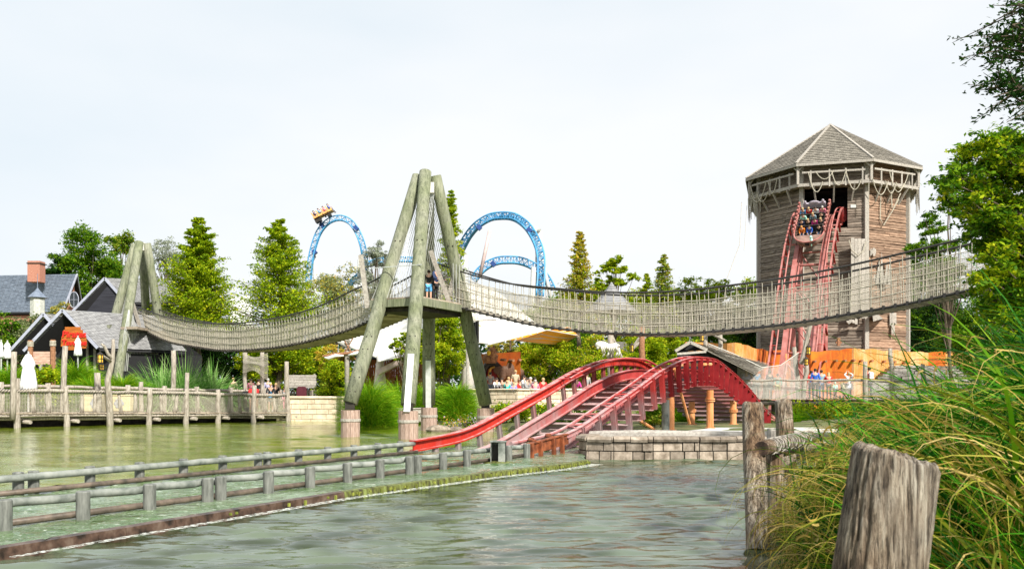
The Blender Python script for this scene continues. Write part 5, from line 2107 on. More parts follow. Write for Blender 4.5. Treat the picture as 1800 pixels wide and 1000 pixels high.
# small bits behind the reed and the deck end
th = thing('picket_fence', 'low fence of short grey pickets behind the far end of the left boardwalk', 'fence', W(480, 690, 55))
mb = MB()
x = 402
while x < 570:
    if not (500 < x < 503):
        a = W(x, 698, 54 + (x - 402) * .01)
        mb.beam(a - V(0, 0, .2), a + V(0, 0, .44 + rnd.uniform(-.04, .04)), .10, .05)
    x += 4.6
obj('pickets', mb, M['drift'], th)
mb = MB()
mb.beam(W(402, 692, 54.1), W(568, 692, 55.8), .05, .08)
obj('fence_rail', mb, M['drift'], th)
th = thing('plank_screen', 'grey horizontal plank screen standing right of the boardwalk end', 'screen', W(530, 690, 54.5))
mb = MB()
for j in range(5):
    mb.box(W(529, 661 + j * 4.6, 54.5), (1.85 - .05 * (j % 2), .06, .145), rot=Matrix.Rotation(.01 * (j % 3), 3, 'Y'))
obj('planks', mb, M['greywood'], th)
for px in (506, 553):
    mb = MB()
    mb.beam(W(px, 700, 54.6), W(px, 657, 54.6), .09, .09)
    obj('screen_post', mb, M['greywood'], th)
th = thing('dark_board', 'dark maroon rounded board standing on the beige block wall', 'board', W(530, 697, 53))
mb = MB()
c = W(530, 698, 52.6)
pts = [(-.28, 0), (.28, 0), (.28, .5), (.2, .62), (-.2, .62), (-.28, .5)]
mb.v = [(c.x + x, c.y, c.z + z) for x, z in pts] + [(c.x + x, c.y + .08, c.z + z) for x, z in pts]
mb.f = [(0, 1, 2, 3, 4, 5), (11, 10, 9, 8, 7, 6)] + [(i, i + 6, (i + 1) % 6 + 6, (i + 1) % 6) for i in range(6)]
mb.m = [0] * 8
obj('panel', mb, plain('maroon', (.09, .015, .025), .5), th)
th = thing('net_shelter', 'brown fishing net draped between poles above people at the boardwalk end', 'net', W(447, 640, 52.5))
mb = MB()
for px, yt in ((431, 608), (461, 606)):
    mb.tube(wobble(V(W(px, 0, 52.5).x, 52.5, .6), W(px, yt, 52.5), 4, .04, px), .12, 8)
obj('pole', mb, M['drift'], th, smooth=True)
mb = MB()
for i in range(30):
    t = i / 29
    x = lerp(427, 470, t)
    yt = 620 + 8 * math.sin(t * math.pi)
    yb = 655 - 12 * math.sin(t * 5) * t
    mb.tube([W(x, yt, 52.3), W(x + 1, (yt + yb) / 2, 52.0), W(x, yb, 52.2)], .013, 3, caps=False)
for j in range(16):
    mb.tube([W(lerp(427, 470, i / 10), lerp(620 + 8 * math.sin(i / 10 * math.pi), 655 - 12 * math.sin(i / 10 * 5) * i / 10, j / 15), 52.1) for i in range(11)], .013, 3, caps=False)
obj('draped_net', mb, M['net'], th)
th = thing('red_stroller', 'red and black stroller parked at the end of the left boardwalk', 'stroller', W(446, 690, 51.6))
mb = MB()
mb.box(W(446, 688, 51.6), (.55, .4, .30))
obj('hood', mb, CM['red'], th, bevel=.08)
mb = MB()
mb.box(W(436, 690, 51.7), (.5, .4, .18))
mb.tube([W(431, 684, 51.7), W(437, 697, 51.7)], .02, 5)
obj('frame', mb, CM['black'], th)
mb = MB()
for px in (436, 449):
    mb.lathe((0, 0, 0), [(.14, 0), (.14, .04)], 12)
mb.v = [(v[0] + (W(436 if i < 26 else 449, 0, 51.6).x), 51.5 - v[2], v[1] + .66) for i, v in enumerate(mb.v)]
obj('wheel', mb, CM['black'], th)
th = thing('brown_bin', 'square brown bin with pale pink emblem behind the boardwalk net', 'bin', W(445, 720, 50.8))
mb = MB()
mb.box(W(446, 710, 50.9), (.42, .4, .66))
obj('body', mb, M['brownwood'], th, bevel=.02)
mb = MB()
mb.sphere(W(445, 710, 50.68), (.1, .01, .17), 8, 6)
obj('emblem', mb, plain('pale_pink', (.8, .55, .48)), th)


# ================================================================ MAST WITH YARD, TENT, PLAZA BUILDINGS
th = thing('sail_mast', 'wooden mast with furled white sail on a crossed yard beside the lake tower', 'mast', W(610, 690, 50))
mb = MB()
mb.tube([(W(610, 0, 50).x, 50, .8), W(610, 620, 50), W(611, 586, 50)], [.13, .13, .14], 10)
mb.tube([W(612, 604, 49.9), W(612.5, 580, 49.9)], .07, 8)
obj('mast_pole', mb, M['greywood'], th, smooth=True)
mb = MB()
mb.tube([W(567, 626, 49.8), W(590, 622, 49.8), W(610, 621, 49.8), W(640, 614, 49.8)], [.05, .07, .07, .05], 8)
mb.tube([W(598, 586, 49.8), W(625, 632, 49.8)], .03, 5)
mb.tube([W(627, 582, 49.8), W(605, 622, 49.8)], .03, 5)
obj('yard', mb, M['brownwood'], th)
mb = MB()
mb.tube([W(570, 628, 49.7), W(578, 629.5, 49.7), W(590, 625, 49.7), W(604, 625, 49.7)], [.03, .15, .13, .05], 8, squash=.7)
mb.tube([W(612, 624, 49.7), W(625, 621, 49.7), W(638, 617, 49.7)], [.05, .15, .04], 8, squash=.7)
obj('furled_sail', mb, M['white'], th, smooth=True)
mb = MB()
for j in range(7):
    mb.lathe(W(610.5, 590 + j * 5, 50), [(.16, 0), (.19, .04), (.16, .08)], 10)
obj('rope_binding', mb, M['greywood'], th)


def membrane(name, label, cat, sheets, th=None):
    if th is None:
        p = sheets[0][0][0]
        th = thing(name, label, cat, W(p[0], 690, p[2]))
    for pts, sag, mt, nm in sheets:
        P = [W(*p) for p in pts]
        mb = MB()
        n = 14
        if len(P) == 3:
            P = [P[0], P[1], P[2], P[2]]
        g = {}
        for i in range(n + 1):
            for j in range(n + 1):
                u, v = i / n, j / n
                q = P[0].lerp(P[1], u).lerp(P[3].lerp(P[2], u), v)
                q = q - V(0, 0, sag * 16 * u * (1 - u) * v * (1 - v))
                g[i, j] = len(mb.v)
                mb.v.append(tuple(q))
        for i in range(n):
            for j in range(n):
                mb.f.append((g[i, j], g[i + 1, j], g[i + 1, j + 1], g[i, j + 1]))
                mb.m.append(0)
        o = obj(nm, mb, mt, th, smooth=True)
        sd = o.modifiers.new('thick', 'SOLIDIFY')
        sd.thickness = .03
        for jj in (0, 4, 7, 11, 14):
            sm = MB()
            sm.tube([V(*mb.v[g[ii, jj]]) - V(0, .03, 0) for ii in range(n + 1)], .035, 5)
            obj('seam', sm, M['seam'], o, smooth=True)
    return th


tent = membrane('tent_canopy', 'big cream tensioned membrane canopy spreading behind the lake bridge tower', 'tent', [
    ([(575, 596, 62), (740, 536, 56), (756, 596, 52), (662, 629, 52)], .25, M['tent'], 'membrane'),
    ([(740, 536, 56), (830, 498, 58), (858, 604, 50), (756, 596, 52)], .3, M['tent'], 'membrane'),
    ([(830, 498, 58), (868, 508, 60), (958, 581, 54), (858, 606, 50)], .3, M['tent'], 'membrane'),
    ([(958, 581, 54), (1000, 574, 62), (1018, 592, 62), (905, 597, 51)], .1, M['tentyellow'], 'membrane'),
    ([(960, 580, 54.2), (1016, 590, 61.5), (985, 606, 60), (895, 597, 51)], .1, M['tentyellow'], 'membrane'),
    ([(662, 629, 52), (756, 596, 52), (740, 620, 50), (664, 636, 50)], .05, M['tent'], 'membrane')])
mb = MB()
a = W(668, 663, 52)
mb.lathe((a.x, a.y, .8), [(.42, 0), (.40, .9), (.33, 1.5), (.20, 2.6), (.16, 3.0)], 12)
obj('mast_cone', mb, plain('pinkish_canvas', (.66, .58, .52)), tent, smooth=True)
mb = MB()
mb.beam(W(664, 655, 51), W(706, 634, 50), .2, .3)
obj('strut', mb, M['pinkpole'], tent)
mb = MB()
for x0, x1, y0 in ((826, 640, 0),):
    a = W(822, 690, 51)
    mb.lathe((a.x, a.y, .9), [(.45, 0), (.35, 2), (.28, 3.4)], 12)
obj('mast_cone', mb, plain('grey_canvas', (.55, .52, .47)), tent, smooth=True)
mb = MB()
mb.tube([W(897, 616, 56), W(897, 585, 56)], .06, 6)
obj('tent_pole', mb, M['pinkpole'], tent, smooth=True)
mb = MB()
mb.tube([W(860, 468, 62), W(850, 405, 61)] if False else [W(843, 488, 66), W(861, 405, 66)], .13, 8)
obj('tent_pole', mb, M['pinkpole'], tent, smooth=True)
th = thing('red_hut', 'low reddish brown timber hut under the left end of the cream canopy', 'hut', W(690, 680, 62))
mb = MB()
for i in range(30):
    x = lerp(634, 748, i / 30)
    mb.hexa([W(x, 690, 60), W(x + 3.6, 690, 60), W(x + 3.6, 690, 60.3), W(x, 690, 60.3), W(x, 628, 60), W(x + 3.6, 628, 60), W(x + 3.6, 628, 60.3), W(x, 628, 60.3)])
obj('wall', mb, noisy('hut_red', (.24, .06, .025), (.50, .16, .06), 2, (3, 3, .5), .8, isl=.25), th)
mb = MB()
mb.hexa([W(625, 632, 58.5), W(755, 632, 58.5), W(755, 625, 62), W(625, 625, 62), W(625, 629, 58.5), W(755, 629, 58.5), W(755, 618, 62), W(625, 618, 62)])
obj('roof', mb, M['black'], th)
# black flag on a yard
th = thing('black_flag', 'black cloth hanging from a thin yard in front of the cream canopy', 'flag', W(836, 600, 47))
mb = MB()
mb.tube([W(818, 564, 46.5), W(872, 562, 47.5)], .045, 6)
mb.tube([W(822, 540, 46.8), W(822, 690, 46.8)], .09, 8)
obj('yard', mb, M['greywood'], th)
mb = MB()
for i in range(8):
    x0, x1 = lerp(829, 842, i / 8), lerp(829, 842, (i + 1) / 8)
    d0, d1 = .12 * (i % 2), .12 * ((i + 1) % 2)
    yb0 = 588 + 14 * min(1, i / 4)
    yb1 = 588 + 14 * min(1, (i + 1) / 4)
    mb.quad(W(x0, yb0, 46.8 + d0), W(x1, yb1, 46.8 + d1), W(x1, 567 - i * .5, 46.8 + d1), W(x0, 567 - i * .5, 46.8 + d0))
obj('cloth', mb, CM['black'], th)

# pirate facade on the plaza
th = thing('orange_facade', 'orange stage facade with red arched doorway and dark painted rocks behind the plaza crowd', 'facade', W(882, 690, 60))
mb = MB()
fa, fb = W(846, 690, 60), W(915, 690, 58)
mb.hexa([V(fa.x, fa.y, .9), V(fb.x, fb.y, .9), V(fb.x, fb.y + .5, .9), V(fa.x, fa.y + .5, .9), W(846, 622, 60), W(915, 618, 58), W(915, 618, 58.5), W(846, 622, 60.5)])
obj('wall', mb, M['orangedeep'], th)
Yf = 58.9
mb = MB()
pts = [(849, 680), (849, 650), (853, 642), (862, 638), (872, 643), (876, 655), (876, 680)]
mb.v = [tuple(W(x, y, Yf - .15 + .0 * i)) for i, (x, y) in enumerate(pts)] + [tuple(W(x, y, Yf + .4)) for x, y in pts]
mb.f = [tuple(range(7))] + [(i, i + 7, (i + 1) % 7 + 7, (i + 1) % 7) for i in range(7)]
mb.m = [0] * 8
obj('doorway', mb, plain('dark_red_cloth', (.28, .012, .015)), th)
mb = MB()
mb.tube([W(x, y, Yf - .2) for x, y in ((848, 672), (851, 650), (858, 640), (868, 638), (876, 646), (881, 660), (880, 675))], [.12, .2, .25, .25, .25, .2, .2], 8)
obj('arch_frame', mb, M['iron'], th, smooth=True)
mb = MB()
mb.tube([W(x, y, Yf - .35) for x, y in ((858, 668), (862, 648), (868, 645), (874, 652), (878, 662))], .09, 6)
obj('arch_trim', mb, plain('gold', (.62, .32, .05)), th)
mb = MB()
r = random.Random(8)
for i in range(14):
    x = lerp(878, 912, i / 13)
    mb.sphere(W(x, 652 + r.uniform(-3, 5), 58.4), (r.uniform(.25, .45), .12, r.uniform(.25, .5)), 7, 5)
obj('painted_rocks', mb, plain('dark_brown', (.12, .06, .035)), th)
mb = MB()
for x, y in ((884, 632), (899, 633), (911, 632), (861, 630)):
    mb.tube([W(x - 3, y, 58.6), W(x + 4, y + .5, 57.9)], .09, 6)
obj('beam_end', mb, M['brownwood'], th)
mb = MB()
mb.tube([W(853, 632, 58.5), W(862, 628, 58.3), W(873, 631, 58.4)], [.3, .38, .3], 8)
mb.sphere(W(865, 621, 58.3), (.3, .3, .42), 8, 6)
mb.tube([W(862, 620, 58.3), W(868, 608, 58.3), W(870, 622, 58.3)], .1, 6)
obj('carved_figure', mb, noisy('carved_wood', (.2, .09, .05), (.5, .25, .12), 5), th, smooth=True)
th = thing('balloon', 'round yellow balloon above the red arched doorway', 'balloon', W(859, 620, 57.5))
mb = MB()
mb.sphere(W(859, 620, 57.5), (.13, .13, .16), 12, 9)
obj('skin', mb, plain('yellow_balloon', (.85, .55, .03), .3), th, smooth=True)

# pointed pavilion seen through the bridge netting
th = thing('pavilion', 'grey shingled pavilion with steep pointed roof seen through the bridge netting', 'pavilion', W(1075, 690, 62))
mb = MB()
c = W(1075, 600, 62)
mb.lathe((c.x, 62, 2.0), [(1.3, 0), (1.28, 3.0)], 8)
obj('body', mb, noisy('dark_shingle_wall', (.10, .095, .09), (.2, .19, .18), 6), th)
mb = MB()
zt = W(1075, 496, 62).z
ze = W(1075, 548, 62).z
for i in range(16):
    t0_, t1_ = i / 16, (i + 1) / 16
    f_ = lambda t: 1.75 * (1 - t) ** 1.15 + .02
    mb.lathe((c.x, 62, lerp(ze, zt, t0_)), [(f_(t0_) + .04, 0), (f_(t1_), (zt - ze) / 16)], 8)
obj('roof', mb, M['greyroof'], th)

# white far marquee glimpsed left of the conifers and right behind trees
th = thing('white_marquee', 'small white roof peeking between the two tall conifers', 'marquee', W(425, 560, 95))
mb = MB()
mb.hexa([W(404, 600, 95), W(444, 600, 95), W(444, 600, 99), W(404, 600, 99), W(404, 528, 95), W(444, 524, 95), W(444, 520, 99), W(404, 522, 99)])
obj('body', mb, M['white'], th)


# ================================================================ BLUE LATTICE COASTER
def lattice(th, ctrl, tr, n, name='track', tube_r=.12, mt=None, twist=None, lat=(0, 1, 0)):
    """three-chord truss along ctrl (photo px, row, depth)"""
    P = [W(*c) for c in ctrl]
    d = [0]
    for i in range(1, len(P)):
        d.append(d[-1] + (P[i] - P[i - 1]).length)
    pos = lambda s: V(*[interp(d, [p[k] for p in P], s) for k in range(3)])
    chords = [[], [], []]
    for i in range(n + 1):
        s = d[-1] * i / n
        p = pos(s)
        t = (pos(min(d[-1], s + .2)) - pos(max(0, s - .2))).normalized()
        l = Vector(lat)
        u = t.cross(l).normalized()
        l = u.cross(t).normalized()
        chords[0].append(p + u * tr)
        chords[1].append(p - u * tr * .9 + l * tr * .8)
        chords[2].append(p - u * tr * .9 - l * tr * .8)
    tk = MB()
    for k in (0, 1, 2):
        tk.tube(chords[k], tube_r, 7)
    seg = obj(name, tk, M['bluesteel'], th, smooth=True)
    lc = MB()
    for i in range(n):
        for a, b in ((0, 1), (0, 2)):
            if i % 2:
                a, b = b, a
            lc.tube([chords[a][i], chords[b][i + 1]], tube_r * .5, 4, caps=False)
        lc.tube([chords[1][i], chords[2][i]], tube_r * .55, 4, caps=False)
        lc.tube([chords[1][i], chords[2][i + 1]], tube_r * .4, 4, caps=False)
        lc.tube([chords[0][i], chords[1][i]], tube_r * .4, 4, caps=False)
    obj('lattice', lc, M['bluesteel'], seg)
    return pos, d[-1], chords


bc = thing('blue_coaster', 'far blue lattice roller coaster with three tall arches behind the trees', 'roller coaster', W(760, 690, 125))
lattice(bc, [(542, 500, 120), (545, 464, 120), (552, 431, 120), (563, 404, 120), (579, 388, 120), (597, 383, 120), (614, 389, 120), (627, 405, 120), (637, 430, 120), (642, 458, 121), (640, 474, 123), (632, 484, 125), (620, 494, 127), (610, 508, 130)], .34, 60, tube_r=.085)
lattice(bc, [(640, 466, 122), (670, 458, 124), (705, 456, 126), (730, 457, 128), (760, 463, 130), (790, 474, 132)], .34, 26, tube_r=.08)
lattice(bc, [(800, 470, 118), (806, 448, 116), (820, 418, 114), (842, 393, 112), (870, 380, 111), (898, 380, 110), (922, 393, 108), (940, 418, 106), (950, 448, 104), (951, 480, 103), (948, 520, 102)], .42, 56, tube_r=.10)
lattice(bc, [(812, 440, 122), (828, 412, 121), (850, 390, 120), (880, 377, 120), (905, 379, 119), (925, 392, 118)], .3, 26, tube_r=.08)
lattice(bc, [(832, 492, 108), (845, 475, 108), (862, 463, 108), (885, 457, 108), (912, 458, 108), (938, 468, 108), (958, 486, 108), (972, 512, 108)], .42, 36, tube_r=.095)
for a, b, rr in (((554, 444, 121), (554, 690, 121), .3), ((632, 457, 123), (632, 690, 123), .3), ((947, 406, 109), (947, 690, 109), .42), ((950, 440, 108), (976, 560, 106), .2),
                 ((938, 470, 107), (928, 690, 106), .3), ((818, 450, 112), (818, 690, 112), .3)):
    mb = MB()
    mb.tube([W(*a), W(*b)], rr, 12)
    obj('support_column', mb, M['greysteel'], bc, smooth=True)
mb = MB()
mb.tube([W(947, 406, 109), W(940, 403, 108), W(936, 412, 107)], .36, 10)
obj('support_arm', mb, M['greysteel'], bc, smooth=True)
for p in ((626, 401, 119.7), (842, 400, 111.6), (930, 405, 106.6), (640, 468, 121.5), (553, 443, 120), (867, 464, 107.7), (806, 446, 115.6), (566, 396, 120)):
    mb = MB()
    mb.box(W(*p), (.62, .6, .5), rot=Matrix.Rotation(.8, 3, 'Y'))
    obj('joint_flange', mb, M['darkblue'], bc)


# ================================================================ VEGETATION
def quads_leaves(cent, size, rs, up=0.5, aspect=1.7, fold=0.25):
    """leaf blades as folded diamonds (2 triangles sharing the midrib) -> triangles"""
    n = len(cent)
    nrm = rs.normal(size=(n, 3))
    nrm[:, 2] = np.abs(nrm[:, 2]) + up
    nrm /= np.linalg.norm(nrm, axis=1, keepdims=True)
    a = rs.normal(size=(n, 3))
    a -= nrm * np.sum(a * nrm, axis=1, keepdims=True)
    a /= np.linalg.norm(a, axis=1, keepdims=True)
    b = np.cross(nrm, a)
    s = (size * rs.uniform(.6, 1.35, n))[:, None]
    p0 = cent - a * s * .5 * aspect ** .5
    p1 = cent + b * s * .34 + nrm * s * fold * .3
    p2 = cent + a * s * .5 * aspect ** .5
    p3 = cent - b * s * .34 + nrm * s * fold * .3
    return np.stack([p0, p1, p2, p3], 1).reshape(-1, 3)


def limb_mb(mb, a, b, r0, r1, seed, n=5, amp=.06):
    L = (Vector(b) - Vector(a)).length
    pts = wobble(a, b, n, amp * L / n, seed)
    mb.tube(pts, [lerp(r0, r1, i / n) for i in range(n + 1)], 6, caps=False)
    return pts


def tree(name, label, cat, px, ytop, ybot, hw, Y, mat, kind='broad', n=7000, leaf=.17, seed=0, group=None, gap=.35, bark='bark', trunk_r=None, trunk_px=None, z0=None, orange=None):
    rs = np.random.RandomState(seed + 17)
    r = random.Random(seed)
    top, bot = W(px, ytop, Y), W(px, ybot, Y)
    rx = hw * Y / F
    zt, zb = top.z, bot.z
    tx = W(trunk_px, 0, Y).x if trunk_px is not None else top.x
    zg = hz(tx, Y) if z0 is None else z0
    th = thing(name, label, cat, (tx, Y, zg), group)
    H = zt - zg
    tr = trunk_r or max(.09, H * .018)
    tm = MB()
    ctop = V(top.x, Y, zb + (zt - zb) * .8)
    pts = wobble((tx, Y, zg - .2), ctop, 7, .02 * H, seed)
    tm.tube(pts, [tr * (1 - .78 * i / 7) for i in range(8)], 9, caps=False)
    C_, S_ = [], []
    if kind == 'broad' or kind == 'sparse':
        K = int((26 if kind == 'broad' else 16) * (1 + hw / 60))
        cz, rz = (zt + zb) / 2, (zt - zb) / 2
        for i in range(K):
            while True:
                p = V(r.uniform(-1, 1), r.uniform(-1, 1), r.uniform(-1, 1))
                if .25 < p.length < .95:
                    break
            w_ = 1 - .25 * max(0, p.z)
            c = V(top.x + p.x * rx * w_, Y + p.y * min(rx, 3.5) * w_, cz + p.z * rz)
            cs = r.uniform(.22, .42) * min(rx, rz) * (1.0 if kind == 'broad' else .8)
            C_.append(c)
            S_.append(cs)
            # limb from the trunk to the clump
            t = max(.12, min(.98, (c.z - zg) / max(.1, (ctop.z - zg)) - .22))
            q = pts[min(7, int(t * 7))]
            limb_mb(tm, q, c, tr * .38 * (1 - .5 * t), .015, seed * 31 + i)
        tot = sum(s ** 2 for s in S_)
        out = []
        for c, s in zip(C_, S_):
            m = max(12, int(n * s * s / tot))
            # leaf sprays: several small sub-clumps in each clump give holes and light/dark lumps
            sub = max(4, int(10 * (s / .8)))
            sc = rs.normal(size=(sub, 3))
            sc /= np.linalg.norm(sc, axis=1, keepdims=True)
            sc *= rs.uniform(.35, 1.0, (sub, 1)) * s
            sc[:, 2] *= .75
            pick = rs.randint(0, sub, m)
            e = rs.normal(size=(m, 3)) * s * (.24 if gap < .5 else .19)
            e[:, 2] *= .6
            out.append(np.array(c[:]) + sc[pick] + e)
        P = np.concatenate(out)
    elif kind == 'conifer':
        layers = int(14 + (ybot - ytop) / 9)
        out = []
        for i in range(layers):
            t = (i + .3) / layers                 # 0 at the bottom
            z = zb + (zt - zb) * (t ** .95)
            rad = rx * (1 - t) ** .8 * (1.0 + .18 * math.sin(i * 2.1 + seed)) + .12
            nb = max(4, int(13 * (1 - t) ** .5 + 2))
            for j in range(nb):
                if r.random() < gap * .5:
                    continue
                a = r.uniform(0, 2 * math.pi)
                L = rad * r.uniform(.5, 1.22)
                base = V(top.x, Y, z - L * .12)
                tip = V(top.x + L * math.cos(a), Y + L * math.sin(a), z + L * r.uniform(-.05, .30))
                limb_mb(tm, base, tip, tr * .22 * (1 - t) + .012, .008, seed * 97 + i * 13 + j, 3, .05)
                m = int(n / layers / nb * (1.3 if L > rad * .9 else 1))
                u = rs.uniform(.18, 1.04, m) ** .8
                q = np.array(base[:]) + (np.array(tip[:]) - np.array(base[:])) * u[:, None]
                wd = (L * .12 + .05) * (1.15 - .6 * u)
                e = rs.normal(size=(m, 3)) * wd[:, None]
                e[:, 2] = e[:, 2] * .45 - np.abs(rs.normal(size=m)) * L * .06
                out.append(q + e)
        P = np.concatenate(out)
    obj('trunk', tm, M[bark], th, smooth=True)
    P2 = P
    if orange:
        pick = rs.uniform(size=len(P)) < orange[1] * (0.4 + 1.2 * ((P[:, 2] - zb) / (zt - zb)).clip(0, 1))
        np_mesh('turning_leaves', quads_leaves(P[pick], leaf, rs), 4, M[orange[0]], th)
        P2 = P[~pick]
    np_mesh('crown', quads_leaves(P2, leaf, rs), 4, M[mat], th)
    return th


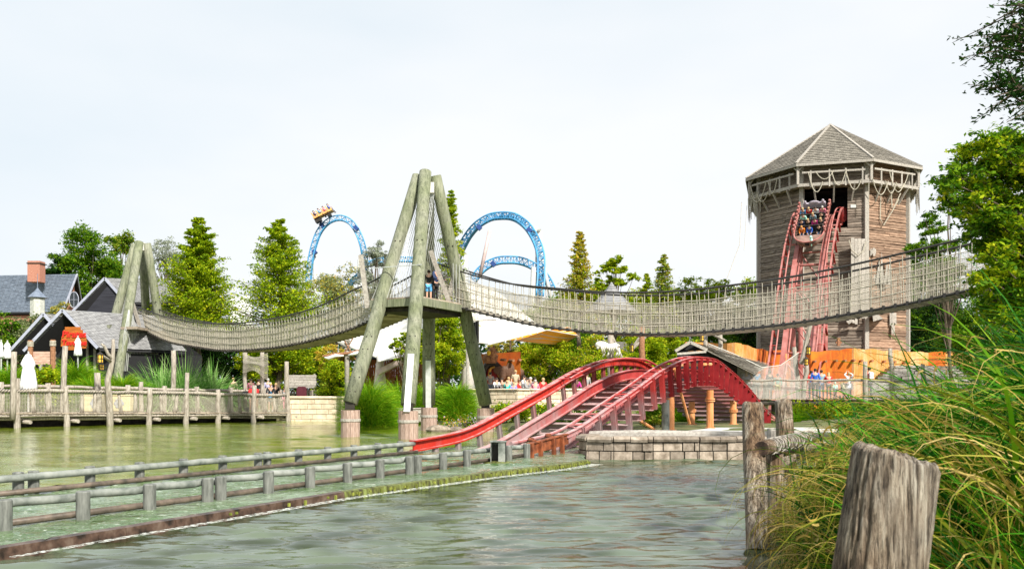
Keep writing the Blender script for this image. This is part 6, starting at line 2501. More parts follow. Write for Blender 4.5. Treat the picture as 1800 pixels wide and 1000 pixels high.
T_ = [
    # name, label, px, top, bottom, half width, Y, material, kind, leaves, leaf size, gap, extra
    ('conifer', 'tall dense yellow green conifer right of the left bridge tower', 348, 381, 590, 76, 61, 'lf_conifer', 'conifer', 34000, .16, .25, {}),
    ('conifer', 'second tall conifer with airy top, left of the small blue arch', 493, 385, 590, 88, 60, 'lf_conifer', 'conifer', 24000, .155, .5, {}),
    ('conifer', 'slim airy conifer rising behind the right legs of the lake bridge tower', 792, 334, 600, 36, 52, 'lf_lime', 'conifer', 6500, .15, .45, {}),
    ('conifer', 'slim golden tinged conifer right of the blue arches', 1018, 406, 560, 32, 66, 'lf_lime', 'conifer', 6000, .17, .3, dict(orange=('lf_gold', .55))),
    ('conifer', 'thin pointed conifer with orange right side above the bridge netting', 1166, 446, 560, 28, 70, 'lf_autumn', 'conifer', 3600, .17, .45, {}),
    ('conifer', 'smallest thin conifer just left of the orange sided one', 1136, 480, 560, 20, 69, 'lf_lime', 'conifer', 2200, .16, .4, {}),
    ('pine_tree', 'flat topped sparse pine standing above the pointed pavilion', 1083, 446, 545, 38, 72, 'lf_lime', 'sparse', 4600, .20, .6, {}),
    ('tree', 'big round green tree behind the slate house and black barn', 152, 402, 600, 66, 92, 'lf_green', 'broad', 22000, .26, .3, {}),
    ('tree', 'broad green tree with pinkish top directly left of the left bridge tower', 212, 406, 590, 44, 96, 'lf_green', 'broad', 15000, .26, .3, dict(orange=('lf_autumn', .35))),
    ('tree', 'lower dark green tree between chimney and big round tree', 108, 440, 560, 34, 90, 'lf_dark', 'broad', 5000, .25, .4, {}),
    ('willow', 'pale silvery tree behind the right leg of the left bridge tower', 290, 420, 560, 38, 98, 'lf_pale', 'broad', 5200, .2, .6, {}),
    ('willow', 'pale silvery tree between the small blue arch and the lake tower', 662, 428, 560, 34, 92, 'lf_pale', 'broad', 5500, .2, .6, {}),
    ('willow', 'low pale yellowish bushy tree under the small blue arch', 590, 468, 600, 62, 90, 'lf_olive', 'broad', 9000, .22, .5, dict(orange=('lf_gold', .25))),
    ('tree', 'dark twiggy tree cut off by the left photo edge', -22, 425, 560, 36, 58, 'lf_olive', 'sparse', 3500, .17, .5, {}),
    ('tree', 'grey olive bushy tree in front of the slate house wall', 50, 560, 660, 55, 60, 'lf_olive', 'broad', 9000, .17, .4, {}),
    ('tree', 'small olive bush tree below the brick gable', 108, 534, 600, 34, 66, 'lf_olive', 'broad', 4000, .17, .4, dict(orange=('lf_gold', .3))),
    ('tree', 'green bush tree at the far left edge under the slate roof', 4, 545, 650, 40, 58, 'lf_green', 'broad', 5000, .17, .4, {}),
    ('tree', 'round lime green tree under the left bridge span beside the net shelter', 480, 575, 680, 60, 60, 'lf_lime', 'broad', 13000, .16, .25, {}),
    ('tree', 'dark green tree behind the tall pale reeds', 405, 560, 690, 62, 66, 'lf_dark', 'broad', 9000, .2, .25, {}),
    ('tree', 'lime green tree right of the grey plank screen top', 545, 598, 690, 50, 63, 'lf_lime', 'broad', 9000, .17, .3, {}),
    ('tree', 'yellow green shrubby tree around the sail mast', 592, 632, 715, 40, 53, 'lf_lime', 'broad', 7000, .13, .3, {}),
    ('tree', 'small yellow tree against the cream canopy left of the mast', 585, 600, 660, 30, 58, 'lf_gold', 'broad', 3500, .14, .4, {}),
    ('tree', 'lime green maple behind the back legs of the lake bridge tower', 775, 555, 672, 50, 50, 'lf_lime', 'broad', 13000, .14, .35, {}),
    ('tree', 'small lime green tree in front of the canopy left of the tower back leg', 712, 572, 640, 26, 49, 'lf_lime', 'sparse', 2200, .13, .5, {}),
    ('tree', 'grey pinkish shrub tree above the orange stage facade', 890, 598, 650, 40, 66, 'lf_olive', 'broad', 4500, .17, .4, dict(orange=('lf_gold', .4))),
    ('tree', 'large yellow green tree right of the orange stage facade', 965, 578, 700, 58, 60, 'lf_lime', 'broad', 17000, .16, .25, dict(orange=('lf_gold', .1))),
    ('tree', 'dark centred green tree behind the large yellow green one', 1010, 560, 690, 58, 70, 'lf_green', 'broad', 11000, .2, .25, {}),
    ('tree', 'lime green tree behind the white skeleton', 1060, 588, 700, 52, 58, 'lf_lime', 'broad', 14000, .15, .25, dict(orange=('lf_gold', .15))),
    ('tree', 'lime green tree between the two gallows poles and the shed', 1135, 585, 700, 56, 60, 'lf_lime', 'broad', 16000, .16, .25, {}),
    ('tree', 'yellow green tree rising behind the shed gable', 1195, 565, 680, 44, 68, 'lf_lime', 'broad', 8000, .18, .3, {}),
    ('tree', 'broad yellow green tree seen through the middle bridge netting', 1120, 505, 620, 70, 84, 'lf_lime', 'broad', 12000, .22, .3, dict(orange=('lf_gold', .15))),
    ('tree', 'green tree seen through the netting above the large yellow green tree', 985, 520, 620, 60, 86, 'lf_green', 'broad', 9000, .22, .3, {}),
    ('tree', 'olive leafed tree with open top left of the timber tower stay rope', 1205, 490, 590, 46, 80, 'lf_lime', 'broad', 7000, .2, .6, {}),
    ('tree', 'open topped tree in the middle of the row left of the timber tower', 1252, 486, 600, 50, 82, 'lf_lime', 'broad', 8000, .2, .6, {}),
    ('tree', 'olive tree touching the left side of the timber tower', 1306, 482, 620, 44, 85, 'lf_lime', 'broad', 8000, .2, .6, {}),
    ('tree', 'loose yellow green tree left of the golden tinged conifer foot', 985, 498, 600, 34, 82, 'lf_autumn', 'broad', 5000, .18, .6, {}),
    ('tree', 'loose lime tree just right of the golden tinged conifer', 1050, 492, 600, 34, 80, 'lf_lime', 'broad', 5500, .18, .6, {}),
    ('tree', 'yellow green tree closing the gap right of the pointed pavilion', 1160, 512, 610, 52, 88, 'lf_lime', 'broad', 9000, .2, .5, dict(orange=('lf_gold', .2))),
    ('tree', 'pale green tree against the timber tower just above the bridge netting', 1330, 500, 620, 40, 90, 'lf_green', 'broad', 7000, .2, .5, {}),
    ('tree', 'yellow green bushy tree between the golden conifer and the blue arch foot', 960, 520, 610, 50, 88, 'lf_lime', 'broad', 7000, .2, .5, {}),
    ('tree', 'dense dark tree between peach wall and timber tower', 1310, 545, 640, 60, 80, 'lf_dark', 'broad', 9000, .22, .2, {}),
    ('tree', 'bright green tree behind the yellow lantern over the shed', 1262, 570, 640, 40, 74, 'lf_green', 'broad', 6000, .2, .2, {}),
    ('tree', 'tall green tree touching the right side of the timber tower', 1618, 402, 640, 52, 88, 'lf_green', 'broad', 12000, .26, .3, {}),
    ('tree', 'lower dark green tree right of the timber tower foot', 1650, 520, 660, 66, 80, 'lf_dark', 'broad', 12000, .22, .35, {}),
    ('tree', 'thin leafed tree with open crown right of the rope bridge end', 1668, 300, 560, 64, 42, 'lf_green', 'sparse', 9500, .12, .6, dict(trunk_r=.10)),
    ('tree', 'green tree filling the gap under the right end of the rope bridge', 1735, 500, 690, 70, 50, 'lf_green', 'broad', 15000, .15, .4, dict(bark='barklight')),
    ('tree', 'low dark tree behind the right end of the distant orange wall', 1700, 590, 680, 60, 76, 'lf_dark', 'broad', 7000, .2, .3, {}),
    ('tree', 'thin dark conical tree at the right edge behind the tall grass', 1800, 470, 720, 60, 30, 'lf_dark', 'broad', 14000, .1, .3, {}),
]
for i, (nm, lb, px, yt, yb, hw, Y, mt, kd, n, lf, gap, ex) in enumerate(T_):
    tree(nm, lb, 'tree', px, yt, yb, hw, Y, mt, kd, int(n * 1.75), lf * .78, seed=i * 3 + 1, group='trees around the lake', gap=gap, **ex)
# distant belt of trees closing the horizon
rs = np.random.RandomState(5)
out = []
for i in range(170):
    px = lerp(-350, 2250, i / 169) + rs.uniform(-8, 8)
    Y = rs.uniform(104, 118)
    zt = W(px, 588 + rs.uniform(-20, 26), Y).z
    c = np.array([W(px, 0, Y).x, Y, 0])
    m = 260
    e = rs.normal(size=(m, 3)) * np.array([1.7, 1.4, 1.6])
    e[:, 2] = rs.uniform(.5, zt, m)
    out.append(c + e * np.array([1, 1, 1]))
tag(np_mesh('woodland', quads_leaves(np.concatenate(out), .55, rs), 4, M['lf_dark']), label='far belt of dark woodland along the horizon behind everything', cat='woodland', kind='stuff')


# near tree at the right edge: feathery pinnate branches
def spray(out, a, b, rs, nl, size, spread):
    a, b = np.array(a[:]), np.array(b[:])
    u = rs.uniform(.1, 1.05, nl)
    q = a + (b - a) * u[:, None]
    e = rs.normal(size=(nl, 3)) * spread
    e[:, 2] = e[:, 2] * .5 - .12 * spread
    out.append(q + e)


def near_tree(name, label, trunk, zt, tips, rs_seed, matn, leaf, per, spread, gold=None):
    rs = np.random.RandomState(rs_seed)
    r = random.Random(rs_seed)
    x, y = trunk
    th = thing(name, label, 'tree', (x, y, hz(x, y)), 'trees around the lake')
    tm = MB()
    pts = wobble((x, y, hz(x, y) - .2), (x + .2, y, zt), 8, .12, rs_seed)
    tm.tube(pts, [.2 * (1 - .7 * i / 8) for i in range(9)], 10, caps=False)
    out, out2 = [], []
    for k, (px, py, Y) in enumerate(tips):
        tip = W(px, py, Y)
        h = tip.z - r.uniform(.2, .9)
        h = min(max(h, 1.2), zt)
        i = min(8, max(1, int(8 * (h - .2) / (zt - .2))))
        base = pts[i]
        bp = limb_mb(tm, base, tip, .045, .008, k + 400, 5, .09)
        for j in range(2, 6):
            for q in range(4):
                d = V(r.uniform(-1, .8), r.uniform(-1, 1), r.uniform(-.55, .5)) * r.uniform(.25, .65)
                s_end = bp[j] + d
                limb_mb(tm, bp[j], s_end, .010, .003, k * 50 + j * 7 + q, 2, .05)
                (spray(out2 if gold and r.random() < gold else out, bp[j], s_end, rs, per, leaf, spread))
    obj('trunk', tm, M['bark'], th, smooth=True)
    np_mesh('crown', quads_leaves(np.concatenate(out), leaf, rs, up=.8, aspect=2.2), 4, M[matn], th)
    if out2:
        np_mesh('turning_leaves', quads_leaves(np.concatenate(out2), leaf, rs, up=.8, aspect=2.2), 4, M['lf_lime'], th)


r = random.Random(9)
tips = []
for i in range(120):
    py = r.uniform(238, 600)
    edge = interp([230, 260, 300, 330, 370, 420, 470, 520, 560, 610], [1790, 1700, 1655, 1650, 1690, 1715, 1722, 1715, 1745, 1760], py)
    px = edge + abs(r.gauss(0, 60))
    tips.append((px, py, r.uniform(18.5, 21.5)))
near_tree('tree', 'large feathery green tree at the right edge covering the rope bridge end', (12.6, 20.5), 8.0, tips, 3, 'lf_green', .085, 36, .07, .4)
tips = []
for i in range(46):
    py = r.uniform(-60, 165)
    edge = interp([-60, 0, 30, 60, 100, 140, 170], [1800, 1782, 1752, 1745, 1742, 1736, 1745], py)
    tips.append((edge + abs(r.gauss(0, 45)) + 8, py, r.uniform(10.5, 12.5)))
near_tree('tree', 'dark small leafed branches hanging in at the top right corner', (8.4, 11.6), 7.0, tips, 6, 'lf_dark', .050, 22, .055)


# ---------------------------------------------------------------- grasses
def blades(rs, base, length, dirs, width, droop, nseg=5, lift=None):
    """arching blades. base (n,3); dirs (n,3) start direction; droop (n,) how far the tip bends down. -> verts, quads"""
    n = len(base)
    t = np.linspace(0, 1, nseg + 1)
    d = dirs / np.linalg.norm(dirs, axis=1, keepdims=True)
    hor = d.copy()
    hor[:, 2] = 0
    hn = np.linalg.norm(hor, axis=1, keepdims=True) + 1e-6
    hor /= hn
    side = np.stack([-hor[:, 1], hor[:, 0], np.zeros(n)], 1)
    tw = rs.uniform(-.9, .9, n)[:, None]
    side = side * np.cos(tw) + np.array([0, 0, 1.0]) * np.sin(tw)
    V_ = np.zeros((n, nseg + 1, 2, 3))
    for i, tt in enumerate(t):
        p = base + d * (length * tt)[:, None] + hor * (length * droop * .35 * tt ** 2)[:, None]
        p[:, 2] -= length * droop * tt ** 2.2
        w_ = (width * (1 - tt ** 1.8) + width * .04)[:, None]
        V_[:, i, 0] = p - side * w_ * .5
        V_[:, i, 1] = p + side * w_ * .5
    idx = np.arange(n * (nseg + 1) * 2).reshape(n, nseg + 1, 2)
    q = np.stack([idx[:, :-1, 0], idx[:, :-1, 1], idx[:, 1:, 1], idx[:, 1:, 0]], -1).reshape(-1, 4)
    return V_.reshape(-1, 3), q


def curl_blades(rs, base, L, az, th0, th1, width, p, nseg=10):
    """blades built as arcs: elevation th0 at the root bends to th1 at the tip (below the horizon = curled over)"""
    n = len(base)
    t = np.linspace(0, 1, nseg + 1)
    V_ = np.zeros((n, nseg + 1, 2, 3))
    pos = base.copy()
    hx, hy = np.cos(az), np.sin(az)
    tw = rs.uniform(-1.2, 1.2, n)
    wob = rs.normal(0, .25, n)
    for i, tt in enumerate(t):
        th_ = th0 + (th1 - th0) * tt ** p
        a2 = az + wob * tt * 2
        d = np.stack([np.cos(a2) * np.cos(th_), np.sin(a2) * np.cos(th_), np.sin(th_)], 1)
        s1 = np.stack([-np.sin(a2), np.cos(a2), np.zeros(n)], 1)
        s2 = np.cross(d, s1)
        sd = s1 * np.cos(tw)[:, None] + s2 * np.sin(tw)[:, None]
        w_ = (width * (1 - tt ** 2.2) * (.55 + .45 * min(1, tt * 4)) + width * .03)[:, None]
        V_[:, i, 0] = pos - sd * w_ * .5
        V_[:, i, 1] = pos + sd * w_ * .5
        pos = pos + d * (L / nseg)[:, None]
    idx = np.arange(n * (nseg + 1) * 2).reshape(n, nseg + 1, 2)
    q = np.stack([idx[:, :-1, 0], idx[:, :-1, 1], idx[:, 1:, 1], idx[:, 1:, 0]], -1).reshape(-1, 4)
    return V_.reshape(-1, 3), q


def grass_clump(name, label, px, ytop, ybot, hw, Y, mat, n=1500, width=.03, seed=0, droop=.35, spread=.75, group=None, cat='grass clump', dry=0):
    if mat == 'gr_bright':
        return grass_mound(name, label, px, ytop, ybot, hw, Y, n * 4, width * .55, seed, group, cat)
    rs = np.random.RandomState(seed + 100)
    c = W(px, ybot, Y)
    zg = hz(c.x, Y)
    h = W(px, ytop, Y).z - zg
    rx = hw * Y / F
    th = thing(name, label, cat, (c.x, Y, zg), group)
    for k, (mm, cnt) in enumerate(((mat, n), ('gr_dry', int(n * dry)))):
        if cnt < 5:
            continue
        a = rs.uniform(0, 2 * math.pi, cnt)
        rr = np.sqrt(rs.uniform(0, 1, cnt))
        b = np.stack([c.x + np.cos(a) * rr * rx * .5, Y + np.sin(a) * rr * min(rx, 1.6) * .5, np.full(cnt, zg - .05)], 1)
        sp = rr * spread * rs.uniform(.7, 1.2, cnt)
        d = np.stack([np.cos(a) * sp, np.sin(a) * sp * min(1, 1.6 / rx), np.ones(cnt)], 1)
        L = h * rs.uniform(.62, 1.08, cnt) * (1.16 - .12 * rr) * (1 if mat != 'gr_bright' else rs.uniform(.7, 1.1, cnt))
        v, q = blades(rs, b, L, d, width * rs.uniform(.6, 1.3, cnt), droop * rs.uniform(.5, 1.4, cnt) * (.3 + rr))
        np_mesh('blades' if k == 0 else 'dry_blades', v, 4, M[mm], th, faces=q)
    return th


def grass_mound(name, label, px, ytop, ybot, hw, Y, n, width, seed, group, cat):
    """rounded fine grass clump: short arching blades rooted through a dome"""
    rs = np.random.RandomState(seed + 300)
    c = W(px, ybot, Y)
    zg = hz(c.x, Y)
    h = W(px, ytop, Y).z - zg
    rx = hw * Y / F
    ry = min(rx, 1.5)
    th = thing(name, label, cat, (c.x, Y, zg), group)
    a = rs.uniform(0, 2 * math.pi, n)
    el = rs.uniform(0, 1, n) ** .7 * math.pi / 2
    rr = rs.uniform(.25, .86, n)
    lump = 1 + .10 * np.sin(a * 3 + seed) + .07 * np.sin(a * 7 + 2 * seed + el * 4)
    b = np.stack([c.x + np.cos(a) * np.cos(el) * rr * rx * lump * .8, Y + np.sin(a) * np.cos(el) * rr * ry * .8, zg + np.sin(el) * rr * h * .72 * lump - .05], 1)
    L = h * rs.uniform(.25, .5, n)
    v, q = curl_blades(rs, b, L, a, np.radians(rs.uniform(25, 85, n)), np.radians(rs.uniform(-70, 20, n)), width * rs.uniform(.6, 1.4, n), 1.6, 5)
    np_mesh('blades', v, 4, M['gr_bright'], th, faces=q)
    return th


G_ = [
    ('rounded clump of tall bright grass right of the left tower leg barrel', 650, 652, 735, 48, 44.0, 'gr_bright', 2600, .035, .34, .75, .12),
    ('bright grass clump between the lake tower left leg and front leg', 702, 655, 712, 32, 47.5, 'gr_bright', 1500, .035, .34, .75, 0),
    ('bright grass clump right behind the lake tower front leg', 742, 662, 714, 30, 47.0, 'gr_bright', 1500, .035, .34, .75, 0),
    ('dark bright green grass clump just left of the right tower leg', 803, 662, 722, 36, 46.0, 'gr_bright', 2200, .035, .34, .75, 0),
    ('small grass clump between the tower back leg and the right clump', 772, 668, 720, 24, 46.8, 'gr_bright', 1100, .035, .34, .75, 0),
    ('round bright grass mound under the red lettered sign', 132, 622, 692, 48, 50.0, 'gr_bright', 2600, .04, .34, .9, 0),
    ('low wide grass mound at the far left behind the tall pole', 22, 632, 692, 50, 48.5, 'gr_bright', 2600, .04, .34, .9, 0),
    ('dark low grass mound between white parasol and brown post', 78, 640, 692, 32, 49.5, 'gr_bright', 1500, .04, .34, .8, 0),
    ('grass mound in front of the left bridge tower front leg', 215, 648, 692, 42, 49.0, 'gr_bright', 2400, .04, .34, .9, 0),
    ('low grass mound left of the short stout pole', 160, 652, 692, 36, 47.5, 'gr_bright', 1900, .04, .34, .9, 0),
    ('grass at the foot of the dead tree by the boardwalk', 250, 662, 692, 36, 50.0, 'gr_bright', 1500, .04, .34, .9, 0),
    ('green grass clump below the hump behind the orange columns', 1205, 690, 752, 34, 45.0, 'gr_bright', 1500, .03, .34, .8, 0),
    ('small grass clump left of the grey support column', 1145, 700, 752, 24, 42.0, 'gr_bright', 900, .03, .34, .8, 0),
    ('yellow green weeds between the dip of the red track and slab', 1400, 705, 752, 30, 48.0, 'gr_bright', 1000, .03, .34, .8, .1),
]
for i, (lb, px, yt, yb, hw, Y, mt, n, wd, dr_, sp, dry) in enumerate(G_):
    grass_clump('grass_clump', lb, px, yt, yb, hw, Y, mt, n, wd, i, dr_, sp, 'ornamental grass clumps', dry=dry)
for i, (lb, px, yt, hw, Y, n) in enumerate((('tall pale striped reed stand left part, beside the straight tall pole', 285, 612, 42, 51.5, 420), ('tall pale striped reed stand centre, highest in the group', 325, 604, 44, 52.5, 480),
                                            ('tall pale striped reed stand right part, by the boardwalk end', 372, 618, 38, 53.5, 420))):
    grass_clump('reeds', lb, px, yt, 690, hw, Y, 'gr_reed', int(n * 2.4), .075, 40 + i, .62, .6, 'striped reeds', cat='reeds')


def shrub(name, label, px, yt, yb, hw, Y, mat, n, leaf, seed, cat='shrub', second=None, up=.6):
    rs = np.random.RandomState(seed)
    c = W(px, yb, Y)
    zg = hz(c.x, Y)
    h = max(.3, W(px, yt, Y).z - zg)
    rx = hw * Y / F
    th = thing(name, label, cat, (c.x, Y, zg))
    k = max(6, int(rx * 9))
    cc = np.stack([c.x + rs.uniform(-1, 1, k) * rx * .85, Y + rs.uniform(-.6, .6, k), zg + rs.uniform(.25, .85, k) * h], 1)
    pick = rs.randint(0, k, n)
    P = cc[pick] + rs.normal(size=(n, 3)) * np.array([.22, .22, .16]) * max(.6, min(rx, 1.6))
    P[:, 2] = np.clip(P[:, 2], zg, None)
    sel = np.zeros(n, bool)
    if second:
        sel = (rs.uniform(size=n) < second[1]) & (P[:, 2] > zg + h * .4)
        np_mesh('blossom', quads_leaves(P[sel], leaf * .8, rs, 1.0, 1.1), 4, M[second[0]], th)
    np_mesh('foliage', quads_leaves(P[~sel], leaf, rs, up), 4, M[mat], th)
    tm = MB()
    for q in cc[:12]:
        tm.tube([(c.x + (q[0] - c.x) * .5, Y, zg - .05), tuple(q)], .02, 5, caps=False)
    obj('stem', tm, M['bark'], th)


shrub('shrub', 'bright lime leafed shrub between the big white parasol and the leaning pole', 98, 640, 688, 36, 46.5, 'lf_lime', 3600, .14, 1)
shrub('shrub', 'green feathery shrub above the beige block wall', 592, 655, 700, 28, 53, 'lf_lime', 3000, .12, 2)
shrub('shrub', 'reddish shrub stems over the beige block wall', 572, 660, 700, 10, 52.6, 'lf_autumn', 900, .1, 12)
shrub('flower_bed', 'lilac flowers edging the far shore beside the right tower leg', 808, 712, 740, 36, 43.5, 'lf_green', 1500, .11, 3, 'flowers', ('fl_pink', .5))
shrub('flower_bed', 'orange and yellow low flowers along the far shore', 806, 728, 746, 38, 42.8, 'lf_green', 900, .1, 4, 'flowers', ('fl_orange', .7))
shrub('shrub', 'green nasturtium like shrub in front of the plaza wall, left half', 900, 706, 735, 34, 43.5, 'lf_lime', 3200, .12, 5, second=('fl_orange', .06))
shrub('shrub', 'small leafy shrub visible between the red guard posts', 950, 702, 735, 26, 42.0, 'lf_lime', 2200, .12, 6, second=('fl_orange', .05))
shrub('shrub', 'green plants behind the pool wall below the red track ties', 1010, 722, 765, 60, 38.0, 'lf_green', 3000, .11, 7, second=('fl_orange', .04))
shrub('shrub', 'reddish green leafy plant by the grey support column', 1150, 726, 758, 28, 36.5, 'lf_autumn', 1500, .10, 8)
shrub('shrub', 'dark green leaf mass under the crest of the hump', 1225, 700, 755, 50, 47, 'lf_dark', 3500, .14, 9)
shrub('shrub', 'yellow green shrub below the boardwalk bearer', 1440, 718, 760, 50, 49, 'lf_lime', 3000, .13, 10)
shrub('shrub', 'green shrubs under the right part of the boardwalk', 1530, 716, 760, 70, 50, 'lf_green', 4500, .14, 11)
th = thing('rowing_boat', 'weathered grey rowing boat lying on the far shore below the grass clumps', 'boat', W(705, 735, 45.5))
mb = MB()
nS = 12
for i in range(nS + 1):
    t = i / nS
    x = W(lerp(674, 742, t), 0, 45.5).x
    wd = .55 * math.sin(math.pi * min(1, .12 + t * .88)) + .05
    zt_ = W(0, lerp(716, 712, abs(t - .4)), 45.5).z - .0
    for (yy, zz) in ((-1, 1), (-.9, .55), (-.55, .12), (0, 0), (.55, .12), (.9, .55), (1, 1)):
        mb.v.append((x, 45.5 + yy * wd, .12 + zz * (.62 + .12 * abs(t - .5) * 2)))
for i in range(nS):
    for j in range(6):
        mb.f.append((i * 7 + j, i * 7 + j + 1, (i + 1) * 7 + j + 1, (i + 1) * 7 + j))
        mb.m.append(0)
o = obj('hull', mb, M['greywood'], th)
sd = o.modifiers.new('thick', 'SOLIDIFY')
sd.thickness = .04
mb = MB()
for j, zz in ((0, 1.02), (0, .7)):
    mb.tube([(W(lerp(674, 742, i / nS), 0, 45.5).x, 45.5 - (.55 * math.sin(math.pi * min(1, .12 + i / nS * .88)) + .08), .12 + zz * .68) for i in range(nS + 1)], .035, 5)
obj('gunwale', mb, M['greywood'], th)
th = thing('boulder', 'grey boulder lying in the shallow water left of the red guard rail', 'boulder', W(770, 758, 38))
mb = MB()
a = W(770, 752, 37.5)
mb.sphere((a.x, 37.5, .08), (.55, .4, .2), 9, 6)
mb.sphere((a.x + .7, 37.8, .05), (.35, .3, .16), 9, 6)
obj('rock', mb, M['stone'], th)
th = thing('boulder', 'low mossy stones by the rails under the first red ties', 'boulders', W(960, 740, 36))
mb = MB()
r = random.Random(3)
for i in range(14):
    x = r.uniform(0.2, 3.2)
    mb.sphere((x, 33 + r.uniform(-1.5, 2.5), .1), (r.uniform(.25, .6), .35, r.uniform(.15, .35)), 8, 5)
obj('rock', mb, M['stone'], th)


# ---------------------------------------------------------------- big foreground grasses at the right
ENV = ([1280, 1340, 1380, 1420, 1460, 1520, 1600, 1680, 1730, 1800, 2000], [1150, 960, 880, 820, 765, 728, 684, 612, 550, 470, 400])


def front_grass(name, label, roots, n, Lr, lean, leanv, width, th0, th1, p, mat, seed, cat='grass', nseg=10, tip=1362):
    """blades rooted on the bank; their length is held so that the mass has the low-to-high outline of the real tuft"""
    rs = np.random.RandomState(seed)
    x0, x1, y0, y1 = roots
    bx = rs.uniform(x0, x1, n)
    by = rs.uniform(y0, y1, n)
    az = rs.normal(lean, leanv, n)
    a0 = np.radians(rs.uniform(th0[0], th0[1], n))
    a1 = np.radians(rs.uniform(th1[0], th1[1], n))
    pp = p
    # reach of a unit blade: highest point and where it stands
    t = np.linspace(0, 1, 16)
    th_ = a0[:, None] + (a1 - a0)[:, None] * t[None, :] ** pp
    zz = np.cumsum(np.sin(th_), 1) / 16
    xx = np.cumsum(np.cos(th_), 1) / 16
    k = zz.argmax(1)
    zt = zz[np.arange(n), k]
    xt = xx[np.arange(n), k] * np.cos(az)
    xe = xx[:, -1] * np.cos(az)
    L = rs.uniform(Lr[0], Lr[1], n)
    bz = terrain_h(bx, by) - .03
    f_ = rs.uniform(.70, 1.05, n)
    for _ in range(5):
        px_ = CX + F * (bx + np.minimum(xt, xe) * L) / by
        lim = EYE + (HY - np.interp(px_, ENV[0], ENV[1])) * by / F
        L = np.minimum(L, np.clip(lim - bz, .10, None) / np.maximum(zt, .15) * f_)
    keep = (L > .2) & (CX + F * bx / by > 1380) & (CX + F * (bx + np.minimum(xe, xt) * L) / by > np.where(rs.uniform(size=n) < .03, tip - 25, tip))
    bx, by, bz, az, a0, a1, L = [q[keep] for q in (bx, by, bz, az, a0, a1, L)]
    n = len(bx)
    b = np.stack([bx, by, bz], 1)
    v, q = curl_blades(rs, b, L, az, a0, a1, width * rs.uniform(.5, 1.5, n), pp, nseg)
    o = np_mesh(name, v, 4, M[mat], faces=q)
    return tag(o, label, cat, kind='stuff')


def curls(rs, P, size, n):
    """dry curled seed tips"""
    mbq = []
    V_, Q_ = [], []
    for p in P:
        a0 = rs.uniform(0, 6.28)
        r0 = size * rs.uniform(.5, 1.3)
        az = rs.uniform(0, 6.28)
        ex = np.array([math.cos(az), math.sin(az), 0])
        ez = np.array([0, 0, 1.0])
        k = 9
        base = len(V_)
        for i in range(k):
            t = i / (k - 1)
            ang = a0 + t * rs.uniform(2.6, 4.4)
            rr = r0 * (1 - .45 * t)
            c = p + ex * rr * math.cos(ang) + ez * rr * math.sin(ang)
            w_ = .008 * (1.1 - t)
            V_.append(c + np.array([0, w_, w_ * .7]))
            V_.append(c - np.array([0, w_, w_ * .7]))
        for i in range(k - 1):
            Q_.append((base + 2 * i, base + 2 * i + 1, base + 2 * i + 3, base + 2 * i + 2))
    return np.array(V_), np.array(Q_)


# tall bright grass, leaning left over the post from the right
PI_ = math.pi
front_grass('tall_grass', 'tall bright green grass leaning left, filling the lower right corner behind the near post', (2.4, 6.8, 4.6, 8.5), 10000, (.9, 3.1), PI_, .7, .025, (48, 85), (-50, 50), 2.4, 'gr_front', 1, tip=1400)
front_grass('tall_grass', 'glossy green grass blades nearest the camera at the right edge', (1.9, 3.4, 3.2, 4.8), 1300, (.6, 1.7), PI_ - .1, .7, .013, (35, 80), (-60, 40), 2.0, 'gr_front', 2, tip=1560)
front_grass('dry_grass', 'golden arching and curling stems mixed through the tall bright grass', (2.4, 6.8, 3.8, 8.8), 2600, (.7, 2.7), PI_, .6, .012, (45, 82), (-230, -60), 4.0, 'gr_dry', 3, nseg=16)
front_grass('mixed_grass', 'yellow green curling blades mixed through the tall bright grass', (2.2, 6.8, 3.6, 8.8), 3600, (.6, 2.8), PI_, .7, .014, (45, 82), (-150, -10), 3.0, 'gr_olive', 13, nseg=14)
front_grass('rushes', 'yellow olive drooping rushes over the water behind the leaning fence posts', (2.9, 6.5, 7.2, 12.0), 8500, (.5, 2.2), PI_, .7, .014, (25, 70), (-100, 20), 2.0, 'gr_olive', 4)
front_grass('green_rushes', 'green blades low down among the yellow olive rushes', (2.9, 6.5, 7.2, 12.0), 5000, (.4, 1.8), PI_, .8, .013, (25, 75), (-70, 20), 2.0, 'gr_front', 14)
front_grass('dry_rushes', 'pale straw stems tangled over the water by the first fence post', (2.7, 5.2, 7.0, 12.5), 4800, (.4, 1.6), PI_, 1.0, .011, (10, 70), (-200, -20), 2.0, 'gr_dry', 5, nseg=14)
front_grass('bank_grass', 'olive grass on the bank between the boardwalk and the tall grass', (4.5, 12.0, 11.0, 19.0), 9000, (.5, 2.0), PI_, .9, .022, (35, 80), (-100, 20), 2.0, 'gr_olive', 6)
front_grass('bank_grass', 'green grass on the far bank below the right end of the boardwalk', (9.5, 20.0, 18.0, 30.0), 9000, (.5, 1.9), PI_, 1.2, .035, (40, 80), (-60, 20), 2.0, 'gr_front', 7)
front_grass('bank_grass', 'short dark grass at the water edge in the bottom right corner', (2.2, 4.6, 4.6, 10.5), 8000, (.3, .8), PI_, 1.2, .012, (20, 80), (-80, 20), 2.0, 'gr_front', 8)
rs = np.random.RandomState(12)
P = np.stack([rs.uniform(1.2, 5.4, 900), rs.uniform(4.4, 9.0, 900), np.zeros(900)], 1)
P[:, 2] = .35 + rs.uniform(0, 1.9, 900) * np.clip((P[:, 0] / P[:, 1] - .2) / .3, .12, 1)
q_ = CX + F * P[:, 0] / P[:, 1]
P = P[(q_ > 1360) & (P[:, 2] < EYE + (HY - np.interp(q_, ENV[0], ENV[1])) * P[:, 1] / F)]
P = P[:260]
v, q = curls(rs, P, .075, 0)
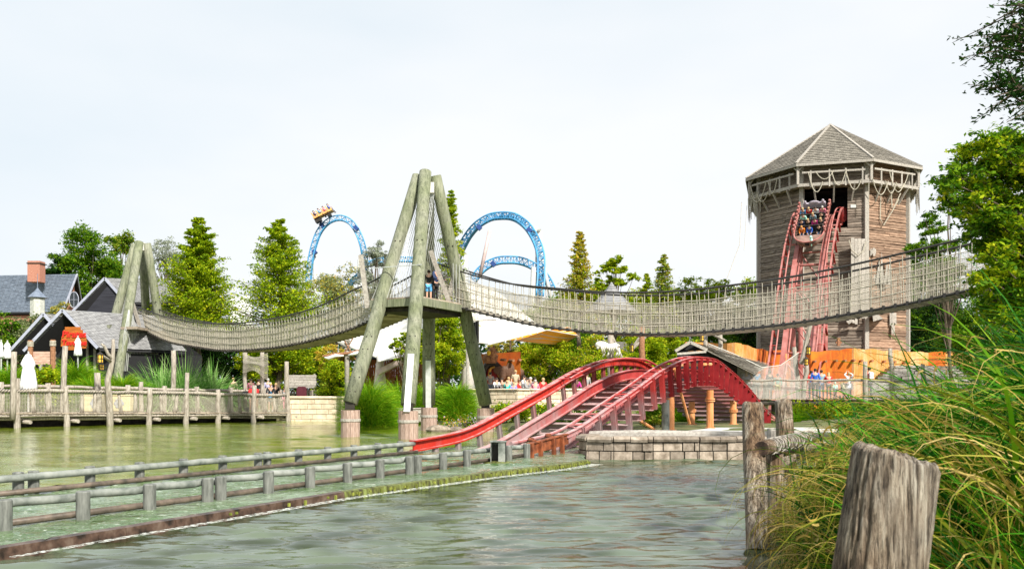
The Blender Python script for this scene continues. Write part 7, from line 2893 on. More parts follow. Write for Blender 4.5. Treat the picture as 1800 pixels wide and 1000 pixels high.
tag(np_mesh('curled_seed_heads', v, 4, M['gr_dry'], faces=q), 'golden curled dry tips scattered through the foreground grass', 'seed heads', kind='stuff')


# ---------------------------------------------------------------- near posts
def log_post(name, label, base, top, r0, r1, seed, mat='greypost', ridges=True, n=40, rounded=.03):
    th = thing(name, label, 'post', base, 'old fence posts on the bank')
    rs_ = random.Random(seed)
    a, b = Vector(base), Vector(top)
    ph = [rs_.uniform(0, 6.28) for _ in range(6)]
    mb = MB()
    k = 22
    ax = (b - a).normalized()
    x = ax.cross(V(0, 1, 0)).normalized()
    y = ax.cross(x)
    for i in range(k + 5):
        t = min(1, i / k)
        rr = lerp(r0, r1, t)
        c = a.lerp(b, t)
        sh = 1.0
        if i > k:
            e = (i - k) / 4
            sh = math.cos(e * math.pi / 2 * .985)
            c = c + ax * rounded * math.sin(e * math.pi / 2)
            sh = max(.02, 1 - (1 - sh) ** 1) if e < 1 else .02
            sh = [1, .985, .93, .6, .01][i - k]
        for j in range(n):
            an = 2 * math.pi * j / n
            crack = 0
            for q, (f, am) in enumerate(((3, .03), (7, .022), (13, .022), (19, .016))):
                crack += am * math.sin(f * an + ph[q] + .5 * math.sin(t * 5 + ph[5]))
            crack -= .05 * max(0, math.cos(5 * an + ph[4] + .3 * t)) ** 14
            q = rr * (1 + crack) * sh
            mb.v.append(tuple(c + x * math.cos(an) * q + y * math.sin(an) * q + ax * (.012 * math.sin(3 * an + ph[1]) if i >= k else 0)))
    for i in range(k + 4):
        for j in range(n):
            j2 = (j + 1) % n
            mb.f.append((i * n + j, i * n + j2, (i + 1) * n + j2, (i + 1) * n + j))
            mb.m.append(0)
    mb.f.append(tuple((k + 4) * n + j for j in range(n)))
    mb.m.append(0)
    obj('log', mb, M[mat], th, smooth=True)
    return th


# wood with long vertical cracks for the near post
m, n, p = nodes('old_grey_log')
t1 = add_noise(n, 6, 8, (6, 6, .55), .7)
t2 = add_noise(n, 16, 6, (7, 7, .35), .6)
t3 = add_noise(n, 2.2, 4, (1, 1, .6), .6)
c1 = ramp(n, t1.outputs['Fac'], [(.36, (.05, .04, .032)), (.45, (.20, .165, .13)), (.54, (.38, .34, .29)), (.64, (.58, .55, .49))]).outputs[0]
c2 = ramp(n, t3.outputs['Fac'], [(.36, (.60, .42, .28)), (.46, (1, .90, .78)), (.56, (1, .97, .92)), (.66, (.80, .84, .86))]).outputs[0]
cc = mixc(n, c1, c2, 1.0, 'MULTIPLY')
c3 = ramp(n, t2.outputs['Fac'], [(.38, (.10, .085, .07)), (.47, (1, 1, 1))]).outputs[0]
cc = mixc(n, cc, c3, .85, 'MULTIPLY')
n.links.new(cc, p.inputs['Base Color'])
p.inputs['Roughness'].default_value = .95
ad = n.nodes.new('ShaderNodeMath')
n.links.new(t1.outputs['Fac'], ad.inputs[0])
n.links.new(t2.outputs['Fac'], ad.inputs[1])
bump(n, p, ad.outputs[0], 1.0, .03)
M['oldlog'] = m

def split_log(name, label, base, top, r0, r1, seed, slope):
    th = thing(name, label, 'post', base, 'old fence posts on the bank')
    rs = np.random.RandomState(seed)
    a, b = np.array(base, float), np.array(top, float)
    n, k = 200, 110
    ax = (b - a) / np.linalg.norm(b - a)
    x = np.cross(ax, [0, 1.0, 0])
    x /= np.linalg.norm(x)
    y = np.cross(ax, x)
    an = np.linspace(0, 2 * math.pi, n, endpoint=False)
    t = np.linspace(0, 1, k)
    A_, T_2 = np.meshgrid(an, t)
    rr = r0 + (r1 - r0) * T_2
    prof = np.zeros_like(A_)
    for f, am in ((2, .025), (3, .02), (5, .012)):
        prof += am * np.sin(f * A_ + rs.uniform(0, 6.28) + T_2 * rs.uniform(-1.5, 1.5))
    for _ in range(34):
        c = rs.uniform(0, 2 * math.pi)
        t0_, t1_ = sorted(rs.uniform(-.3, 1.3, 2))
        if t1_ - t0_ < .3:
            t1_ = t0_ + .5
        wdt = rs.uniform(.012, .045)
        dep = rs.uniform(.02, .09)
        cc_ = c + .06 * np.sin(T_2 * rs.uniform(4, 14) + rs.uniform(0, 6)) + .02 * np.sin(T_2 * 40 + rs.uniform(0, 6))
        dd = np.angle(np.exp(1j * (A_ - cc_)))
        env = np.clip((T_2 - t0_) / .12, 0, 1) * np.clip((t1_ - T_2) / .12, 0, 1)
        prof -= dep * np.exp(-(dd / wdt) ** 2) * env
    prof += rs.normal(0, .003, prof.shape)
    rr = rr * (1 + prof)
    Lg = np.linalg.norm(b - a)
    P = a + ax * (T_2 * Lg)[..., None] + x * (np.cos(A_) * rr)[..., None] + y * (np.sin(A_) * rr)[..., None]
    # slanted worn top
    P += ax * (T_2[..., None] ** 8 * (-slope * np.cos(A_) * 1.0)[..., None] * r1)
    rings = [P.reshape(-1, 3)]
    last = P[-1]
    cen = last.mean(0)
    for sc, up_ in ((.97, .010), (.90, .018), (.7, .020), (.45, .016), (.2, .012), (.02, .010)):
        q = cen + (last - cen) * sc + ax * up_
        q += ax * (rs.normal(0, .0022, n) + .006 * np.sin(an * 5 + sc * 9))[:, None] * (1 if sc > .1 else 0)
        rings.append(q)
    v = np.concatenate(rings)
    m_ = k + 6
    idx = np.arange(m_ * n).reshape(m_, n)
    q = np.stack([idx[:-1], np.roll(idx, -1, 1)[:-1], np.roll(idx, -1, 1)[1:], idx[1:]], -1).reshape(-1, 4)
    np_mesh('log', v, 4, M['oldlog'], th, faces=q, smooth=True)
    return th


split_log('fence_post', 'thick cracked grey log post closest to the camera in the lower right', (1.035, 3.0, -.15), (1.272, 3.03, 1.375), .165, .138, 1, -.15)
log_post('fence_post', 'slim upright grey fence post standing in the water at the edge of the rushes', W(1332, 965, 10.0), W(1322, 713, 10.4), .125, .118, 2, 'oldlog')
log_post('fence_post', 'second grey fence post leaning behind the roped log', V(W(1388, 800, 13.2).x, 13.2, -.1), W(1377, 706, 13.4), .15, .118, 3, 'oldlog')
log_post('fence_post', 'short pale rounded post between the two taller fence posts', V(W(1362, 800, 14).x, 14.0, -.1), W(1360, 756, 14), .12, .1, 4, 'greywood')
log_post('fence_post', 'net wrapped low post stub below the roped log end', V(W(1364, 900, 11).x, 11.0, -.3), W(1362, 800, 11), .11, .10, 5, 'oldlog')
th = thing('roped_log', 'horizontal dark ended log bound with pale rope behind the slim fence post', 'log', W(1345, 790, 10.9))
mb = MB()
a, b = W(1339, 788, 10.15), W(1424, 768, 12.4)
mb.tube([a, a.lerp(b, .5), b], .085, 16)
lgo = obj('log', mb, M['oldlog'], th, smooth=True)
mb = MB()
mb.tube([a - (b - a).normalized() * .012, a], [.080, .082], 16)
obj('dark_end', mb, M['sill'], lgo)
mb = MB()
ax = (b - a).normalized()
x = ax.cross(V(0, 0, 1)).normalized()
y = ax.cross(x)
for c0 in np.linspace(.14, .85, 14):
    c = a.lerp(b, float(c0))
    mb.tube([c + ax * (.02 * math.sin(k * 2.1 + c0 * 40)) + (x * math.cos(k * math.pi / 6) + y * math.sin(k * math.pi / 6)) * .094 for k in range(13)], .008, 5)
obj('rope_binding', mb, M['greywood'], th)
th = thing('fence_rail', 'broken grey rail running right under the roped log into the grass', 'rail', W(1400, 800, 12))
mb = MB()
mb.tube(wobble(W(1368, 797, 12), W(1470, 776, 13.5), 4, .03, 6), [.06, .055, .05, .045, .04], 9)
obj('log', mb, M['oldlog'], th, smooth=True)


# ================================================================ PEOPLE
def skin_eval(verts, edges, radii, root, sub=1):
    me = bpy.data.meshes.new('tmp')
    me.from_pydata([tuple(v) for v in verts], edges, [])
    o = bpy.data.objects.new('tmp', me)
    C.objects.link(o)
    o.modifiers.new('skin', 'SKIN').use_smooth_shade = True
    if sub:
        o.modifiers.new('sub', 'SUBSURF').levels = sub
    for i, sv in enumerate(me.skin_vertices[0].data):
        rr = radii[i]
        sv.radius = rr if isinstance(rr, tuple) else (rr, rr)
        sv.use_root = (i == root)
    bpy.context.view_layer.update()
    dg = bpy.context.evaluated_depsgraph_get()
    res = bpy.data.meshes.new_from_object(o.evaluated_get(dg))
    bpy.data.objects.remove(o)
    return res


POSES = {}


def pose_meshes(pose):
    if pose in POSES:
        return POSES[pose]
    seat = pose in ('sit', 'ride')
    pz = .50 if seat else .93
    up = pz - .93
    lean = {'stand': 0, 'walk': .02, 'lean': .16, 'up': 0, 'sit': .05, 'ride': .06}[pose]
    f = lambda z: -lean * max(0, (z - .93)) / .6       # forward is -Y
    J = {}
    J['pelvis'] = V(0, 0, pz)
    J['waist'] = V(0, f(1.12), 1.12 + up)
    J['chest'] = V(0, f(1.34), 1.34 + up)
    J['neck'] = V(0, f(1.48) - .01, 1.49 + up)
    J['head'] = V(0, f(1.62) - .02, 1.60 + up)
    J['crown'] = V(0, f(1.7) - .015, 1.70 + up)
    for s_, n_ in ((-1, 'l'), (1, 'r')):
        J['sh' + n_] = V(.175 * s_, f(1.42), 1.42 + up)
        if pose == 'up':
            J['el' + n_] = V(.34 * s_, -.06, 1.58 + up)
            J['wr' + n_] = V(.10 * s_, -.16, 1.72 + up)
            J['ha' + n_] = V(.07 * s_, -.19, 1.80 + up)
        elif pose == 'lean':
            J['el' + n_] = V(.25 * s_, -.24, 1.17 + up)
            J['wr' + n_] = V(.18 * s_, -.44, 1.10 + up)
            J['ha' + n_] = V(.17 * s_, -.52, 1.09 + up)
        elif seat:
            J['el' + n_] = V(.24 * s_, -.12, 1.16 + up)
            J['wr' + n_] = V(.15 * s_, -.34, 1.12 + up)
            J['ha' + n_] = V(.13 * s_, -.42, 1.11 + up)
        else:
            a = .10 * s_ if pose == 'walk' else 0
            J['el' + n_] = V(.24 * s_, .03 + a, 1.14 + up)
            J['wr' + n_] = V(.26 * s_, -.05 + a, .90 + up)
            J['ha' + n_] = V(.26 * s_, -.08 + a, .83 + up)
        J['hip' + n_] = V(.095 * s_, 0, pz - .05)
        if seat:
            J['kn' + n_] = V(.12 * s_, -.44, pz - .02)
            J['an' + n_] = V(.12 * s_, -.46, .08)
            J['to' + n_] = V(.13 * s_, -.62, .04)
        else:
            st = .12 * s_ if pose == 'walk' else 0
            J['kn' + n_] = V(.10 * s_, -.02 - st, .50)
            J['an' + n_] = V(.105 * s_, .02 - st * 1.6, .08)
            J['to' + n_] = V(.12 * s_, -.15 - st * 1.6, .03)

    def graph(chains, rad, root='pelvis', grow=0.0, extra=None):
        names, edges = [], []
        for ch in chains:
            for a in ch:
                if a not in names:
                    names.append(a)
            for a, b in zip(ch, ch[1:]):
                e = (names.index(a), names.index(b))
                if e not in edges:
                    edges.append(e)
        vs = [J[a] for a in names]
        rr = []
        for a in names:
            q = rad[a[:2] if a[:-1] in ('sh', 'el', 'wr', 'ha', 'kn', 'an', 'to', 'hip') else a]
            rr.append(tuple(x + grow for x in q) if isinstance(q, tuple) else (q + grow, q + grow))
        return skin_eval(vs, edges, rr, names.index(root))
    rad = {'pelvis': (.125, .10), 'waist': (.115, .085), 'chest': (.145, .10), 'neck': .05, 'head': (.078, .095), 'crown': (.065, .078), 'sh': .055, 'el': .040, 'wr': .027,
           'ha': (.030, .022), 'hi': .082, 'kn': .052, 'an': .036, 'to': .030}
    arms = [['chest', 'sh' + n_, 'el' + n_, 'wr' + n_, 'ha' + n_] for n_ in 'lr']
    legs = [['pelvis', 'hip' + n_, 'kn' + n_, 'an' + n_, 'to' + n_] for n_ in 'lr']
    body = graph([['pelvis', 'waist', 'chest', 'neck', 'head', 'crown']] + arms + legs, rad)
    # add the small features to the body surface: nose, ears, fingers
    mb = MB()
    h = J['head']
    mb.sphere(h + V(0, -.098, -.005), (.014, .022, .022), 6, 5)
    for s_ in (-1, 1):
        mb.sphere(h + V(.082 * s_, .0, .0), (.012, .02, .032), 6, 5)
    for n_, s_ in (('l', -1), ('r', 1)):
        a, b = J['wr' + n_], J['ha' + n_]
        d = (b - a).normalized()
        l = d.cross(V(0, 1, 0) if abs(d.y) < .8 else V(0, 0, 1)).normalized()
        for q, L in ((-.024, .065), (-.008, .078), (.009, .074), (.024, .058)):
            p0 = b + d * .012 + l * q
            mb.tube([p0, p0 + d * L * .55 + V(0, -.005, -.004), p0 + d * L + V(0, -.014, -.016)], [.0095, .009, .007], 5)
        p0 = b - d * .03 - l * .03 * s_
        mb.tube([p0, p0 - l * .022 * s_ + d * .03, p0 - l * .024 * s_ + d * .055], [.011, .010, .008], 5)
    import bmesh
    bm = bmesh.new()
    bm.from_mesh(body)
    vs = [bm.verts.new(v) for v in mb.v]
    for fc in mb.f:
        bm.faces.new([vs[i] for i in fc])
    bm.to_mesh(body)
    bm.free()
    J2 = dict(J)
    top_long = graph([['pelvis', 'waist', 'chest']] + [a[:4] for a in arms], {**rad, 'pelvis': (.120, .10)}, 'chest', .018)
    # short sleeves
    for n_ in 'lr':
        J['el' + n_] = J['sh' + n_].lerp(J2['el' + n_], .65)
    top_short = graph([['pelvis', 'waist', 'chest']] + [a[:3] for a in arms], {**rad, 'pelvis': (.120, .10), 'el': .048}, 'chest', .018)
    J.update(J2)
    trousers = graph([['pelvis'] + l[1:4] for l in legs], rad, 'pelvis', .016)
    for n_ in 'lr':
        J['kn' + n_] = J['hip' + n_].lerp(J2['kn' + n_], .9)
    shorts = graph([['pelvis'] + l[1:3] for l in legs], {**rad, 'kn': .065}, 'pelvis', .018)
    J.update(J2)
    hb = MB()
    hb.sphere(h + V(0, .018, .045), (.093, .105, .098), 12, 8)
    hair = bpy.data.meshes.new('hair')
    hair.from_pydata(hb.v, [], hb.f)
    hb = MB()
    hb.sphere(h + V(0, .018, .045), (.095, .107, .098), 12, 8)
    hb.tube([h + V(0, .05, .02), h + V(0, .085, -.12), h + V(0, .08, -.24)], [.085, .075, .04], 9)
    hairl = bpy.data.meshes.new('hair_long')
    hairl.from_pydata(hb.v, [], hb.f)
    sb = MB()
    for n_ in 'lr':
        a, t = J['an' + n_], J['to' + n_]
        sb.tube([a + V(0, .05, -.045), a + V(0, -.02, -.03), t + V(0, 0, -.0)], [.038, .045, .034], 8)
    shoes = bpy.data.meshes.new('shoes')
    shoes.from_pydata(sb.v, [], sb.f)
    fb = MB()
    for s_ in (-1, 1):
        fb.sphere(h + V(.03 * s_, -.088, .02), (.012, .008, .008), 6, 4)
    fb.box(h + V(0, -.092, -.042), (.04, .006, .008))
    face = bpy.data.meshes.new('face')
    face.from_pydata(fb.v, [], fb.f)
    res = dict(body=body, top_long=top_long, top_short=top_short, trousers=trousers, shorts=shorts, hair=hair, hair_long=hairl, shoes=shoes, face=face)
    for k, me in res.items():
        me.polygons.foreach_set('use_smooth', [True] * len(me.polygons))
        me.materials.clear()
        me.materials.append(M['skin'])
        me.update()
    POSES[pose] = res
    return res


def person(label, loc, rotz=0, pose='stand', h=1.72, top='grey', bottom='denim', hair='hairdark', long_hair=False, short=False, shorts=False, group=None, mat4=None, extra=None):
    """rotz 0 faces the camera, pi faces away"""
    me = pose_meshes(pose)
    th = thing('person', label, 'person', loc, group, rotz)
    k = h / 1.79
    th.scale = (k, k, k)
    if mat4 is not None:
        th.matrix_world = mat4 @ Matrix.Scale(k, 4)

    def part(nm, mesh, mt):
        o = link_mesh(nm, mesh, th)
        o.material_slots[0].link = 'OBJECT'
        o.material_slots[0].material = mt
        return o
    part('body', me['body'], M['skin'])
    part('shirt', me['top_short' if short else 'top_long'], CM[top])
    part('shorts' if shorts else 'trousers', me['shorts' if shorts else 'trousers'], CM[bottom])
    part('hair', me['hair_long' if long_hair else 'hair'], M.get(hair) or CM[hair])
    part('shoes', me['shoes'], CM['black' if top != 'black' else 'white'])
    part('face_features', me['face'], M['hairdark'])
    if extra == 'backpack':
        mb = MB()
        mb.box((0, .17, 1.27), (.27, .15, .38))
        o = obj('backpack', mb, CM['white'] if top == 'red' else CM['sky'], th, local=True, bevel=.05)
    if extra == 'bag':
        mb = MB()
        mb.box((.05, -.20, .95), (.32, .10, .26))
        mb.tube([(-.12, -.10, 1.42), (.0, -.17, 1.2), (.08, -.22, 1.05)], .012, 5)
        obj('shoulder_bag', mb, CM['sky'], th, local=True, bevel=.03)
    if extra == 'skirt':
        mb = MB()
        mb.lathe((0, 0, .62), [(.24, 0), (.20, .2), (.145, .42)], 14)
        obj('skirt', mb, CM[top], th, local=True)
    if extra == 'cap':
        mb = MB()
        mb.sphere((0, 0, 1.67), (.1, .11, .07), 10, 6)
        mb.box((0, -.13, 1.655), (.13, .11, .012))
        obj('cap', mb, CM['white'], th, local=True)
    return th


PI = math.pi
gb = 'visitors on the right boardwalk'


def on_walk(px, v=1.2):
    s = hit(px, BA + BN * v, BD)
    p = BA + BN * v + BD * s
    return (p.x, p.y, ZD)


for px, v, lb, kw in (
    (1303, .9, 'person in pale grey top behind the high net, nearest the red hump', dict(top='grey', hair='hairdark')),
    (1312, .7, 'person in lilac shirt with fair hair behind the high net', dict(top='lilac', hair='hairfair', h=1.76)),
    (1320, 1.4, 'person in pink top half hidden behind the lilac shirt', dict(top='pink', hair='hairfair', h=1.66, long_hair=True)),
    (1330, .6, 'broad man in bright sky blue shirt leaning on the boardwalk rail behind the high net', dict(top='sky', bottom='grey', short=True, h=1.80)),
    (1353, .8, 'person in wide dark grey coat behind the high net', dict(top='charcoal', bottom='charcoal', h=1.74, extra='skirt')),
    (1367, .9, 'youngster in dark teal top and yellow shorts behind the high net', dict(top='teal', bottom='yellow', shorts=True, h=1.55)),
    (1426, 1.8, 'person in red half hidden by the forked pole and the blue jacket', dict(top='red', hair='hairdark', h=1.75)),
    (1433, .7, 'man in royal blue jacket and grey trousers beside the forked pole', dict(top='blue', bottom='charcoal', h=1.86)),
    (1444, 1.1, 'person in steel blue jacket just right of the royal blue jacket', dict(top='steelblue', bottom='denim', h=1.78)),
    (1457, .8, 'woman in red jacket with grey blue trousers bending over the child', dict(top='red', bottom='charcoal', pose='lean', h=1.62, hair='hairfair', long_hair=True)),
    (1468, .8, 'small child in mint green hooded top and blue jeans', dict(top='mint', bottom='denim', h=1.02, hair='mint')),
    (1493, .7, 'woman in long white top with both arms raised, photographing', dict(top='white', bottom='charcoal', pose='up', h=1.60, hair='hairfair', extra='skirt')),
    (1528, .6, 'tall person in red shirt with white backpack beside the thin pole', dict(top='red', bottom='charcoal', h=1.92, extra='backpack')),
):
    person(lb, on_walk(px, v), PI + rnd.uniform(-.3, .3), group=gb, **kw)
# push chair beside the woman in white
th = thing('push_chair', 'dark push chair standing beside the woman in the white top', 'push chair', on_walk(1486, .8))
q = V(*on_walk(1486, .8))
mb = MB()
mb.box(q + V(0, 0, .5), (.42, .5, .35), rot=Matrix.Rotation(.3, 3, 'X'))
mb.box(q + V(0, .15, .75), (.42, .25, .3), rot=Matrix.Rotation(-.4, 3, 'X'))
obj('seat', mb, CM['khaki'], th, bevel=.04)
mb = MB()
for sx in (-.22, .22):
    mb.tube([q + V(sx, -.3, .1), q + V(sx, .05, .6), q + V(sx, -.35, 1.0)], .018, 5)
obj('frame', mb, CM['black'], th)
for sx in (-.22, .22):
    for sy in (-.28, .28):
        mb = MB()
        mb.tube([q + V(sx - .02, sy, .1), q + V(sx + .02, sy, .1)], .10, 12)
        obj('wheel', mb, CM['black'], th)

# plaza
mb = MB()
mb.prism([(-4.4, 54.4), (-2.3, 50.8), (0.3, 48.9), (3.2, 50.0), (5.9, 52.9), (8.5, 57), (8.5, 64), (-10, 64), (-9, 57)], -.2, 1.2)
tag(obj('plaza', mb, noisy('plaza_gravel', (.38, .34, .27), (.5, .46, .38), 6)), kind='structure')
gp = 'crowd on the plaza'
for px, Y, lb, kw in (
    (862, 55, 'man in pale grey shirt standing before the red arched doorway', dict(top='grey', h=1.70, rotz=PI, short=True, hair='hairdark')),
    (872, 51.6, 'seated person in white near the right tower leg', dict(top='white', pose='sit', rotz=.6, hair='hairdark')),
    (883, 52.0, 'seated person in khaki top with dark hair at the doorway', dict(top='khaki', pose='sit', rotz=-.4)),
    (894, 52.4, 'seated fair haired person in pale grey right of the doorway', dict(top='grey', pose='sit', rotz=PI, hair='hairfair', h=1.8)),
    (891, 50.4, 'seated person in bright teal top by the plaza wall', dict(top='teal', pose='sit', rotz=.2, hair='hairfair', h=1.5)),
    (906, 53.0, 'standing person in khaki shirt, tallest in the plaza crowd', dict(top='khaki', bottom='khaki', rotz=.3, short=True, h=1.78, hair='hairfair')),
    (903, 50.2, 'child in violet blue top sitting low by the plaza wall', dict(top='violet', pose='sit', rotz=0, h=1.35, hair='hairfair')),
    (914, 52.2, 'child in red top right of the tallest standing person', dict(top='red', pose='sit', rotz=.6, h=1.6)),
    (919, 51.2, 'seated person in white top with navy trousers beside the red child', dict(top='white', bottom='navy', pose='sit', rotz=1.2, h=1.9, long_hair=True)),
    (925, 50.6, 'seated person in pale grey at the end of the table group', dict(top='grey', pose='sit', rotz=1.0, h=1.7)),
    (934, 50.8, 'seated bald person in light grey right of the white top group', dict(top='grey', pose='sit', rotz=-.8, h=1.75, hair='hairgrey')),
    (940, 52.6, 'seated person with brown hair in black behind the pink top', dict(top='black', pose='sit', rotz=PI, h=1.8)),
    (941, 50.4, 'seated person in bright pink top above the red guard rail', dict(top='pink', pose='sit', rotz=PI, h=1.55, hair='hairgrey')),
    (954, 50.9, 'seated person in red top nearest the red guard rail', dict(top='red', pose='sit', rotz=.4, h=1.7, hair='hairfair')),
    (972, 52.0, 'seated person in charcoal glimpsed above the red guard rail', dict(top='charcoal', pose='sit', rotz=.4, h=1.7)),
    (1013, 52.8, 'person in magenta glimpsed between the red guard posts', dict(top='magenta', pose='sit', rotz=.4, h=1.8, hair='hairfair')),
    (1032, 54, 'person in grey glimpsed under the crest of the far guard rail', dict(top='grey', pose='stand', rotz=.4, h=1.6)),
):
    rz = kw.pop('rotz')
    person(lb, (W(px, 0, Y).x, Y, 1.2), rz, group=gp, **kw)
for i, (px, Y) in enumerate(((866, 50.3), (880, 50.5))):
    th = thing('cafe_table', ('left' if i == 0 else 'right') + ' dark cafe table heaped with white bags by the plaza wall end', 'table', (W(px, 0, Y).x, Y, 1.2), 'cafe tables')
    x = W(px, 0, Y).x
    mb = MB()
    mb.box((x, Y, 1.93), (.62, .6, .04))
    obj('table_top', mb, CM['black'], th)
    for sx in (-.26, .26):
        for sy in (-.25, .25):
            mb = MB()
            mb.beam((x + sx, Y + sy, 1.2), (x + sx, Y + sy, 1.91), .035, .035)
            obj('leg', mb, CM['black'], th)
for i in range(5):
    px = 861 + i * 5.6
    th = thing('cafe_chair', ['first', 'second', 'third', 'fourth', 'fifth'][i] + ' black cafe chair from the left along the plaza wall', 'chair', (W(px, 0, 49.9).x, 50.0 + .1 * i, 1.2), 'black cafe chairs')
    x, y = W(px, 0, 49.9).x, 50.0 + .1 * i
    mb = MB()
    mb.box((x, y, 1.65), (.38, .36, .04))
    obj('seat', mb, CM['black'], th)
    mb = MB()
    for k in range(4):
        mb.beam((x - .15 + k * .1, y - .18, 1.66), (x - .15 + k * .1, y - .22, 2.02), .03, .02)
    mb.beam((x - .18, y - .22, 2.02), (x + .18, y - .22, 2.02), .04, .03)
    obj('backrest', mb, CM['black'], th)
    for sx in (-.16, .16):
        for sy in (-.15, .15):
            mb = MB()
            mb.beam((x + sx, y + sy, 1.2), (x + sx, y + sy, 1.64), .03, .03)
            obj('leg', mb, CM['black'], th)

# left boardwalk end
for px, Y, z, lb, kw in (
    (476, 51.9, .55, 'woman in black top with blue shoulder bag leaning at the end of the left boardwalk', dict(top='black', bottom='grey', shorts=True, pose='lean', rotz=.2, h=1.66, hair='hairfair', extra='bag')),
    (485, 52.6, .55, 'teenager in black printed shirt right behind the blue shoulder bag', dict(top='black', bottom='black', rotz=-.1, h=1.66, hair='hairfair', short=True)),
    (441, 53.6, .85, 'person in pink top behind the red stroller', dict(top='pink', bottom='grey', rotz=.6, h=1.62, long_hair=True)),
    (454, 53.9, .85, 'person in black standing between the shelter poles', dict(top='black', bottom='black', rotz=PI, h=1.62)),
    (471, 54.2, .85, 'person with grey hair in lilac top behind the women at the boardwalk end', dict(top='lilac', bottom='grey', rotz=PI, h=1.66, hair='hairgrey')),
    (501, 52.4, .55, 'child in white top half hidden by the last boardwalk post', dict(top='white', bottom='pink', rotz=-.6, h=1.45)),
    (410, 55.2, .9, 'person in tan top behind the right edge of the reeds', dict(top='khaki', bottom='khaki', rotz=.2, h=1.66, hair='hairfair')),
):
    rz = kw.pop('rotz')
    person(lb, (W(px, 0, Y).x, Y, z), rz, group='visitors at the left boardwalk end', **kw)
person('teenager in navy jacket on the platform of the lake bridge tower', (W(765, 0, 36.6).x, 36.6, PZ), .7, pose='lean', h=1.62, top='navy', bottom='black', hair='hairdark', group='visitors on the lake bridge tower')
person('child in black with sky blue skirt behind the front leg of the lake bridge tower', (W(753, 0, 35.4).x, 35.6, PZ), PI, h=1.32, top='black', bottom='sky', shorts=True, hair='hairdark', group='visitors on the lake bridge tower')

# ================================================================ SPLASH BOAT
sB = 47.2
P, T, U = frame(sB)
fwd = -T
xr = fwd.cross(U).normalized()
mat = Matrix((xr, fwd, U)).transposed().to_4x4()
org = P + TN * (GA / 2) + U * (-.35)
mat = mat @ Matrix.Scale(.82, 4)
mat.translation = org
boat = thing('splash_boat', 'broad wooden splash boat full of riders plunging out of the timber tower', 'ride boat')
boat.matrix_world = mat
LB2, WB = 2.7, 1.22
mb = MB()
ns, nc = 18, 12
for i in range(ns + 1):
    y = lerp(-LB2, LB2, i / ns)
    e = max(0, (y - 1.1) / (LB2 - 1.1))
    wd = WB * math.sqrt(max(.02, 1 - e ** 2.4))
    keel = .12 + .30 * e ** 2
    for j in range(nc + 1):
        a = math.pi * j / nc
        x = -math.cos(a)
        mb.v.append((wd * (abs(x) ** .7) * (1 if x > 0 else -1), y, .95 + .10 * e - (.83 - keel + .12) * math.sin(a) ** .6))
for i in range(ns):
    for j in range(nc):
        mb.f.append((i * (nc + 1) + j, i * (nc + 1) + j + 1, (i + 1) * (nc + 1) + j + 1, (i + 1) * (nc + 1) + j))
        mb.m.append(0)
M['hull'] = noisy('boat_planks', (.13, .07, .05), (.34, .22, .18), 2.0, (.6, .6, 8), .45, bmp=.5)
o = obj('hull', mb, M['hull'], boat, local=True, smooth=True)
sd = o.modifiers.new('thick', 'SOLIDIFY')
sd.thickness = .06
for zz, rr, mt, dy in ((1.0, .06, M['pink'], 0), (.80, .05, M['iron'], .02), (.55, .04, M['hull'], .02)):
    mb = MB()
    pts = []
    for i in range(-14, 15):
        if abs(i) > 9:
            t = (abs(i) - 9) / 5
            y = lerp(1.1, -LB2, t)
            x = WB * (1 if i > 0 else -1)
        else:
            a = i / 9 * math.pi / 2
            x = WB * math.sin(a)
            y = 1.1 + (LB2 - 1.1) * math.cos(a) ** .85 if math.cos(a) > 0 else 1.1
        k = 1 - (1.0 - zz) * .10
        pts.append((x * k * 1.02, 1.0 + (y - 1.0) * (1 + dy) * k if y > 1 else y, zz + .05))
    mb.tube(pts, rr, 8)
    obj('rim' if zz == 1.0 else 'rubbing_strake', mb, mt, boat, local=True, smooth=True)
mb = MB()
mb.prism([(-1.15, 1.55), (1.15, 1.55), (.95, 2.2), (.5, 2.55), (-.5, 2.55), (-.95, 2.2)], .84, .93)
obj('foredeck', mb, M['hull'], boat, local=True)
mb = MB()
mb.box((0, -.2, .35), (2.2, 4.4, .08))
obj('floor', mb, M['iron'], boat, local=True)
for sx in (-1, 1):
    for k in range(8):
        mb = MB()
        y = 1.25 - k * .55
        mb.tube([(sx * 1.28, y, .9), (sx * 1.28, y, 1.35)], .09, 8)
        mb.sphere((sx * 1.28, y, 1.43), (.12, .12, .12), 8, 6)
        obj('side_knob', mb, M['pink'], boat, local=True, smooth=True)
mb = MB()
mb.box((0, -2.5, 1.15), (1.9, .2, .5))
mb.sphere((0, -2.5, 1.42), (.45, .12, .2), 12, 8)
mb.sphere((.75, -2.5, 1.5), (.13, .12, .2), 8, 6)
mb.sphere((-.75, -2.5, 1.5), (.13, .12, .2), 8, 6)
obj('stern_board', mb, plain('pale_lilac_board', (.40, .36, .42)), boat, local=True)
mb = MB()
mb.tube([(-.35, 2.45, .9), (-.35, 2.55, 1.1), (-.35, 2.5, 1.3)], [.16, .13, .08], 9)
mb.sphere((-.35, 2.5, 1.38), (.12, .12, .13), 9, 7)
mb.tube([(-.35, 2.5, .95), (-.33, 2.75, .6)], .05, 6)
obj('figurehead', mb, CM['mint'], boat, local=True, smooth=True)
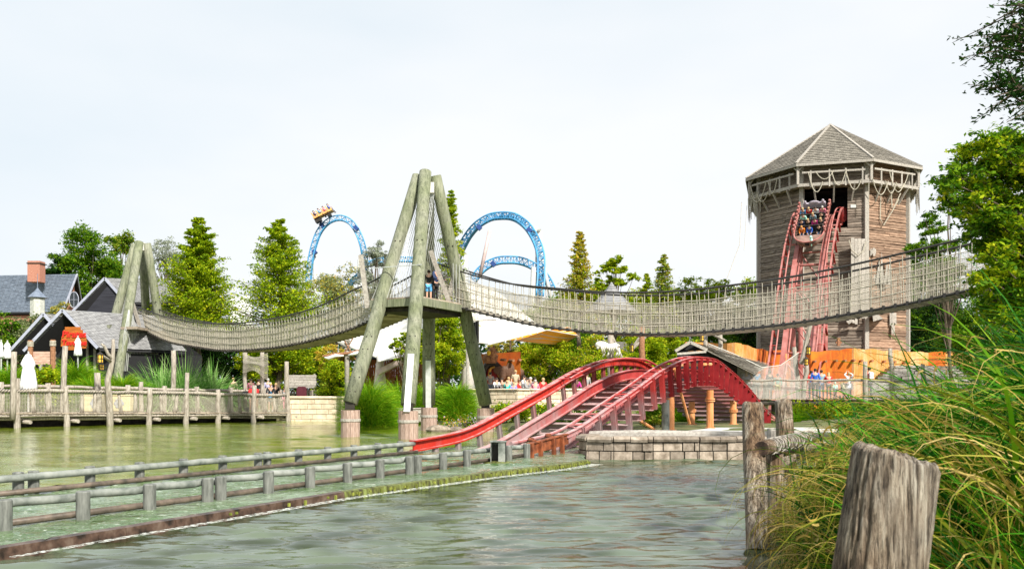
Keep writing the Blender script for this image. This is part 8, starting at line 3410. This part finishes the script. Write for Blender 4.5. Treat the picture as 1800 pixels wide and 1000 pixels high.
rows = [
    (1.10, [(-.78, 'black', 'hairdark', 'black'), (.0, 'blue', 'hairdark', 'blue'), (.62, 'orange', 'orange', 'orange hooded')]),
    (.25, [(-.85, 'charcoal', 'hairfair', 'charcoal'), (-.35, 'magenta', 'hairdark', 'magenta'), (.2, 'black', 'hairfair', 'black'), (.75, 'navy', 'hairdark', 'navy')]),
    (-.6, [(-.78, 'black', 'hairdark', 'black'), (-.1, 'steelblue', 'hairfair', 'steel blue'), (.72, 'mint', 'hairdark', 'pale mint')]),
    (-1.45, [(-.8, 'pink', 'hairgrey', 'pink'), (-.2, 'white', 'hairdark', 'white'), (.35, 'red', 'hairfair', 'red'), (.85, 'sky', 'hairfair', 'sky blue')]),
]
rn = ['front', 'second', 'third', 'rear']
for ri, (y, lst) in enumerate(rows):
    mb = MB()
    mb.box((0, y - .3, .62), (2.1, .35, .12))
    mb.box((0, y - .48, .95), (2.1, .08, .65))
    obj('bench', mb, M['iron'], boat, local=True)
    for x, tp_, hr, cn in lst:
        lm = Matrix.Translation((x, y - .22, .22 + .0)) @ Matrix.Rotation(PI, 4, 'Z')
        person('rider in %s top in the %s row of the splash boat' % (cn, rn[ri]), (0, 0, 0), pose='ride', h=1.9 if ri else 1.78, top=tp_, bottom='denim', hair=hr if hr in M else 'hairfair',
               group='riders in the splash boat', mat4=mat @ lm)
# far blue coaster train
tc_ = W(569, 379, 119.0)
ang = math.atan2(17, 35)
bx = V(math.cos(ang), 0, math.sin(ang))
bz = V(-math.sin(ang), 0, math.cos(ang))
tm4 = Matrix((bx, V(0, 1, 0), bz)).transposed().to_4x4()
tm4.translation = tc_
tr_ = thing('coaster_train', 'orange open coaster train with riders at the top left of the small blue arch', 'coaster train')
tr_.matrix_world = tm4
for k in range(4):
    mb = MB()
    x = -1.0 + k * .68
    mb.box((x, 0, .1), (.62, 1.5, .22))
    mb.box((x - .22, 0, .5), (.12, 1.45, .75), rot=Matrix.Rotation(-.15, 3, 'Y'))
    mb.box((x + .25, 0, .28), (.1, 1.45, .25))
    obj('car', mb, plain('train_orange_%d' % k, (.80, .38 + .05 * (k % 2), .12)), tr_, local=True, bevel=.03)
mb = MB()
mb.box((-.9, 0, -.3), (.8, 1.0, .45))
mb.box((.7, 0, -.3), (.5, 1.0, .3))
obj('bogie', mb, M['iron'], tr_, local=True)
cl = ['navy', 'red', 'sky', 'teal', 'pink', 'white', 'blue', 'charcoal']
for k in range(4):
    for sy in (-.4, .4):
        i = k * 2 + (sy > 0)
        lm = Matrix.Translation((-1.05 + k * .68, sy, -.22)) @ Matrix.Rotation(PI / 2, 4, 'Z')
        person('tiny rider in %s in row %s of the far orange train' % (cl[i], ['one', 'two', 'three', 'four'][k]), (0, 0, 0), pose='ride', h=1.8, top=cl[i], bottom='denim', group='riders in the far train', mat4=tm4 @ lm)
